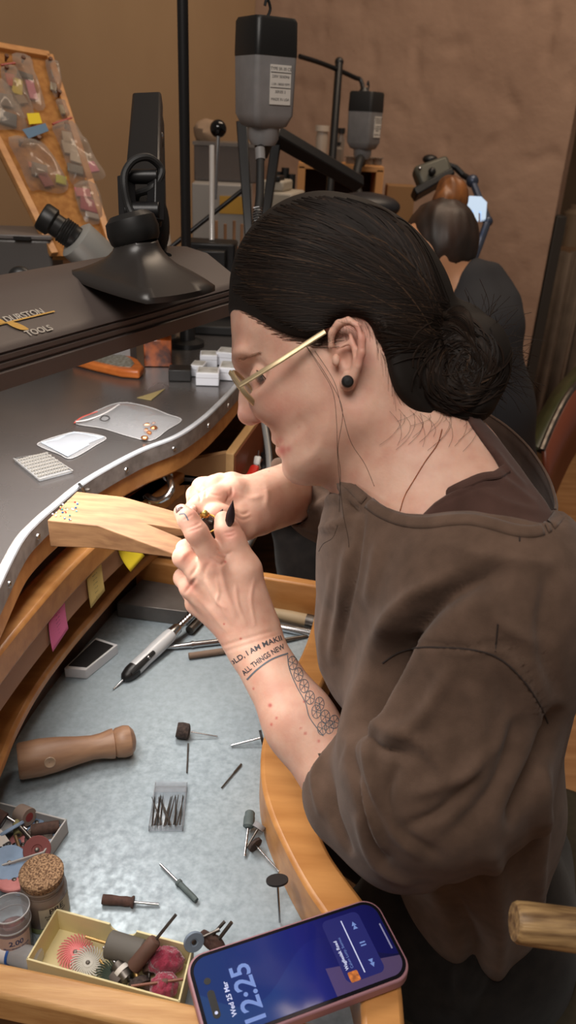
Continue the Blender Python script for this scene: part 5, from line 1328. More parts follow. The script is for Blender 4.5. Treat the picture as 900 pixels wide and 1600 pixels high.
ptool('dark bristle brush lying at the bottom of the cream box', ((218, 1540, bz2+.010), (212, 1518, bz2+.014)), [('bristles', BRUSHM, [(.0090, 0), (.0080, .4), (.004, .6)]), ('shank', BRASS, [(.002, .6), (.002, 1)])], 'brush', 'bristle_brush')
ptool('grey brown point lying next to the dark green disc in the cream box', ((188, 1536, bz2+.006), (156, 1500, bz2+.010)), [('point', mat('brown_grey_rubber', (88, 78, 72), .75), [(.0066, 0), (.0062, .35), (.003, .4)]), ('shank', BRASS, [(.0012, .4), (.0012, 1)])])
ptool('thin copper rod lying across the red felts in the cream box', ((205, 1541, bz2+.020), (286, 1530, bz2+.022)), [('rod', mat('copper_rod', (120, 80, 66), .5, .5), [(.0012, 0), (.0012, 1)]), ('sleeve', BRUB, [(.0022, .55), (.0022, .7)])])
ptool('dark steel rod lying flat along the bottom of the cream box', ((180, 1520, bz2+.004), (240, 1548, bz2+.006)), [('rod', STEELD, [(.0022, 0), (.0022, 1)]), ('tip', BRUB, [(.0034, .8), (.0034, .98)])])
from mathutils import noise as mn
FELT = mat('crimson_felt', (150, 44, 68), 1.0, rgb2=(120, 30, 52), nscale=150, bump=1.2, bscale=260, bdist=.002, sheen=.5)
def felt(px, py, z, r, label, sc=(1, 1, .8)):
    mb = MB().ball((0, 0, 0), r, n=48, m=28); out = []
    for v in mb.v:
        p = Vector(v); d = p.normalized(); out.append(tuple(Vector((d.x*sc[0], d.y*sc[1], d.z*sc[2]))*r*(1+.16*mn.noise(d*2.2+Vector((px, 0, 0)))+.08*mn.noise(d*14)+.06*mn.noise(d*34))))
    mb.v = out; o = mb.build('felt_bob', FELT, smooth=80); o.location = gnd(px, py, z); tag(o, label, 'felt bob', 'crimson felt bobs in the cream box')
felt(259, 1503, bz2+.014, .0125, 'crimson felt bob, the upper and larger of two in the cream box', (1.15, .9, .85)); felt(256, 1542, bz2+.014, .0110, 'crimson felt bob, the lower of two in the cream box, by the rail')
# --- tools between the cream box and the phone
wheel('b3', mat('blue_grey_rubber', (120, 134, 150), .7), .0085, .003, 302, 1470, .722, 1.2, .3, 'blue grey rubber wheel standing on edge between cream box and phone', 'tools leaning between cream box and phone', 'wheel', 'polishing_wheel')
ptool('dark grooved brush mandrel leaning behind the phone, its shank pointing up and right, rear one', ((322, 1472, .708), (351, 1440, .722)), [('brush', RUBM, [(.0085, 0), (.009, .05), (.0085, .2), (.004, .3)]), ('shank', STEELD, [(.0014, .3), (.0014, 1)])], 'brush', 'brush_mandrel', 'tools leaning between cream box and phone')
ptool('dark grooved brush mandrel leaning behind the phone, nearest to the phone edge', ((334, 1478, .706), (362, 1441, .724)), [('brush', RUBM, [(.0085, 0), (.009, .05), (.0085, .2), (.004, .3)]), ('shank', STEELD, [(.0016, .3), (.0016, 1)])], 'brush', 'brush_mandrel', 'tools leaning between cream box and phone')
ptool('thin steel shank lying behind the phone between blue grey wheel and brushes', ((300, 1472, .715), (343, 1452, .722)), [('shank', STEELD, [(.0012, 0), (.0012, .9)]), ('end', STEELD, [(.0018, .9), (.0018, 1)])], 'mandrel', 'steel_shank', 'tools leaning between cream box and phone')
# --- back of the tray
SLAB = mat('grey_steel_block', (122, 116, 112), .45, .5, rgb2=(98, 92, 88), nscale=20)
def block(name, label, cat, corners, z0, z1, m, bevel=.001, part=None):
    P = [gnd(x, y, z1) for x, y in corners]; mb = MB().prism([(p.x, p.y) for p in P], z0, z1)
    o = mb.build(name, m, bevel=bevel); tag(o, label, cat); return o
block('steel_block', 'long dull grey steel block lying behind the handpiece at the back of the tray', 'block', [(182, 942), (292, 956), (322, 922), (222, 905)], FZ, .714, SLAB)
bx = thing('ink_pad_box', 'small white box with a black inset top lying beside the drawer front', 'box', tuple(gnd(140, 1030)))
P4 = [gnd(x, y, .7045) for x, y in ((100, 1044), (134, 1047), (184, 1007), (150, 996))]
MB().prism([(p.x, p.y) for p in P4], FZ, .7045).build('tray', WHITE, bx, bevel=.0008)
cc_ = sum(P4, Vector())/4; MB().prism([(lerp(cc_, p, .84).x, lerp(cc_, p, .84).y) for p in P4], .704, .7058).build('black_pad', mat('black_ink_pad', (28, 25, 26), .8), bx, bevel=.0006)
def rod(name, label, cat, a, b, z, parts, grp=None): return axial(name, label, cat, gnd(a[0], a[1], z), gnd(b[0], b[1], z), parts, grp)
rod('tweezers', 'bright steel tweezers lying across the tray behind the wrist', 'tweezers', (258, 1012), (400, 996), FZ+.004, [('arm', STEEL, [(.0022, 0), (.0032, .12), (.0040, .3), (.0040, .9), (.003, 1)]), ('pin', STEEL, [(.0050, .28), (.0050, .31)])])
rod('wooden_stick', 'flat brown wooden stick lying in front of the steel tweezers', 'stick', (295, 1025), (400, 1010), FZ+.004, [('stick', mat('dusty_wood', (128, 106, 90), .8), [(.0042, 0), (.0042, 1)])])
rod('needle_file', 'dark needle file with a pointed end lying behind the forearm', 'file', (425, 1004), (488, 992), FZ+.003, [('blade', STEELD, [(.0034, 0), (.003, .5), (.001, 1)])])
rod('small_hammer_handle', 'pale wooden handle with dark steel end lying along the back rail', 'handle', (420, 956), (492, 972), FZ+.012, [('grip', mat('pale_grip', (172, 150, 118), .6), [(.007, 0), (.0085, .5), (.0088, .82)]), ('ferrule', STEELD, [(.0094, .82), (.0094, 1)])])
rod('steel_file', 'flat steel file lying in front of the pale wooden handle', 'file', (410, 975), (490, 990), FZ+.005, [('blade', STEEL, [(.005, 0), (.0055, .6), (.0060, 1)])])
rod('pliers_arm', 'short dark metal tool arm lying beside the handpiece connector', 'tool', (296, 985), (325, 955), FZ+.008, [('arm', STEELD, [(.006, 0), (.006, .5), (.005, 1)])])
# --- phone
pc = [(297, 1506), (582, 1412), (622, 1516), (346, 1636)]
ptz = .7475
Pp = [gnd(x, y, ptz) for x, y in pc]
pxv = (Pp[1]-Pp[0]); pxl = .1555; pxv = pxv.normalized(); pyv = (Pp[3]-Pp[0]); pyv = (pyv-pxv*pyv.dot(pxv)).normalized(); pzv = pxv.cross(pyv)
if pzv.z < 0: pzv = -pzv
pcen = (gnd(300, 1497, ptz)+gnd(622, 1520, ptz))/2
pcen = (sum(Pp, Vector())/4)
rotm = Matrix(((pxv.x, -pyv.x, pzv.x), (pxv.y, -pyv.y, pzv.y), (pxv.z, -pyv.z, pzv.z)))
tilt_ = Matrix.Rotation(0, 3, 'X')
phone = thing('smartphone', 'smartphone in a pink case showing a blue lock screen, lying on the tray corner', 'phone', tuple(pcen-Vector((0, 0, .008))), rotm)
wid_ = (Pp[1]-Pp[0]).length; hei = abs((Pp[3]-Pp[0]).dot(pyv)); PL = .153; PW = .0755
PL = (Pp[1]-Pp[0]).length+.008; PW = hei+.006
def rrect(w, h, r, n=10):
    out = []
    for cx, cy, a0 in ((w/2-r, h/2-r, 0), (-w/2+r, h/2-r, PI/2), (-w/2+r, -h/2+r, PI), (w/2-r, -h/2+r, 1.5*PI)):
        for k in range(n+1): a = a0+PI/2*k/n; out.append((cx+r*math.cos(a), cy+r*math.sin(a)))
    return out
MB().prism(rrect(PL, PW, .0150), 0, .0100).build('case', mat('dusty_pink_case', (158, 114, 122), .45), phone, world=False, bevel=.0016, seg=3)
MB().prism(rrect(PL-.004, PW-.004, .0135), .0098, .0105).build('steel_edge', mat('dark_edge', (50, 48, 56), .2, .8), phone, world=False)
# screen: a real lit display with a blue wave wallpaper and a painted pinkish reflection
sm = bpy.data.materials.new('lock_screen'); sm.use_nodes = True; nt = sm.node_tree; N = nt.nodes; L = nt.links; b = N['Principled BSDF']
tc = N.new('ShaderNodeTexCoord'); sp = N.new('ShaderNodeSeparateXYZ'); L.new(tc.outputs['Object'], sp.inputs[0])
def math_(op, a, bb, cc=None):
    n_ = N.new('ShaderNodeMath'); n_.operation = op
    for i, v in enumerate((a, bb, cc)):
        if v is None: continue
        if isinstance(v, (int, float)): n_.inputs[i].default_value = v
        else: L.new(v, n_.inputs[i])
    return n_.outputs[0]
rmp = N.new('ShaderNodeValToRGB'); cr = rmp.color_ramp; cr.elements[0].position = 0; cr.elements[0].color = lin((52, 84, 140)); cr.elements[1].position = 1; cr.elements[1].color = lin((20, 20, 64))
e_ = cr.elements.new(.35); e_.color = lin((44, 74, 150)); e_ = cr.elements.new(.55); e_.color = lin((34, 42, 140)); e_ = cr.elements.new(.75); e_.color = lin((26, 26, 96))
L.new(math_('MULTIPLY_ADD', sp.outputs[0], 6.4, .5), rmp.inputs[0])
curve = math_('MULTIPLY_ADD', math_('SINE', math_('MULTIPLY_ADD', sp.outputs[0], 52.0, .6), None), .016, .0)
above = math_('GREATER_THAN', math_('SUBTRACT', sp.outputs[1], curve), 0.0)
mxx = N.new('ShaderNodeMix'); mxx.data_type = 'RGBA'; mxx.blend_type = 'MIX'; L.new(math_('MULTIPLY', above, .35), mxx.inputs['Factor']); L.new(rmp.outputs[0], mxx.inputs['A']); mxx.inputs['B'].default_value = lin((18, 22, 120))
low = N.new('ShaderNodeMix'); low.data_type = 'RGBA'; L.new(mxx.outputs['Result'], low.inputs['A']); low.inputs['B'].default_value = lin((130, 104, 140))  # pinkish lower triangle: a reflection painted into the screen colour
cv2 = math_('MULTIPLY_ADD', sp.outputs[0], -.15, -.006); bel = math_('MULTIPLY', math_('LESS_THAN', sp.outputs[1], cv2), math_('GREATER_THAN', sp.outputs[0], .018)); L.new(math_('MULTIPLY', bel, .55), low.inputs['Factor'])
b.inputs['Base Color'].default_value = (.004, .004, .006, 1); b.inputs['Roughness'].default_value = .08
L.new(low.outputs['Result'], b.inputs['Emission Color']); b.inputs['Emission Strength'].default_value = .6
MB().prism(rrect(PL-.009, PW-.009, .0115), .0104, .0107).build('screen', sm, phone, world=False, smooth=0)
UI = mat('screen_pale_blue', (96, 118, 172), .3, emit=.5); UIW = mat('screen_white', (170, 176, 205), .3, emit=.5); UID = mat('screen_panel', (34, 36, 92), .2, emit=.35)
def ui(name, mb, m): return mb.build(name, m, phone, world=False, smooth=0)
Rt = Matrix.Rotation(PI/2, 4, 'Z')   # phone's own up is its -x end
def ut(body, size, x, y, m, nm, bold=0, align='CENTER', z=.01085):
    tm_ = text_mb(body, size, align=align, fontbold=bold); xf(tm_, Matrix.Translation((x, y, z)) @ Rt); return ui(nm, tm_, m)
xs = -PL/2
ut('12:25', .0215, xs+.0385, -.007, UI, 'clock_digits', .0004); ut('Wed 25 Mar', .0050, xs+.0245, -.006, UIW, 'date', .0001)
isl = MB().prism([(x, y) for x, y in rrect(.0055, .021, .0027, 6)], .0107, .0109); xf(isl, Matrix.Translation((xs+.0125, -.006, 0))); ui('camera_island', isl, BLK)
dot = MB().lathe([(0, 0), (.0026, 0), (.0026, .0002), (0, .0002)], (xs+.0125, .0115, .0107), (0, 0, 1), 20); ui('camera_dot', dot, BLK)
dl_ = MB().lathe([(0, 0), (.0012, 0), (.0012, .0001), (0, .0001)], (xs+.0125, -.0125, .01095), (0, 0, 1), 16); ui('indicator', dl_, UIW)
pn_ = MB().prism(rrect(.032, PW-.018, .005, 6), .0107, .01078); xf(pn_, Matrix.Translation((PL/2-.036, .001, 0))); ui('player_panel', pn_, UID)
aw = MB().prism(rrect(.008, .008, .0012, 4), .01078, .0109); xf(aw, Matrix.Translation((PL/2-.045, -PW/2+.014, 0)))
ui('album_square', aw, mat('orange_album', (190, 110, 50), .4, emit=.5, rgb2=(70, 30, 24), nscale=300))
ut('Wagliesiak Road', .0036, PL/2-.0475, -PW/2+.020, UIW, 'song_title', .0001, 'LEFT'); ut('Calum Lusty, Seamus', .0030, PL/2-.0435, -PW/2+.020, UI, 'song_line', 0, 'LEFT')
br_ = MB().prism(rrect(.0009, PW-.026, .0004, 3), .01078, .0109); xf(br_, Matrix.Translation((PL/2-.036, .001, 0))); ui('progress_bar', br_, UIW)
ic = MB()
for dx in (-.0012, .0012): ic.box((PL/2-.0275, dx, .0108), (.0045, .0011, .0002))
for sgn in (1, -1):
    for k in (0, 1): ic.add([(PL/2-.0255, sgn*(.013+k*.003), .0108), (PL/2-.0295, sgn*(.013+k*.003), .0108), (PL/2-.0275, sgn*(.0165+k*.003), .0108)], [(0, 1, 2)])
ui('player_icons', ic, UI)
hb_ = MB().prism(rrect(.0012, .022, .0005, 4), .0107, .0108); xf(hb_, Matrix.Translation((PL/2-.0075, 0, 0))); ui('home_bar', hb_, mat('screen_dim_grey', (120, 120, 150), .3, emit=.3))
# ================================================================== ON THE WORKTOP
BZ = .9500
def bt_(px, py, z=BZ): return Z(px, py, z)
def pbox(px0, px1, pyb, h, name, label, m, yaw=0, depth=None, grp=None, lidm=None, cat='box', z=BZ, bevel=.0012):
    A = bt_(px0, pyb, z); B = bt_(px1, pyb, z); w = (B-A).length; dp = depth or w
    o = thing(name, label, cat, tuple((A+B)/2+Vector((0, dp/2, 0))), (0, 0, yaw), grp)
    MB().box((0, 0, h/2), (w, dp, h)).build('box_body', m, o, world=False, bevel=bevel)
    if lidm:
        MB().box((0, 0, h+.0004), (w*.84, dp*.84, .001)).build('window', lidm, o, world=False)
        MB().box((0, 0, h*.62), (w*1.012, dp*1.012, .0006)).build('lid_seam', mat('seam_grey', (150, 150, 156), .6), o, world=False)
    return o
WIN = mat('foam_under_clear_lid', (206, 206, 204), .15, rgb2=(170, 168, 160), nscale=60)
WJ = mat('glossy_white_box', (226, 228, 236), .3)
pbox(305, 341, 603, .020, 'jewellery_box', 'small white jewellery box in front, nearest the bench edge', WJ, .05, .034, 'white jewellery boxes on the worktop', WIN)
pbox(341, 380, 595, .020, 'jewellery_box', 'white jewellery box with a window lid, half hidden behind the face', WJ, .0, .040, 'white jewellery boxes on the worktop', WIN)
pbox(298, 319, 589, .018, 'jewellery_box', 'white jewellery box at the left end beside the small black box', WJ, -.1, .030, 'white jewellery boxes on the worktop', WIN)
pbox(311, 338, 574, .020, 'jewellery_box', 'white jewellery box at the back left of the white boxes', WJ, .1, .03, 'white jewellery boxes on the worktop', WIN)
pbox(339, 372, 572, .022, 'jewellery_box', 'white jewellery box with a window lid at the back right of the boxes', WJ, -.12, .036, 'white jewellery boxes on the worktop', WIN)
pbox(262, 297, 596, .018, 'black_box', 'small black box beside the white jewellery boxes', BLK, .1, .03)
BURL = mat('amber_burl', (170, 84, 34), .25, rgb2=(70, 28, 14), nscale=42, detail=8, lo=.4, hi=.6, coat=.5)
pbox(222, 265, 573, .044, 'burl_wood_block', 'polished amber burl wood block with dark figuring at the back of the worktop', BURL, .15, .05, cat='block')
kp = thing('wooden_ring_tray', 'orange pointed wooden tray holding silvery scraps under the lamp', 'tray', tuple(bt_(175, 575)))
kpts = [(118, 556), (150, 550), (190, 556), (216, 568), (225, 579), (218, 587), (190, 585), (150, 576), (112, 566)]
KP = [bt_(x, y, BZ+.006) for x, y in kpts]; mk = MB()
MB().prism([(p.x, p.y) for p in KP], BZ, BZ+.014).build('body', mat('orange_wood', (196, 112, 52), .35, rgb2=(170, 90, 38), nscale=12, stretch=(1, 5, 5)), kp, bevel=.004, seg=3)
kc = sum(KP, Vector())/len(KP)
MB().prism([(lerp(kc, p, .72).x, lerp(kc, p, .72).y) for p in KP], BZ+.0138, BZ+.0150).build('scraps', mat('silver_scraps', (170, 170, 160), .4, .6, rgb2=(120, 110, 90), nscale=200, bump=1), kp)
pad = MB().prism([XY(x, y, BZ) for x, y in ((214, 622), (246, 612), (258, 608), (236, 626))], BZ, BZ+.0008).build('paper_slip', mat('khaki_paper', (140, 124, 82), .8)); tag(pad, 'small khaki paper slip lying behind the plastic bag', 'paper')
# zip bag with copper bits
def film(name, label, cat, outline, m, h=.004, z=BZ, wr=.002, nseg=14):
    P = smpoly(outline, 4); W_ = [Vector(XY(x, y, z)).to_3d() for x, y in P]; c = sum(W_, Vector())/len(W_)
    o = thing(name, label, cat, (c.x, c.y, z)); vs = []; fs = []; n = len(W_); R_ = 10
    for k in range(R_+1):
        f = k/R_
        for i, p in enumerate(W_):
            q = p*(1-f)+c*f; hh = h*math.sin(min(1, f*1.6)*PI/2)+wr*mn.noise(Vector((q.x*60, q.y*60, 1)))*min(1, f*4)
            vs.append((q.x, q.y, z+.0004+max(0, hh)))
    for k in range(R_):
        for i in range(n): fs.append((k*n+i, k*n+(i+1) % n, (k+1)*n+(i+1) % n, (k+1)*n+i))
    b0 = len(vs); vs += [(p.x, p.y, z+.0002) for p in W_]; fs.append(tuple(b0+i for i in range(n))[::-1])
    MB().add(vs, fs).build('bag_film', m, o, smooth=80); MB().tube([Vector((p.x, p.y, z+.0008)) for p in W_+[W_[0]]], .00045, 5).build('film_edge', mat('milky_film_edge', (170, 168, 168), .3), o); return o
zb = film('zip_bag', 'clear zip bag holding a few copper pieces lying on the metal worktop', 'bag', [(117, 662), (140, 648), (186, 630), (230, 636), (262, 648), (284, 657), (262, 672), (236, 689), (200, 682), (160, 670)], FILM, .007)
MB().tube(catmull([bt_(119, 659, BZ+.003), bt_(140, 655, BZ+.007), bt_(165, 645, BZ+.007), bt_(186, 632, BZ+.004)], 6), .0016, 8, flat=.5).build('zip_seal', mat('milky_plastic', (200, 196, 196), .4), zb)
MB().tube(catmull([bt_(116, 661, BZ+.002), bt_(128, 652, BZ+.005), bt_(152, 643, BZ+.006)], 5), .0012, 8, flat=.5).build('red_line', mat('red_seal', (170, 70, 60), .5), zb)
MB().tube(catmull([bt_(x, y, BZ+.0085) for x, y in ((156, 655), (160, 650), (168, 650), (171, 654), (164, 658), (157, 656))], 5), .0006, 6).build('pen_mark', INK, zb)
COP = mat('copper_bits', (214, 142, 96), .3, .9)
for i, (x, y, r_) in enumerate(((230, 664, .006), (240, 669, .0062), (233, 676, .005), (226, 684, .0058), (240, 661, .004), (228, 672, .005))):
    mb = MB().ball((0, 0, 0), (r_, r_*.7, r_*.5), n=9, m=5); mb.v = [(v[0]*(1+.3*mn.noise(Vector(v)*300+Vector((i, 0, 0)))), v[1]*(1+.3*mn.noise(Vector(v)*280)), v[2]) for v in mb.v]
    o = mb.build('copper_piece', COP, smooth=0); o.location = bt_(x, y, BZ+.0042); o.rotation_euler = (0, 0, i)
    tag(o, 'small copper piece inside the clear zip bag', 'metal piece', 'copper pieces in the zip bag')
ppb = film('paper_sleeve', 'white paper slips in a thin clear sleeve beside the stone tray', 'paper', [(60, 693), (95, 681), (122, 676), (165, 684), (150, 696), (112, 717), (92, 710), (66, 700)], FILM, .003, wr=.001)
for k, cs_ in enumerate((((70, 692), (116, 676), (163, 684), (120, 702)), ((64, 694), (102, 684), (140, 697), (106, 716)))):
    MB().prism([XY(x, y, BZ) for x, y in cs_], BZ+.001+.001*k, BZ+.0016+.001*k).build('paper_slip', mat('bluish_white_paper', (160, 168, 178), .7), ppb)
# stone tray with a grid of tiny clear cups
c4 = [bt_(x, y) for x, y in ((62, 753), (114, 739), (72, 712), (22, 720))]
ex = (c4[1]-c4[0]); ey = (c4[3]-c4[0]); w_, l_ = ex.length, ey.length; 
stt = thing('stone_tray', 'clear plastic tray with a grid of tiny round cups on the metal worktop', 'tray', tuple(c4[0]))
vs = []; exn, eyn = ex.normalized(), ey.normalized()
MB().prism([(p.x, p.y) for p in c4], BZ+.0003, BZ+.0018).build('base_plate', CLEAR, stt, bevel=.0006)
MB().tube([p+Vector((0, 0, .003)) for p in c4+[c4[0]]], .0008, 6).build('rim', mat('milky_rim', (130, 128, 126), .3), stt)
cups = MB()
for i in range(7):
    for j in range(11):
        p = c4[0]+ey*(.12+.76*i/6)+ex*0+ex*(.08+.84*j/10)*1.0
        cups.lathe([(.0018, 0), (.0020, .0030), (.0014, .0031), (.0012, .0008)], p+Vector((0, 0, .0012)), (0, 0, 1), 8, close=True)
cups.build('cup_grid', mat('milky_cups', (140, 136, 130), .25), stt)
stt.children[-1]['kind'] = 'stuff' if False else None
del stt.children[-1]['kind']
# loose gems on the bench pin
GC = [(40, 90, 140), (230, 232, 236), (150, 40, 40), (200, 170, 90), (60, 130, 120), (210, 200, 190)]
rnd = random.Random(21); PZ = .9565
for i in range(26):
    if i < 17: x, y = rnd.gauss(94, 9), rnd.gauss(801, 7)
    else: x, y = rnd.uniform(100, 122), rnd.uniform(772, 800)
    y = max(790-(x-96)*.9+2 if x < 96 else 770, y)
    tt = max(0, (x-80))/200; p = Z(x, y, PZ-.008*tt*.6); r_ = rnd.uniform(.0007, .0013)
    o = MB().lathe([(0, -r_*.7), (r_, 0), (r_*.6, r_*.5), (0, r_*.5)], (0, 0, 0), (0, 0, 1), 8).build('loose_gemstone', mat('gem_%d' % (i % 6), GC[i % 6], .08, .2), smooth=0); o.location = p+Vector((0, 0, r_*.5)); o.rotation_euler = (rnd.random(), rnd.random(), 0)
    tag(o, 'tiny loose gemstone scattered on the wide end of the bench pin', 'gemstone', 'loose gemstones on the bench pin')
sc_ = thing('pin_bracket', 'small metal clip holding the bench pin to the worktop edge', 'bracket', tuple(Z(128, 766, .953)))
MB().tube([Z(124, 757, .955), Z(129, 763, .956), Z(132, 769, .950)], .002, 8).build('clip', STEEL, sc_); MB().lathe([(0, 0), (.003, 0), (.0026, .0016), (0, .002)], Z(137, 766, .9505), (0, 0, 1), 12).build('screw_head', STEELD, sc_)
kn = MB().lathe([(0, 0), (.0045, 0), (.0042, .0005), (0, .0006)], Z(138, 844, .94), (Vector((.25, -1, .05))), 16)
# ================================================================== UNDER THE WORKTOP
cab = thing('open_drawer', 'open pale wooden drawer holding pliers below the worktop', 'drawer', tuple(Z(380, 700, .80)))
P1 = Z(351, 708, .872); P2 = Z(402, 640, .872); dd_ = (P2-P1).normalized(); sn = Vector((dd_.y, -dd_.x, 0)).normalized()
if sn.x < 0: sn = -sn
MB().prism([(q.x, q.y) for q in (P1, P2, P2+sn*.014, P1+sn*.014)], .775, .872).build('side_panel', PLY, cab, bevel=.001)
MB().prism([(q.x, q.y) for q in (P1+sn*.014, P2+sn*.014, P2+sn*.22, P1+sn*.22)], .775, .783).build('bottom', BROWNP, cab)
MB().prism([(q.x, q.y) for q in (P2, P2+sn*.22, P2+sn*.22+dd_*.014, P2+dd_*.014)], .775, .872).build('back_panel', mat('reddish_brown_board', (120, 66, 40), .5), cab)
MB().prism([(q.x, q.y) for q in (P1+sn*.014, P1+sn*.22, P1+sn*.22-dd_*.012, P1+sn*.014-dd_*.012)], .775, .79).build('low_front', PLY, cab)
cb2 = thing('under_bench_cabinet', 'pale panelled cabinet under the worktop with an orange wooden drawer front', 'cabinet', tuple(Z(280, 760, .6)))
L1 = Z(214, 735, .872)
MB().prism([(q.x, q.y) for q in (P1+sn*.002, L1, L1+Vector((0, .012, 0)), P1+sn*.002+Vector((0, .012, 0)))], .60, .872).build('side_panel', mat('pale_panel', (176, 140, 100), .6, rgb2=(160, 124, 86), nscale=10), cb2)
d1_ = Z(268, 757, .872); d2_ = Z(150, 832, .872); 
MB().prism([(q.x, q.y) for q in (d1_, d2_, d2_+Vector((-.02, .03, 0)), d1_+Vector((-.02, .03, 0)))], .84, .872).build('drawer_front', OAK, cb2, bevel=.003)
MB().prism([(-.2, 1.22), (.34, 1.30), (.34, 1.56), (-.9, 1.56), (-.9, 1.1)], .03, .86).build('carcass', DKWOOD, cb2)
hd_ = MB().tube(catmull([W(262, 744, 1.03), W(266, 752, 1.0), W(268, 764, .985), W(262, 775, .98), W(248, 782, .985), W(236, 780, .99), W(230, 776, 1.0)], 6), .0046, 14); hd_.build('handle', STEEL, cb2)
MB().lathe([(0, 0), (.007, 0), (.008, .003), (.006, .006), (0, .006)], W(262, 742, 1.035), Vector((0, -1, -.2)), 18).build('handle_rose', STEEL, cb2)
MB().lathe([(0, 0), (.007, 0), (.008, .003), (.006, .006), (0, .006)], W(232, 778, 1.005), Vector((0, -1, -.2)), 18).build('handle_rose', STEEL, cb2)
def plier(name, label, pts, r, m, m2):
    o = thing(name, label, 'tool', tuple(pts[0])); k = len(pts)//2+1
    MB().tube(catmull(pts[:k], 4), r, 10, flat=.6).build('grip', m, o); MB().tube(catmull(pts[k-1:], 4), r*.55, 10, flat=.6).build('jaw', m2, o)
def wallhit(px, py, off=.016):
    r = ray(px, py); o_ = Vector((0, 0, CAMZ)); t = (P1+sn*.014-o_).dot(sn)/r.dot(sn); return o_+r*t+sn*off
il = [P1+sn*.0142, P2+sn*.0142]; MB().prism([(q.x, q.y) for q in (il[0]+dd_*.004, il[1], il[1]+sn*.002, il[0]+dd_*.004+sn*.002)], .783, .868).build('inner_lining', mat('reddish_brown_board', (0, 0, 0)), cab)
plier('red_pliers', 'red handled pliers in the open drawer', [wallhit(372, 746), wallhit(378, 738), wallhit(383, 728), wallhit(392, 716)], .0075, mat('red_grip', (208, 44, 34), .35), STEEL)
plier('white_handled_cutters', 'white handled cutters standing behind the red pliers in the drawer', [wallhit(388, 729), wallhit(386, 722), wallhit(388, 712), wallhit(389, 702)], .0055, mat('white_grip', (230, 230, 226), .35), STEEL)
plier('black_pliers', 'black handled pliers in the drawer, taller and left of the other black pair', [wallhit(394, 740), wallhit(397, 724), wallhit(398, 706), wallhit(400, 690)], .0060, BLK, BLKM)
plier('black_pliers', 'black handled pliers in the drawer, lying nearest to the forearm', [wallhit(402, 746), wallhit(406, 732), wallhit(407, 718), wallhit(405, 708)], .0055, BLK, STEELD)
# black cloth bag hanging behind the tray
bgv = Vol([-.05, -.20, -1.40], [.22, .06, -1.10], .005)
bgv.cone(C(470, 800, 1.25), C(490, 880, 1.25), .05, .045, .03); bgv.cone(C(440, 800, 1.22), C(475, 900, 1.22), .02, .03, .03); bgv.cone(C(480, 880, 1.25), C(490, 1000, 1.30), .045, .06, .03)
Vb, Fb = bgv.mesh(); Vb = smooth_mesh(Vb, Fb, 2)
bo = mesh_obj('black_cloth_bag', [(Vb, Fb)], TROU); tag(bo, 'black cloth bag hanging behind the tray below the far sleeve', 'bag')
stl = thing('low_wooden_shelf', 'dark brown low shelf seen under the bench behind the tray', 'shelf', (.0, 1.25, 0))
MB().prism([(-.2, .98), (.45, .98), (.45, 1.18), (-.2, 1.18)], .55, .57).build('shelf_board', DKWOOD, stl, bevel=.002)
for x_ in (-.18, .43): MB().box((x_, 1.08, .275), (.03, .18, .55)).build('side_board', DKWOOD, stl)
# ================================================================== BEHIND THE BENCH
tb = thing('side_table', 'dark side table behind the bench carrying machines and boxes', 'table', (0, 1.95, 0))
MB().box((-.385, 2.02, .93), (1.37, .76, .035)).build('table_top', DKWOOD, tb, bevel=.003)
for x_ in (-1.03, .25):
    for y_ in (1.68, 2.36): MB().box((x_, y_, .456), (.05, .05, .912)).build('leg', DKWOOD, tb)
TT = .9475
def stood(px0, px1, py0, d, zb=TT, dp=None):
    A = W(px0, py0, d); B = W(px1, py0, d); w = (B-A).length; c = (A+B)/2; return Vector((c.x, c.y, zb)), w, c.z-zb, dp or w
def sbox(px0, px1, py0, d, name, label, m, cat='box', yaw=0, zb=TT, dp=None, bevel=.003, part='body'):
    c, w, h, dp = stood(px0, px1, py0, d, zb, dp)
    o = thing(name, label, cat, tuple(c), (0, 0, yaw)); MB().box((0, dp/2, h/2), (w, dp, h)).build(part, m, o, world=False, bevel=bevel); return o, w, h, dp
CREAM = mat('cream_enamel', (176, 166, 150), .5); 
o, w, h, dp = sbox(300, 392, 288, 1.85, 'white_cabinet_machine', 'pale grey machine with a yellow label behind the lever rods', mat('pale_enamel', (150, 144, 138), .5), 'machine', .05, dp=.2)
MB().box((w*.18, -.001, h*.80), (w*.42, .002, .04)).build('yellow_label', mat('amber_label', (186, 140, 50), .6), o, world=False)
top1 = TT+h
o2, w2, h2, d2 = sbox(303, 402, 228, 1.88, 'clear_storage_box', 'smoky clear storage box standing on the pale machine', mat('smoky_plastic', (92, 86, 84), .25, alpha=.8), 'box', .05, top1, .16)
MB().box((0, d2/2, h2+.003), (w2*1.04, d2*1.04, .008)).build('lid', mat('smoky_lid', (120, 114, 110), .3, alpha=.75), o2, world=False)
cr_ = MB().ball((0, 0, 0), (.036, .03, .03), n=20, m=12); cr_.v = [tuple(Vector(v)*(1+.3*mn.noise(Vector(v)*45))) for v in cr_.v]
o = cr_.build('crumpled_bag', mat('crumpled_paper', (150, 124, 100), .8)); o.location = (W(322, 222, 1.9).x, W(322, 222, 1.9).y+.06, top1+h2+.026); tag(o, 'crumpled brown paper bag on top of the smoky storage box', 'bag')
o, w, h, dp = sbox(402, 458, 300, 1.78, 'cream_machine', 'cream coloured bench machine with a small dial behind the head', CREAM, 'machine', -.25, dp=.12, bevel=.006)
MB().box((-w*.1, dp*.4, h+.012), (w*.62, dp*.7, .024)).build('sloped_cap', CREAM, o, world=False, bevel=.005)
MB().box((w*.0, dp*.2, h+.028), (.018, .045, .012)).build('latch', BLK, o, world=False, bevel=.002)
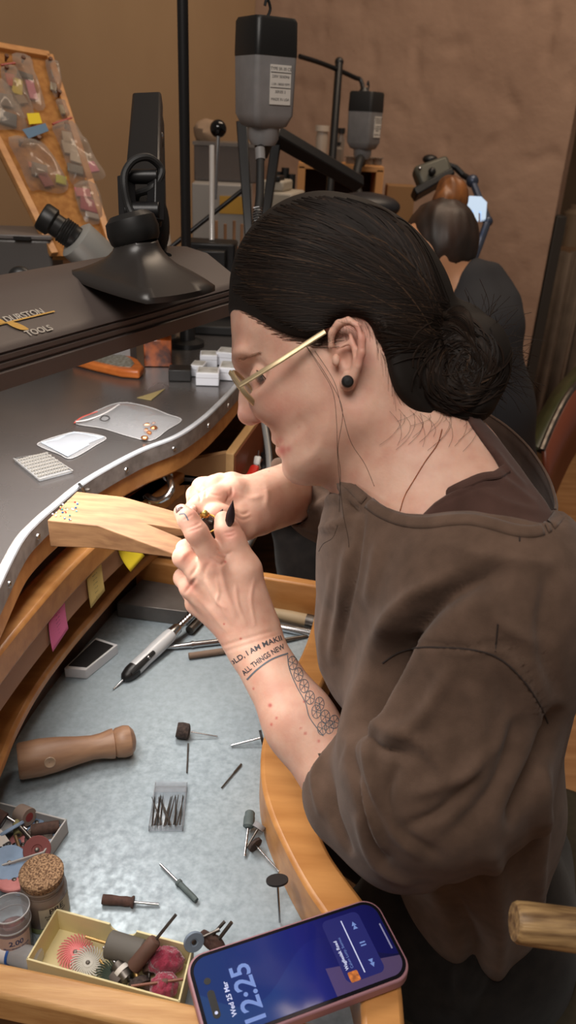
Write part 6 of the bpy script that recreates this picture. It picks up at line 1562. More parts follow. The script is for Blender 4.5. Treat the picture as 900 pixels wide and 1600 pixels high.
MB().lathe([(0, 0), (.014, 0), (.014, .012), (0, .013)], (w*.2, -.001, h*.62), (0, -1, 0), 20).build('dial', STEEL, o, world=False)
# lever with ball knob
lv_ = thing('press_lever', 'two chrome rods, one topped by a black ball knob, of a bench press', 'lever', tuple(W(331, 410, 1.55)))
MB().tube([W(331, 228, 1.55), W(331, 376, 1.55)], .0052, 14).build('rod', mat('mirror_chrome', (225, 222, 220), .15, .45), lv_)
MB().tube([W(341, 212, 1.56), W(336, 312, 1.60)], .0042, 14).build('rod', STEEL, lv_)
MB().ball(W(341, 201, 1.56), .0170, n=28, m=18).build('ball_knob', mat('glossy_black_ball', (14, 13, 13), .08), lv_)
pb2 = W(331, 376, 1.55); MB().box((pb2.x, pb2.y, (pb2.z+.95)/2), (.10, .07, max(.02, pb2.z-.95))).build('press_base', BLKM, lv_, bevel=.004)
# poles
pl = thing('black_pole', 'tall black upright pole clamped to the back of the worktop', 'pole', tuple(Z(294, 540, .95)))
pbz = Z(293, 540, .95); MB().tube([pbz, pbz+Vector((0, 0, .95))], .0085, 20).build('tube', BLKM, pl); MB().lathe([(0, 0), (.03, 0), (.03, .008), (.014, .012), (.013, .035), (0, .035)], pbz, (0, 0, 1), 28).build('foot_clamp', BLK, pl)
dr = MB().tube([W(256, 395, 1.62), W(388, 290, 1.62)], .0048, 12); tag(dr.build('slanting_rod', BLKM), 'thin black rod slanting up behind the pole and lever', 'rod')
# flexshaft motors
def motor(px, py, d, s, hgt, name, label, yaw, lab=True):
    c = W(px, py, d); o = thing(name, label, 'motor', tuple(c), (0, 0, yaw))
    def ring(sz, r): return rrect(sz, sz, r, 5)
    def stack(levels): 
        mb = MB(); P = [[(x, y, z) for x, y in ring(sz, r)] for sz, r, z in levels]; n = len(P[0]); vs = [p for q in P for p in q]; fs = []
        for k in range(len(P)-1):
            for i in range(n): fs.append((k*n+i, k*n+(i+1) % n, (k+1)*n+(i+1) % n, (k+1)*n+i))
        fs += [tuple(range(n))[::-1], tuple((len(P)-1)*n+i for i in range(n))]; return mb.add(vs, fs)
    H = hgt
    stack([(s*.995, s*.1, H*.18), (s, s*.1, H*.20), (s*.985, s*.12, H*.47), (s*.93, s*.14, H*.5)]).build('top_cap', BLK if d < 1.5 else BLKR, o, world=False, smooth=50)
    stack([(s*.55, s*.2, -H*.45), (s*.80, s*.16, -H*.42), (s*.96, s*.12, -H*.32), (s*.985, s*.1, H*.18)]).build('housing', GREYP, o, world=False, smooth=50)
    MB().lathe([(0, -H*.60), (s*.26, -H*.60), (s*.33, -H*.54), (s*.34, -H*.43), (0, -H*.43)], (0, 0, 0), (0, 0, 1), 28).build('collar', GREYP, o, world=False)
    MB().lathe([(0, -H*.72), (s*.10, -H*.72), (s*.20, -H*.60), (0, -H*.6)], (0, 0, 0), (0, 0, 1), 20).build('strain_relief', BLK, o, world=False)
    if lab:
        lb = MB().box((s*.08, -s*.5, -H*.06), (s*.50, .001, H*.34)); lb.build('rating_label', LBL, o, world=False)
        tx = MB()
        for i, (b_, sz) in enumerate((('TYPE SR-30 CE', .11), ('230V 50/60Hz', .10), ('1.0A 18000 RPM', .09), ('SERIES 2', .10), ('MADE IN USA', .10))):
            t_ = text_mb(b_, s*sz*.72); xf(t_, Matrix.Translation((s*.08, -s*.5-.0008, H*(.075-.065*i))) @ Matrix.Rotation(PI/2, 4, 'X')); tx.add(t_.v, t_.f)
        for z_ in (H*.045, -H*.085): tx.box((s*.08, -s*.5-.0009, z_), (s*.48, .0003, s*.012))
        tx.build('print', INK, o, world=False, smooth=0)
    hk = MB().tube(catmull([Vector((0, 0, H*.5)), Vector((s*.08, 0, H*.58)), Vector((0, 0, H*.66)), Vector((-s*.05, 0, H*.60))], 6), s*.03, 8); hk.build('hook', BLKM, o, world=False)
    return o, c
m1, mc1 = motor(414, 122, 1.2, .0745, .158, 'flexshaft_motor', 'large grey and black flexible shaft motor hanging nearest above the head', .58)
MB().tube([mc1+Vector((0, 0, .10)), mc1+Vector((-.002, 0, .5))], .0018, 8).build('hanging_wire', BLKM, m1)
MB().tube([W(425, 47, 1.21), W(449, 37, 1.19)], .0024, 8).build('hook_bar', BLKM, m1); MB().tube([W(418, 50, 1.2), W(414, 40, 1.2)], .004, 8).build('wire_clip', BLK, m1)
m2, mc2 = motor(570, 192, 2.1, .074, .150, 'flexshaft_motor', 'small looking grey flexible shaft motor hanging further back by the wall', 1.0)
cbl = MB().tube(catmull([mc1+Vector((0, 0, -.11)), W(407, 235, 1.2), W(406, 300, 1.19), W(401, 345, 1.18), W(394, 395, 1.17)], 6), .0065, 12); o = cbl.build('black_flex_shaft', BLKR); tag(o, 'black flexible shaft hanging down from the nearer motor', 'shaft')
sp_ = MB().tube([W(406, 232, 1.195), W(407, 250, 1.195)], .0078, 12); sp_.build('grey_sleeve', GREYP, o)
spr = MB(); P = [W(402, 325+i*.8, 1.175) + camx*.0075*math.cos(i*1.2) + camz*.0075*math.sin(i*1.2) for i in range(75)]; spr.tube(P, .0008, 5); spr.build('spring', STEEL, o)
o = MB().tube(catmull([mc2+Vector((0, 0, -.10)), W(562, 250, 2.1), W(556, 285, 2.08), W(566, 320, 2.05)], 5), .012, 12).build('black_flex_shaft', BLKR); tag(o, 'black flexible shaft hanging down from the further motor', 'shaft')
MB().lathe([(0, 0), (.014, 0), (.016, .008), (.010, .016), (0, .016)], W(556, 286, 2.0), (0, -1, 0), 14).build('brass_nut', mat('brass_nut', (150, 110, 60), .4, .6), o)
# struts of a microscope stand, boom
st = thing('boom_stand', 'black stand of two converging struts with a thick boom slanting right', 'stand', tuple(W(395, 420, 1.6)))
for a, b_, wa, wb in (((378, 192), (392, 420), .022, .014), ((434, 205), (404, 420), .020, .014)):
    mb = MB(); beam(mb, W(a[0], a[1], 1.5), W(b_[0], b_[1], 1.5), wa, wb, .02); mb.build('strut', BLKM, st, bevel=.002)
mb = MB(); beam(mb, W(428, 210, 1.48), W(562, 288, 1.62), .030, .028, .025); mb.build('boom', BLKM, st, bevel=.003)
pq = W(398, 420, 1.5); MB().box((pq.x, pq.y, (pq.z+.95)/2), (.09, .07, pq.z-.95)).build('stand_base', BLK, st, bevel=.004)
# second post with cross bar
p2 = thing('motor_hanger_post', 'thin black post with a bent cross bar from which the far motor hangs', 'post', tuple(W(508, 400, 2.05)))
MB().tube([W(530, 98, 2.05), W(508, 400, 2.05)], .0105, 14).build('post', BLKM, p2); MB().ball(W(530, 97, 2.05), .012).build('knob', BLK, p2)
MB().tube(catmull([W(468, 88, 1.95), W(500, 98, 2.0), W(530, 110, 2.05), W(554, 121, 2.09), W(564, 126, 2.1), W(568, 146, 2.1)], 5), .0060, 10).build('cross_bar', BLKM, p2)
MB().lathe([(.0, 0), (.03, 0), (.008, .03), (0, .03)], W(568, 156, 2.1), (0, 0, 1), 16).build('hanger_cone', BLK, p2)
# wooden shelf with bottles
sh = thing('wooden_shelf_box', 'open wooden shelf box with a dark inside standing behind the head', 'shelf', tuple(W(530, 400, 2.25)))
c, w, h, _ = stood(466, 600, 262, 2.2, TT); PINE = mat('pine_edge', (196, 140, 84), .6)
MB().box((c.x, c.y+.09, TT+h), (w, .18, .016)).build('top_board', PINE, sh, bevel=.002)
for sx in (-1, 1): MB().box((c.x+sx*(w/2-.010), c.y+.09, TT+h/2), (.022, .18, h)).build('side_board', PINE, sh, bevel=.002)
MB().box((c.x, c.y+.175, TT+h/2), (w-.02, .01, h)).build('back_board', mat('dark_plum_board', (60, 46, 48), .8), sh)
MB().box((c.x, c.y+.09, TT+h*.45), (w-.04, .16, .010)).build('mid_shelf', PINE, sh)
SZ = TT+h+.008
def bottle(px, py_top, d, r, zb, m, label, name='bottle', capm=None, neck=.45):
    t = W(px, py_top, d); H = max(.02, t.z-zb); o = thing(name, label, 'bottle', (t.x, t.y, zb), None, 'bottles behind the head')
    MB().lathe([(0, 0), (r, 0), (r, H*.66), (r*neck, H*.78), (r*neck, H*.84), (0, H*.84)], (0, 0, 0), (0, 0, 1), 18).build('body', m, o, world=False)
    MB().lathe([(0, H*.84), (r*neck*1.3, H*.84), (r*neck*1.3, H), (0, H)], (0, 0, 0), (0, 0, 1), 18).build('cap', capm or BLK, o, world=False); return o
CB = clear('hazy_bottle', (200, 190, 180), .45, .3, base=(150, 140, 130))
bottle(504, 196, 2.25, .018, SZ, mat('milky_tube', (168, 154, 140), .4), 'milky white tube standing upright on the wooden shelf, tallest there', capm=mat('pale_cap', (190, 176, 160), .5), neck=.9)
bottle(528, 222, 2.27, .016, SZ, CB, 'clear bottle on the wooden shelf right behind the thin post'); bottle(534, 200, 2.3, .012, SZ, CB, 'slim clear bottle between the thin post and the far motor', neck=.7)
bottle(488, 236, 2.26, .020, SZ, mat('tan_jar', (140, 112, 74), .5), 'tan jar on the wooden shelf left of the milky tube', neck=.9); 
for i, px in enumerate((548, 562, 578, 590)): bottle(px, 246, 2.26, .014, SZ, CB, ['first clear pot', 'second clear pot', 'third clear pot', 'last clear pot'][i]+' from the left on the wooden shelf', 'clear_pot', neck=.95, capm=CB)
for i, (px, py, m_, lb) in enumerate(((446, 262, mat('blue_cap_bottle', (60, 78, 130), .5), 'blue bottle left of the wooden shelf'), (456, 272, BLK, 'black bottle beside the blue bottle left of the wooden shelf'), (434, 268, CB, 'clear bottle between the cream machine and the blue bottle'), (447, 300, mat('dusty_white', (150, 140, 130), .5), 'dusty white bottle in front of the black bottle'), (470, 312, CB, 'clear bottle in front of the wooden shelf close to the hair'))):
    bottle(px, py, 1.95, .017, TT, m_, lb)
for i, (px, py, c_, lb) in enumerate(((255, 350, (170, 160, 150), 'white paper cone behind the lamp joint'),)):
    t = W(px+5, py, 1.7); o = MB().lathe([(0, 0), (.028, 0), (.004, t.z-TT), (0, t.z-TT)], (t.x, t.y, TT), (.0, 0, 1), 16).build('paper_cone', mat('white_cone', c_, .7)); tag(o, lb, 'cone')
t = W(361, 386, 1.6); o = MB().lathe([(0, 0), (.016, 0), (.016, t.z-.95), (0, t.z-.95)], (t.x, t.y, .95), (0, 0, 1), 20).build('orange_pot', mat('terracotta_pot', (190, 122, 80), .6)); tag(o, 'small orange brown pot near the foot of the lever', 'pot')
for i, px in enumerate((338, 352, 366, 378)):
    t = W(px, 345+5*(i % 2), 1.70); o = MB().tube([Vector((t.x, t.y, .95)), t], .0035, 8).build('burnisher', BROWNP); tag(o, 'thin upright tool in the rack behind the lever rods, %s from the left' % ['first', 'second', 'third', 'fourth'][i], 'tool', 'upright tools behind the lever')
sbox(305, 352, 392, 1.5, 'black_equipment_box', 'low black box on the worktop behind the lamp', BLK, zb=.95, dp=.08)
sbox(262, 300, 560, 1.36, 'black_tray', 'low dark tray on the worktop at the foot of the black pole', BLKM, 'tray', zb=.95, dp=.10)
sbox(303, 372, 510, 1.45, 'black_case', 'black case at the back of the worktop behind the white boxes', BLKR, 'case', zb=.95, dp=.10)
o, w, h, dp = sbox(606, 650, 290, 2.3, 'cardboard_box', 'small brown cardboard box behind the second lamp', mat('kraft_card', (140, 104, 66), .8), dp=.08)
o = thing('small_black_lamp', 'low rounded black lamp peeking over the hair', 'lamp', tuple(W(572, 322, 1.9).xy)+(TT,)); MB().ball(W(572, 322, 1.9), (.085, .06, .032), n=30, m=14).build('shade', mat('shade_black', (34, 34, 38), .45), o); ls_ = W(572, 322, 1.9); MB().tube([ls_, Vector((ls_.x, ls_.y, TT))], .012, 12).build('stem', BLKM, o); MB().lathe([(0, 0), (.06, 0), (.05, .012), (0, .014)], (ls_.x, ls_.y, TT), (0, 0, 1), 24).build('foot', BLKM, o)
# cork board
P = [Yp(x, y, yy) for x, y, yy in ((-40, 66, 1.72), (74, 90, 1.80), (172, 372, 1.55), (62, 372, 1.44))]
q0, q1 = P[0], P[1]; bxv = (q1-q0).normalized(); byv = (P[2]-q1); byv = (byv-bxv*byv.dot(bxv)).normalized(); bzv = bxv.cross(byv)
def bhit(px, py, off=0.0):
    r = ray(px, py); n = bzv; o_ = Vector((0, 0, CAMZ)); t = (q1-o_).dot(n)/r.dot(n); return o_+r*t+nfac*n*off
nfac = -1 if bzv.dot(ray(80, 200)) > 0 else 1
board = thing('cork_board', 'cork pin board with a wooden frame leaning at the left behind the bench', 'board', tuple(bhit(60, 380)))
outl_ = [bhit(x, y) for x, y in ((-60, 66), (74, 90), (176, 400), (84, 400), (-60, 120))]
CK = mat('cork_sheet', (176, 124, 66), .9, rgb2=(156, 104, 52), nscale=90); th = bzv*nfac
MB().add([v for v in outl_]+[v-th*.012 for v in outl_], [(0, 1, 2, 3, 4), (9, 8, 7, 6, 5)]+[(i, 5+i, 5+(i+1) % 5, (i+1) % 5) for i in range(5)]).build('cork', CK, board, smooth=0)
for a, b_ in (((-60, 66), (76, 90)), ((76, 90), (176, 400)), ((-40, 150), (84, 400))):
    mb = MB(); beam(mb, bhit(*a)+th*.004, bhit(*b_)+th*.004, .014, .014, .012, side=(bhit(*b_)-bhit(*a)).normalized().cross(th)); mb.build('frame_rail', OAK, board, bevel=.001)
BAGM = clear('bag_plastic', (238, 232, 226), .16, .10, (190, 178, 166), .4)
def bag(outline, label, bits, bulge=.012, top=None, seal=None):
    P = smpoly(outline, 3); V3 = [bhit(x, y, .006) for x, y in P]; c = sum(V3, Vector())/len(V3); o = thing('plastic_bag', label, 'bag', tuple(V3[0]), None, 'plastic bags pinned to the cork board')
    vs = []; fs = []; n = len(P); R_ = 8
    for k in range(R_+1):
        f = k/R_
        for p in V3:
            q = p*(1-f)+c*f; vs.append(q+th*(bulge*math.sin(min(1, f*1.7)*PI/2)+.010*mn.noise(q*38)*min(1, f*3)))
    for k in range(R_):
        for i in range(n): fs.append((k*n+i, k*n+(i+1) % n, (k+1)*n+(i+1) % n, (k+1)*n+i))
    MB().add(vs, fs).build('film', BAGM, o, smooth=60)
    for i, (x, y, w_, h_, c_) in enumerate(bits):
        p = bhit(x, y, .007); M_ = Matrix(((bxv.x, byv.x, th.x), (bxv.y, byv.y, th.y), (bxv.z, byv.z, th.z)))
        MB().box(p, (w_, h_, .004), M_ @ Matrix.Rotation(.3*math.sin(i*2.3), 3, 'Z')).build('bag_content', mat('content_%d_%d_%d' % c_, c_, .7), o, bevel=.001)
    if seal: MB().tube([bhit(*seal[0], .010), bhit(*seal[1], .010)], .0022, 6).build('seal_strip', mat('red_seal', (0, 0, 0)), o)
    return o
def pinat(x, y, lb):
    o = MB().lathe([(0, .004), (.002, .004), (.0028, .010), (.0045, .016), (.004, .018), (0, .018)], bhit(x, y), th, 12).build('push_pin', mat('dark_pin', (92, 52, 30), .4)); tag(o, lb, 'pin', 'push pins on the cork board')
bag([(-20, 130), (4, 128), (22, 150), (38, 185), (42, 208), (20, 206), (-20, 200)], 'full grey plastic bag at the left edge of the cork board', [(0, 160, .05, .03, (120, 110, 104)), (12, 190, .03, .03, (90, 96, 104)), (-5, 180, .03, .04, (150, 140, 132))])
bag([(0, 108), (22, 106), (38, 140), (52, 180), (30, 186), (8, 150)], 'plastic bag with red and yellow scraps near the top left of the board', [(16, 130, .018, .03, (190, 80, 50)), (26, 140, .02, .04, (206, 186, 70)), (32, 160, .02, .02, (150, 130, 110))], seal=((0, 108), (22, 105)))
bag([(18, 88), (46, 92), (54, 120), (70, 170), (50, 172), (28, 120)], 'plastic bag with a pink slip near the top middle of the cork board', [(48, 145, .016, .045, (206, 128, 150)), (38, 122, .03, .012, (60, 54, 50))])
bag([(70, 98), (88, 100), (96, 130), (92, 150), (84, 155), (76, 130)], 'narrow crumpled plastic bag pinned at the top right corner of the board', [(84, 120, .014, .02, (150, 140, 130)), (82, 140, .012, .02, (170, 160, 140))])
bag([(86, 160), (100, 160), (109, 186), (98, 190), (92, 178)], 'small plastic bag of seed like grains below the narrow one', [(98, 176, .016, .022, (168, 156, 120))])
bag([(12, 218), (60, 222), (84, 250), (106, 292), (92, 306), (60, 300), (46, 300), (30, 262)], 'wide shiny plastic bag with orange and lime bits at the lower left', [(48, 262, .012, .012, (200, 120, 80)), (94, 285, .02, .02, (190, 196, 60)), (70, 285, .02, .03, (150, 90, 90)), (60, 270, .03, .03, (120, 100, 84))], .02)
bag([(80, 198), (110, 190), (128, 215), (148, 250), (164, 278), (140, 288), (112, 292), (104, 265), (92, 230)], 'big plastic bag of glinting silver scraps with a red seal and pink slip', [(110, 235, .035, .03, (190, 178, 160)), (122, 250, .035, .03, (206, 196, 180)), (142, 265, .022, .024, (214, 130, 160)), (116, 268, .03, .02, (120, 120, 116)), (104, 220, .02, .03, (176, 160, 140))], .02, seal=((80, 200), (110, 190)))
bag([(114, 292), (148, 290), (160, 345), (132, 350)], 'flat plastic bag of pink and dark red beads low on the cork board', [(128, 305, .03, .02, (206, 120, 130)), (140, 325, .04, .03, (160, 60, 80)), (134, 285, .008, .008, (220, 150, 50)), (148, 342, .04, .012, (170, 164, 160))])
for x, y, lb in ((8, 98, 'dark push pin at the top left of the cork board'), (34, 100, 'dark push pin above the bag with the pink slip'), (76, 102, 'dark push pin at the top right corner of the cork board'), (90, 153, 'dark push pin holding the small bag of grains'), (8, 115, 'dark push pin at the neck of the bag with red and yellow scraps'), (30, 230, 'dark push pin on the left of the wide shiny bag'), (58, 224, 'dark push pin on the right of the wide shiny bag'), (101, 203, 'dark push pin holding the big bag of silver scraps')): pinat(x, y, lb)
def slip(cs_, m, lb, name='paper_note'):
    vs = [bhit(x, y, .016) for x, y in cs_]; o = MB().add(vs+[v-th*.0006 for v in vs], [(0, 1, 2, 3), (7, 6, 5, 4), (0, 4, 5, 1), (1, 5, 6, 2), (2, 6, 7, 3), (3, 7, 4, 0)]).build(name, m, smooth=0); tag(o, lb, 'note')
slip([(39, 187), (58, 186), (63, 202), (43, 204)], YEL2, 'small bright yellow note on the cork board'); slip([(32, 212), (68, 202), (73, 214), (42, 226)], mat('dusty_blue_note', (96, 124, 150), .8), 'dusty blue paper strip under the yellow note on the cork board')
# microscope
mi = thing('microscope', 'microscope with a black ribbed eyepiece and grey metal body behind the lamp', 'microscope', tuple(W(140, 420, 1.2)))
ea, eb_, ec = W(64, 336, 1.13), W(120, 374, 1.15), W(160, 410, 1.18); e_d = (eb_-ea).normalized()
LL = (eb_-ea).length
MB().lathe([(0, 0), (.019, 0), (.021, .003), (.021, LL*.30), (.0165, LL*.36), (.0165, LL*.55), (.0195, LL*.58)]+[(.0195-.0012*(i % 2), LL*(.6+.03*i)) for i in range(9)]+[(.018, LL*.9), (.018, LL), (0, LL)], ea, e_d, 32).build('eyepiece', BLK, mi)
MB().lathe([(0, 0), (.024, 0), (.031, .004), (.031, .05), (.028, .056), (0, .056)], eb_-e_d*.004, (ec-eb_).normalized(), 36).build('tube_body', mat('silver_grey_paint', (168, 168, 164), .4, .3), mi)
MB().tube([ec, W(175, 440, 1.22), W(185, 470, 1.24)], .035, 16).build('lower_body', mat('silver_grey_paint', (0, 0, 0)), mi)
bb_ = W(180, 460, 1.24); MB().box((bb_.x, bb_.y, (.95+bb_.z)/2), (.05, .05, bb_.z-.95)).build('column', GREYP, mi)
o, w, h, dp = sbox(-90, 76, 372, 1.38, 'grey_plastic_box', 'grey translucent plastic box at the left edge behind the lamp', mat('grey_translucent', (96, 92, 90), .35, alpha=.88), 'box', .12, .95, .12, .006)
MB().box((0, dp/2, h+.003), (w*1.03, dp*1.03, .008)).build('lid', mat('grey_lid', (112, 106, 104), .35), o, world=False, bevel=.002); MB().box((w*.25, -.004, h+.002), (.03, .008, .006)).build('latch', BLK, o, world=False)
knb = MB().ball(Z(32, 434, 1.172), (.012, .009, .011), n=24, m=12); knb.build('side_knob', BLK, lamp)
# ------------------------------------------------------------------ second person and lamp at the back
pe = thing('person', 'second person with brown hair in a bun and a black hooded jacket, seen from behind', 'person', tuple(W(760, 700, 1.7).xy)+(0,))
D2 = 1.60
jv = Vol([.18, -.75, -2.0], [.75, .60, -1.40], .008)
jv.cone(C(735, 445, D2), C(750, 500, D2), .055, .06, .03); jv.cone(C(775, 455, D2+.02), C(786, 505, D2), .034, .040, .02)
jv.cone(C(745, 520, D2), C(755, 640, D2+.1), .085, .10, .04); jv.cone(C(755, 640, D2+.1), C(770, 760, D2+.25), .10, .11, .05); jv.cone(C(690, 540, D2+.05), C(610, 620, D2+.1), .07, .055, .05)
jv.cone(C(730, 452, D2-.01), C(772, 425, D2), .030, .012, .02); jv.cone(C(770, 425, D2), C(786, 470, D2), .012, .03, .03)
Vj, Fj = jv.mesh(); Vj = smooth_mesh(Vj, Fj, 2); mesh_obj('hooded_jacket', [(Vj, Fj)], mat('dark_jacket', (40, 40, 44), .85), pe)
nv = Vol([.15, .10, -1.85], [.50, .70, -1.35], .007)
nv.cone(C(722, 470, D2), C(705, 410, D2), .045, .045, .02); nv.ell(C(684, 385, D2), (.07, .085, .07), .02); nv.ell(C(655, 395, D2), (.045, .06, .05), .02)
Vn, Fn = nv.mesh(); Vn = smooth_mesh(Vn, Fn, 2); pb_ = mesh_obj('body', [(Vn, Fn)], mat('second_skin', (206, 150, 112), .5, sss=.1), pe)
hn = Vol([.15, .20, -1.85], [.50, .80, -1.35], .006)
hn.ell(C(690, 378, D2), (.078, .088, .076), .02); hn.ell(C(700, 338, D2), (.028, .02, .03), .012)
hn.cone(C(722, 445, D2-.02), C(728, 470, D2-.02), .022, .022, .004, 'sub')
Vq, Fq = hn.mesh(); Vq = smooth_mesh(Vq, Fq, 2); dq = np.array([mnoise.noise(Vector((v[0]*60, v[1]*12, v[2]*60)))*.004 for v in Vq]); Vq = Vq+vnormals(Vq, Fq)*dq[:, None]
hh = mesh_obj('hair', [(Vq, Fq)], mat('chestnut_hair', (58, 38, 28), .5, rgb2=(36, 25, 19), nscale=26, stretch=(1, 1, .3)), pe)
bn = Vol([.20, .45, -1.75], [.50, .85, -1.45], .005); bn.ell(C(704, 308, D2), (.034, .044, .034), .01); bn.ell(C(694, 318, D2-.01), (.026, .03, .03), .008); Vw, Fw = bn.mesh(); dw = np.array([mnoise.noise(Vector((v[0]*70, v[1]*16, v[2]*70)))*.005 for v in Vw]); Vw = Vw+vnormals(Vw, Fw)*dw[:, None]
mesh_obj('hair_bun', [(Vw, Fw)], mat('amber_hair', (150, 92, 42), .45, rgb2=(84, 48, 24), nscale=26, stretch=(1, 1, .3)), pe)
# black legs and stool so that the person sits on something
lv2 = Vol([.1, -1.4, -2.6], [.75, -.30, -1.5], .015); lv2.cone(C(760, 790, D2+.3), C(660, 850, D2+.25), .11, .08, .05); lv2.cone(C(660, 850, D2+.25), C(670, 1080, D2+.5), .07, .05, .03)
Vl2, Fl2 = lv2.mesh(); mesh_obj('trousers', [(Vl2, Fl2)], TROU, pe)
ml = thing('magnifier_lamp', 'jointed lamp with a dark grey head and a small white panel glowing in place of a reflection beside the bun', 'lamp', tuple(W(735, 415, 1.9)))
BLUEA = mat('blue_grey_arm', (70, 78, 96), .35, .5); GA = mat('grey_green_metal', (88, 86, 76), .45, .3)
mb = MB(); beam(mb, W(650, 282, 2.0), W(702, 262, 2.0), .060, .055, .05); mb.build('head', GA, ml, bevel=.01); MB().ball(W(672, 249, 2.0), (.02, .02, .012)).build('head_knob', BLK, ml)
MB().ball(W(675, 268, 1.965), .010).build('bolt', BLK, ml); MB().ball(W(656, 263, 1.965), .005).build('bolt', STEEL, ml)
mb = MB(); beam(mb, W(646, 305, 1.99), W(706, 272, 1.99), .022, .018, .05); mb.build('under_shade', BLK, ml, bevel=.004)
MB().tube([W(700, 258, 2.0), W(712, 262, 2.0), W(724, 274, 2.0), W(738, 282, 1.98)], .008, 10).build('wrist_link', BLKM, ml); MB().ball(W(738, 283, 1.98), .016).build('joint', BLUEA, ml)
MB().tube([W(738, 283, 1.98), W(757, 330, 1.95), W(763, 345, 1.93)], .009, 10).build('upper_arm', BLUEA, ml); MB().ball(W(762, 346, 1.93), .013).build('joint', BLUEA, ml)
MB().tube([W(762, 346, 1.93), W(748, 385, 1.91), W(735, 418, 1.9)], .010, 10).build('lower_arm', BLUEA, ml); bz0 = W(735, 418, 1.9); MB().tube([bz0, Vector((bz0.x, bz0.y, .95))], .010, 10).build('stem', BLKM, ml)
REFL = mat('reflection_panel', (190, 214, 240), .3, emit=.55)  # emission stands in for a bright LED reflection; the panel is no lamp
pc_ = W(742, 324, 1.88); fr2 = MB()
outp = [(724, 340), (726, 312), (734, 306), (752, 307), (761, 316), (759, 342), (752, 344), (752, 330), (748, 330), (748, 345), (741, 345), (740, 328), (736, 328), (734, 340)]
vs = [W(x, y, 1.88) for x, y in outp]; k_ = len(vs); MB().add(vs+[v-camz*.012 for v in vs], [f for q in ((0, 1, 12, 13), (1, 2, 3, 11), (1, 11, 12), (3, 4, 8, 11), (4, 5, 6, 7), (4, 7, 8), (8, 9, 10, 11)) for f in (q, tuple(i+k_ for i in q[::-1]))]+[(i, k_+i, k_+(i+1) % k_, (i+1) % k_) for i in range(k_)]).build('reflection_panel', REFL, ml, smooth=0)
MB().tube([W(742, 344, 1.89), W(736, 375, 1.9), W(735, 415, 1.9)], .006, 8).build('panel_stem', mat('worn_brown_stem', (92, 72, 60), .5), ml)
# ------------------------------------------------------------------ right side
rs = thing('far_shelf', 'dim shelf with jars in the room beyond the plaster wall', 'shelf', (2.0, 3.3, 0))
c = W(885, 388, 3.3); MB().box((c.x+.25, c.y, c.z), (.66, .3, .03)).build('shelf_board', mat('dim_board', (130, 98, 70), .7), rs); MB().box((c.x+.25, c.y+.14, c.z/2), (.66, .02, c.z)).build('back_board', BACKW, rs)
for i, (px, w_, h_) in enumerate(((872, .035, .10), (890, .05, .16), (906, .04, .12))):
    q = W(px, 384, 3.28); o = MB().lathe([(0, 0), (w_, 0), (w_, h_*.8), (w_*.6, h_*.9), (w_*.6, h_), (0, h_)], (q.x, q.y, c.z+.015), (0, 0, 1), 18).build('storage_jar', mat('dull_jar_%d' % i, ((110, 92, 74), (140, 118, 94), (96, 82, 68))[i], .5)); tag(o, ('small dim jar at the left end of the far shelf', 'taller pale jar in the middle of the far shelf', 'dim jar at the right end of the far shelf')[i], 'jar', 'jars on the far shelf')
ct = MB(); n = 40; vs = []; fs = []
ca = W(868, 392, 3.0); cbb = W(960, 392, 3.0)
for i in range(n+1):
    f = i/n; p = lerp(ca, cbb, f); off = .025*math.sin(f*22)+.012*math.sin(f*51)
    for zz_ in (ca.z, ca.z*.5, .08): vs.append((p.x, p.y+off*(1.3-zz_*.3), zz_))
for i in range(n):
    for k in range(2): fs.append((3*i+k, 3*i+3+k, 3*i+4+k, 3*i+1+k))
o = ct.add(vs, fs).build('grey_cloth_curtain', mat('taupe_cloth', (122, 106, 92), .9, rgb2=(104, 90, 78), nscale=12), solid=.004, smooth=80); tag(o, 'grey brown cloth hanging below the far shelf', 'curtain')
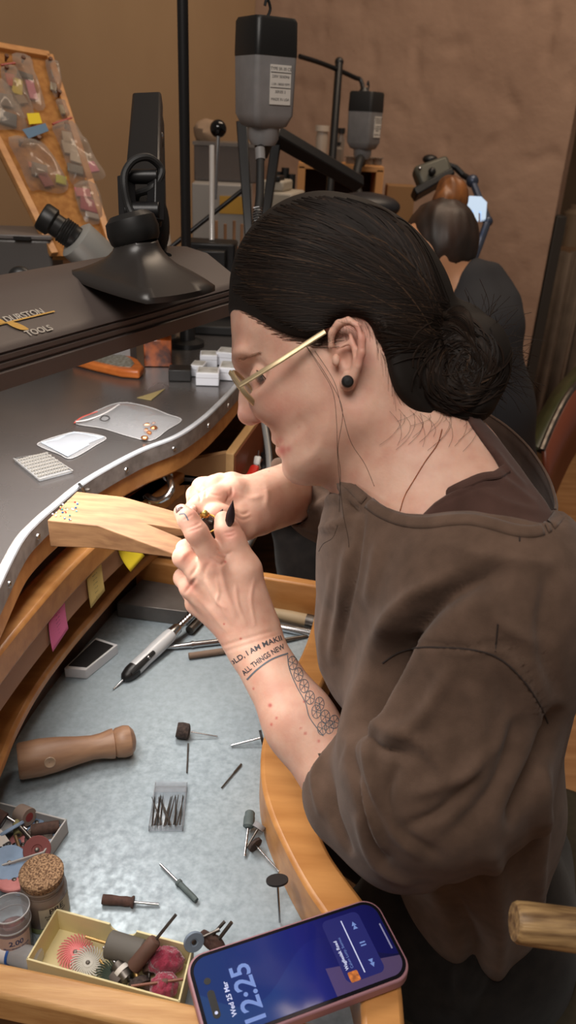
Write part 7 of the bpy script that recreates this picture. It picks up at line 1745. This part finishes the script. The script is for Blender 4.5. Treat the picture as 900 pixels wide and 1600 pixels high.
# green chair with brown rim
gc = thing('green_chair', 'chair with dark green back and red brown rim behind the sweater', 'chair', (.85, 1.75, 0))
GR = mat('dark_green_leather', (62, 66, 38), .35, rgb2=(50, 54, 30), nscale=20); RB = mat('red_brown_wood', (120, 62, 42), .35)
ga, gb_, gcx = W(848, 700, 1.85), W(880, 630, 1.9), W(930, 575, 2.0)
vs = []; fs = []; top_ = catmull([W(846, 705, 1.8), W(866, 658, 1.85), W(892, 612, 1.9), W(930, 575, 2.0)], 6); bot_ = catmull([W(815, 692, 1.86), W(846, 640, 1.92), W(872, 600, 1.98), W(912, 560, 2.05)], 6)
vs = list(top_)+list(bot_); k_ = len(top_); MB().add(vs, [(i, i+1, k_+i+1, k_+i) for i in range(k_-1)]).build('inner_back', GR, gc, solid=.01)
MB().tube(top_, .009, 10).build('steel_piping', STEELD, gc)
low_ = [p+Vector((.035, -.01, -.15)) for p in top_]; vs = list(top_)+low_; MB().add(vs, [(i, k_+i, k_+i+1, i+1) for i in range(k_-1)]).build('outer_shell', RB, gc, solid=.012)
for i, (x_, y_) in enumerate(((.40, 1.74), (.64, 1.72), (.40, 2.0), (.64, 2.0))): MB().tube([Vector((x_, y_, 0)), Vector((x_, y_, .45))], .016, 10).build('leg', RB, gc)
MB().box((.52, 1.86, .46), (.32, .36, .05)).build('seat', GR, gc, bevel=.02); MB().tube([Vector((.66, 1.9, .46)), (top_[6]+low_[6])/2], .014, 10).build('back_post', RB, gc)
# the chair she sits on
wc_ = thing('work_chair', 'chair with a dark olive seat and pale wooden armrest under the person at the bench', 'chair', (.36, .62, 0))
OL = mat('dark_olive_cloth', (58, 50, 34), .85, rgb2=(50, 43, 29), nscale=120)
sv_ = [Z(x, y, .44) for x, y in ((856, 1215), (905, 1232), (1100, 1300), (1100, 1900), (700, 1900), (560, 1700), (640, 1400))]
MB().prism([(p.x, p.y) for p in sv_], .40, .44).build('seat', OL, wc_, bevel=.015)
AW = mat('pale_grainy_wood', (176, 142, 96), .5, rgb2=(104, 76, 46), nscale=22, stretch=(1, 9, 9), bump=.6, bscale=50, bdist=.001)
a0, a1 = W(803, 1440, .50), W(960, 1462, .50); ux = (a1-a0).normalized()
MB().lathe([(0, 0), (.0115, 0), (.0128, .0022), (.0132, .01), (.0140, .10), (.0140, .16), (0, .16)], a0, ux, 28).build('armrest', AW, wc_)
aend = a0+ux*.14; MB().tube([aend+Vector((0, 0, -.01)), Vector((aend.x+.01, aend.y+.01, .0))], .013, 14).build('arm_post', AW, wc_)
for x_, y_ in ((.30, .50), (.62, .52), (.30, .95), (.62, .95)): MB().tube([Vector((x_, y_, 0)), Vector((x_, y_, .41))], .015, 12).build('leg', AW, wc_)
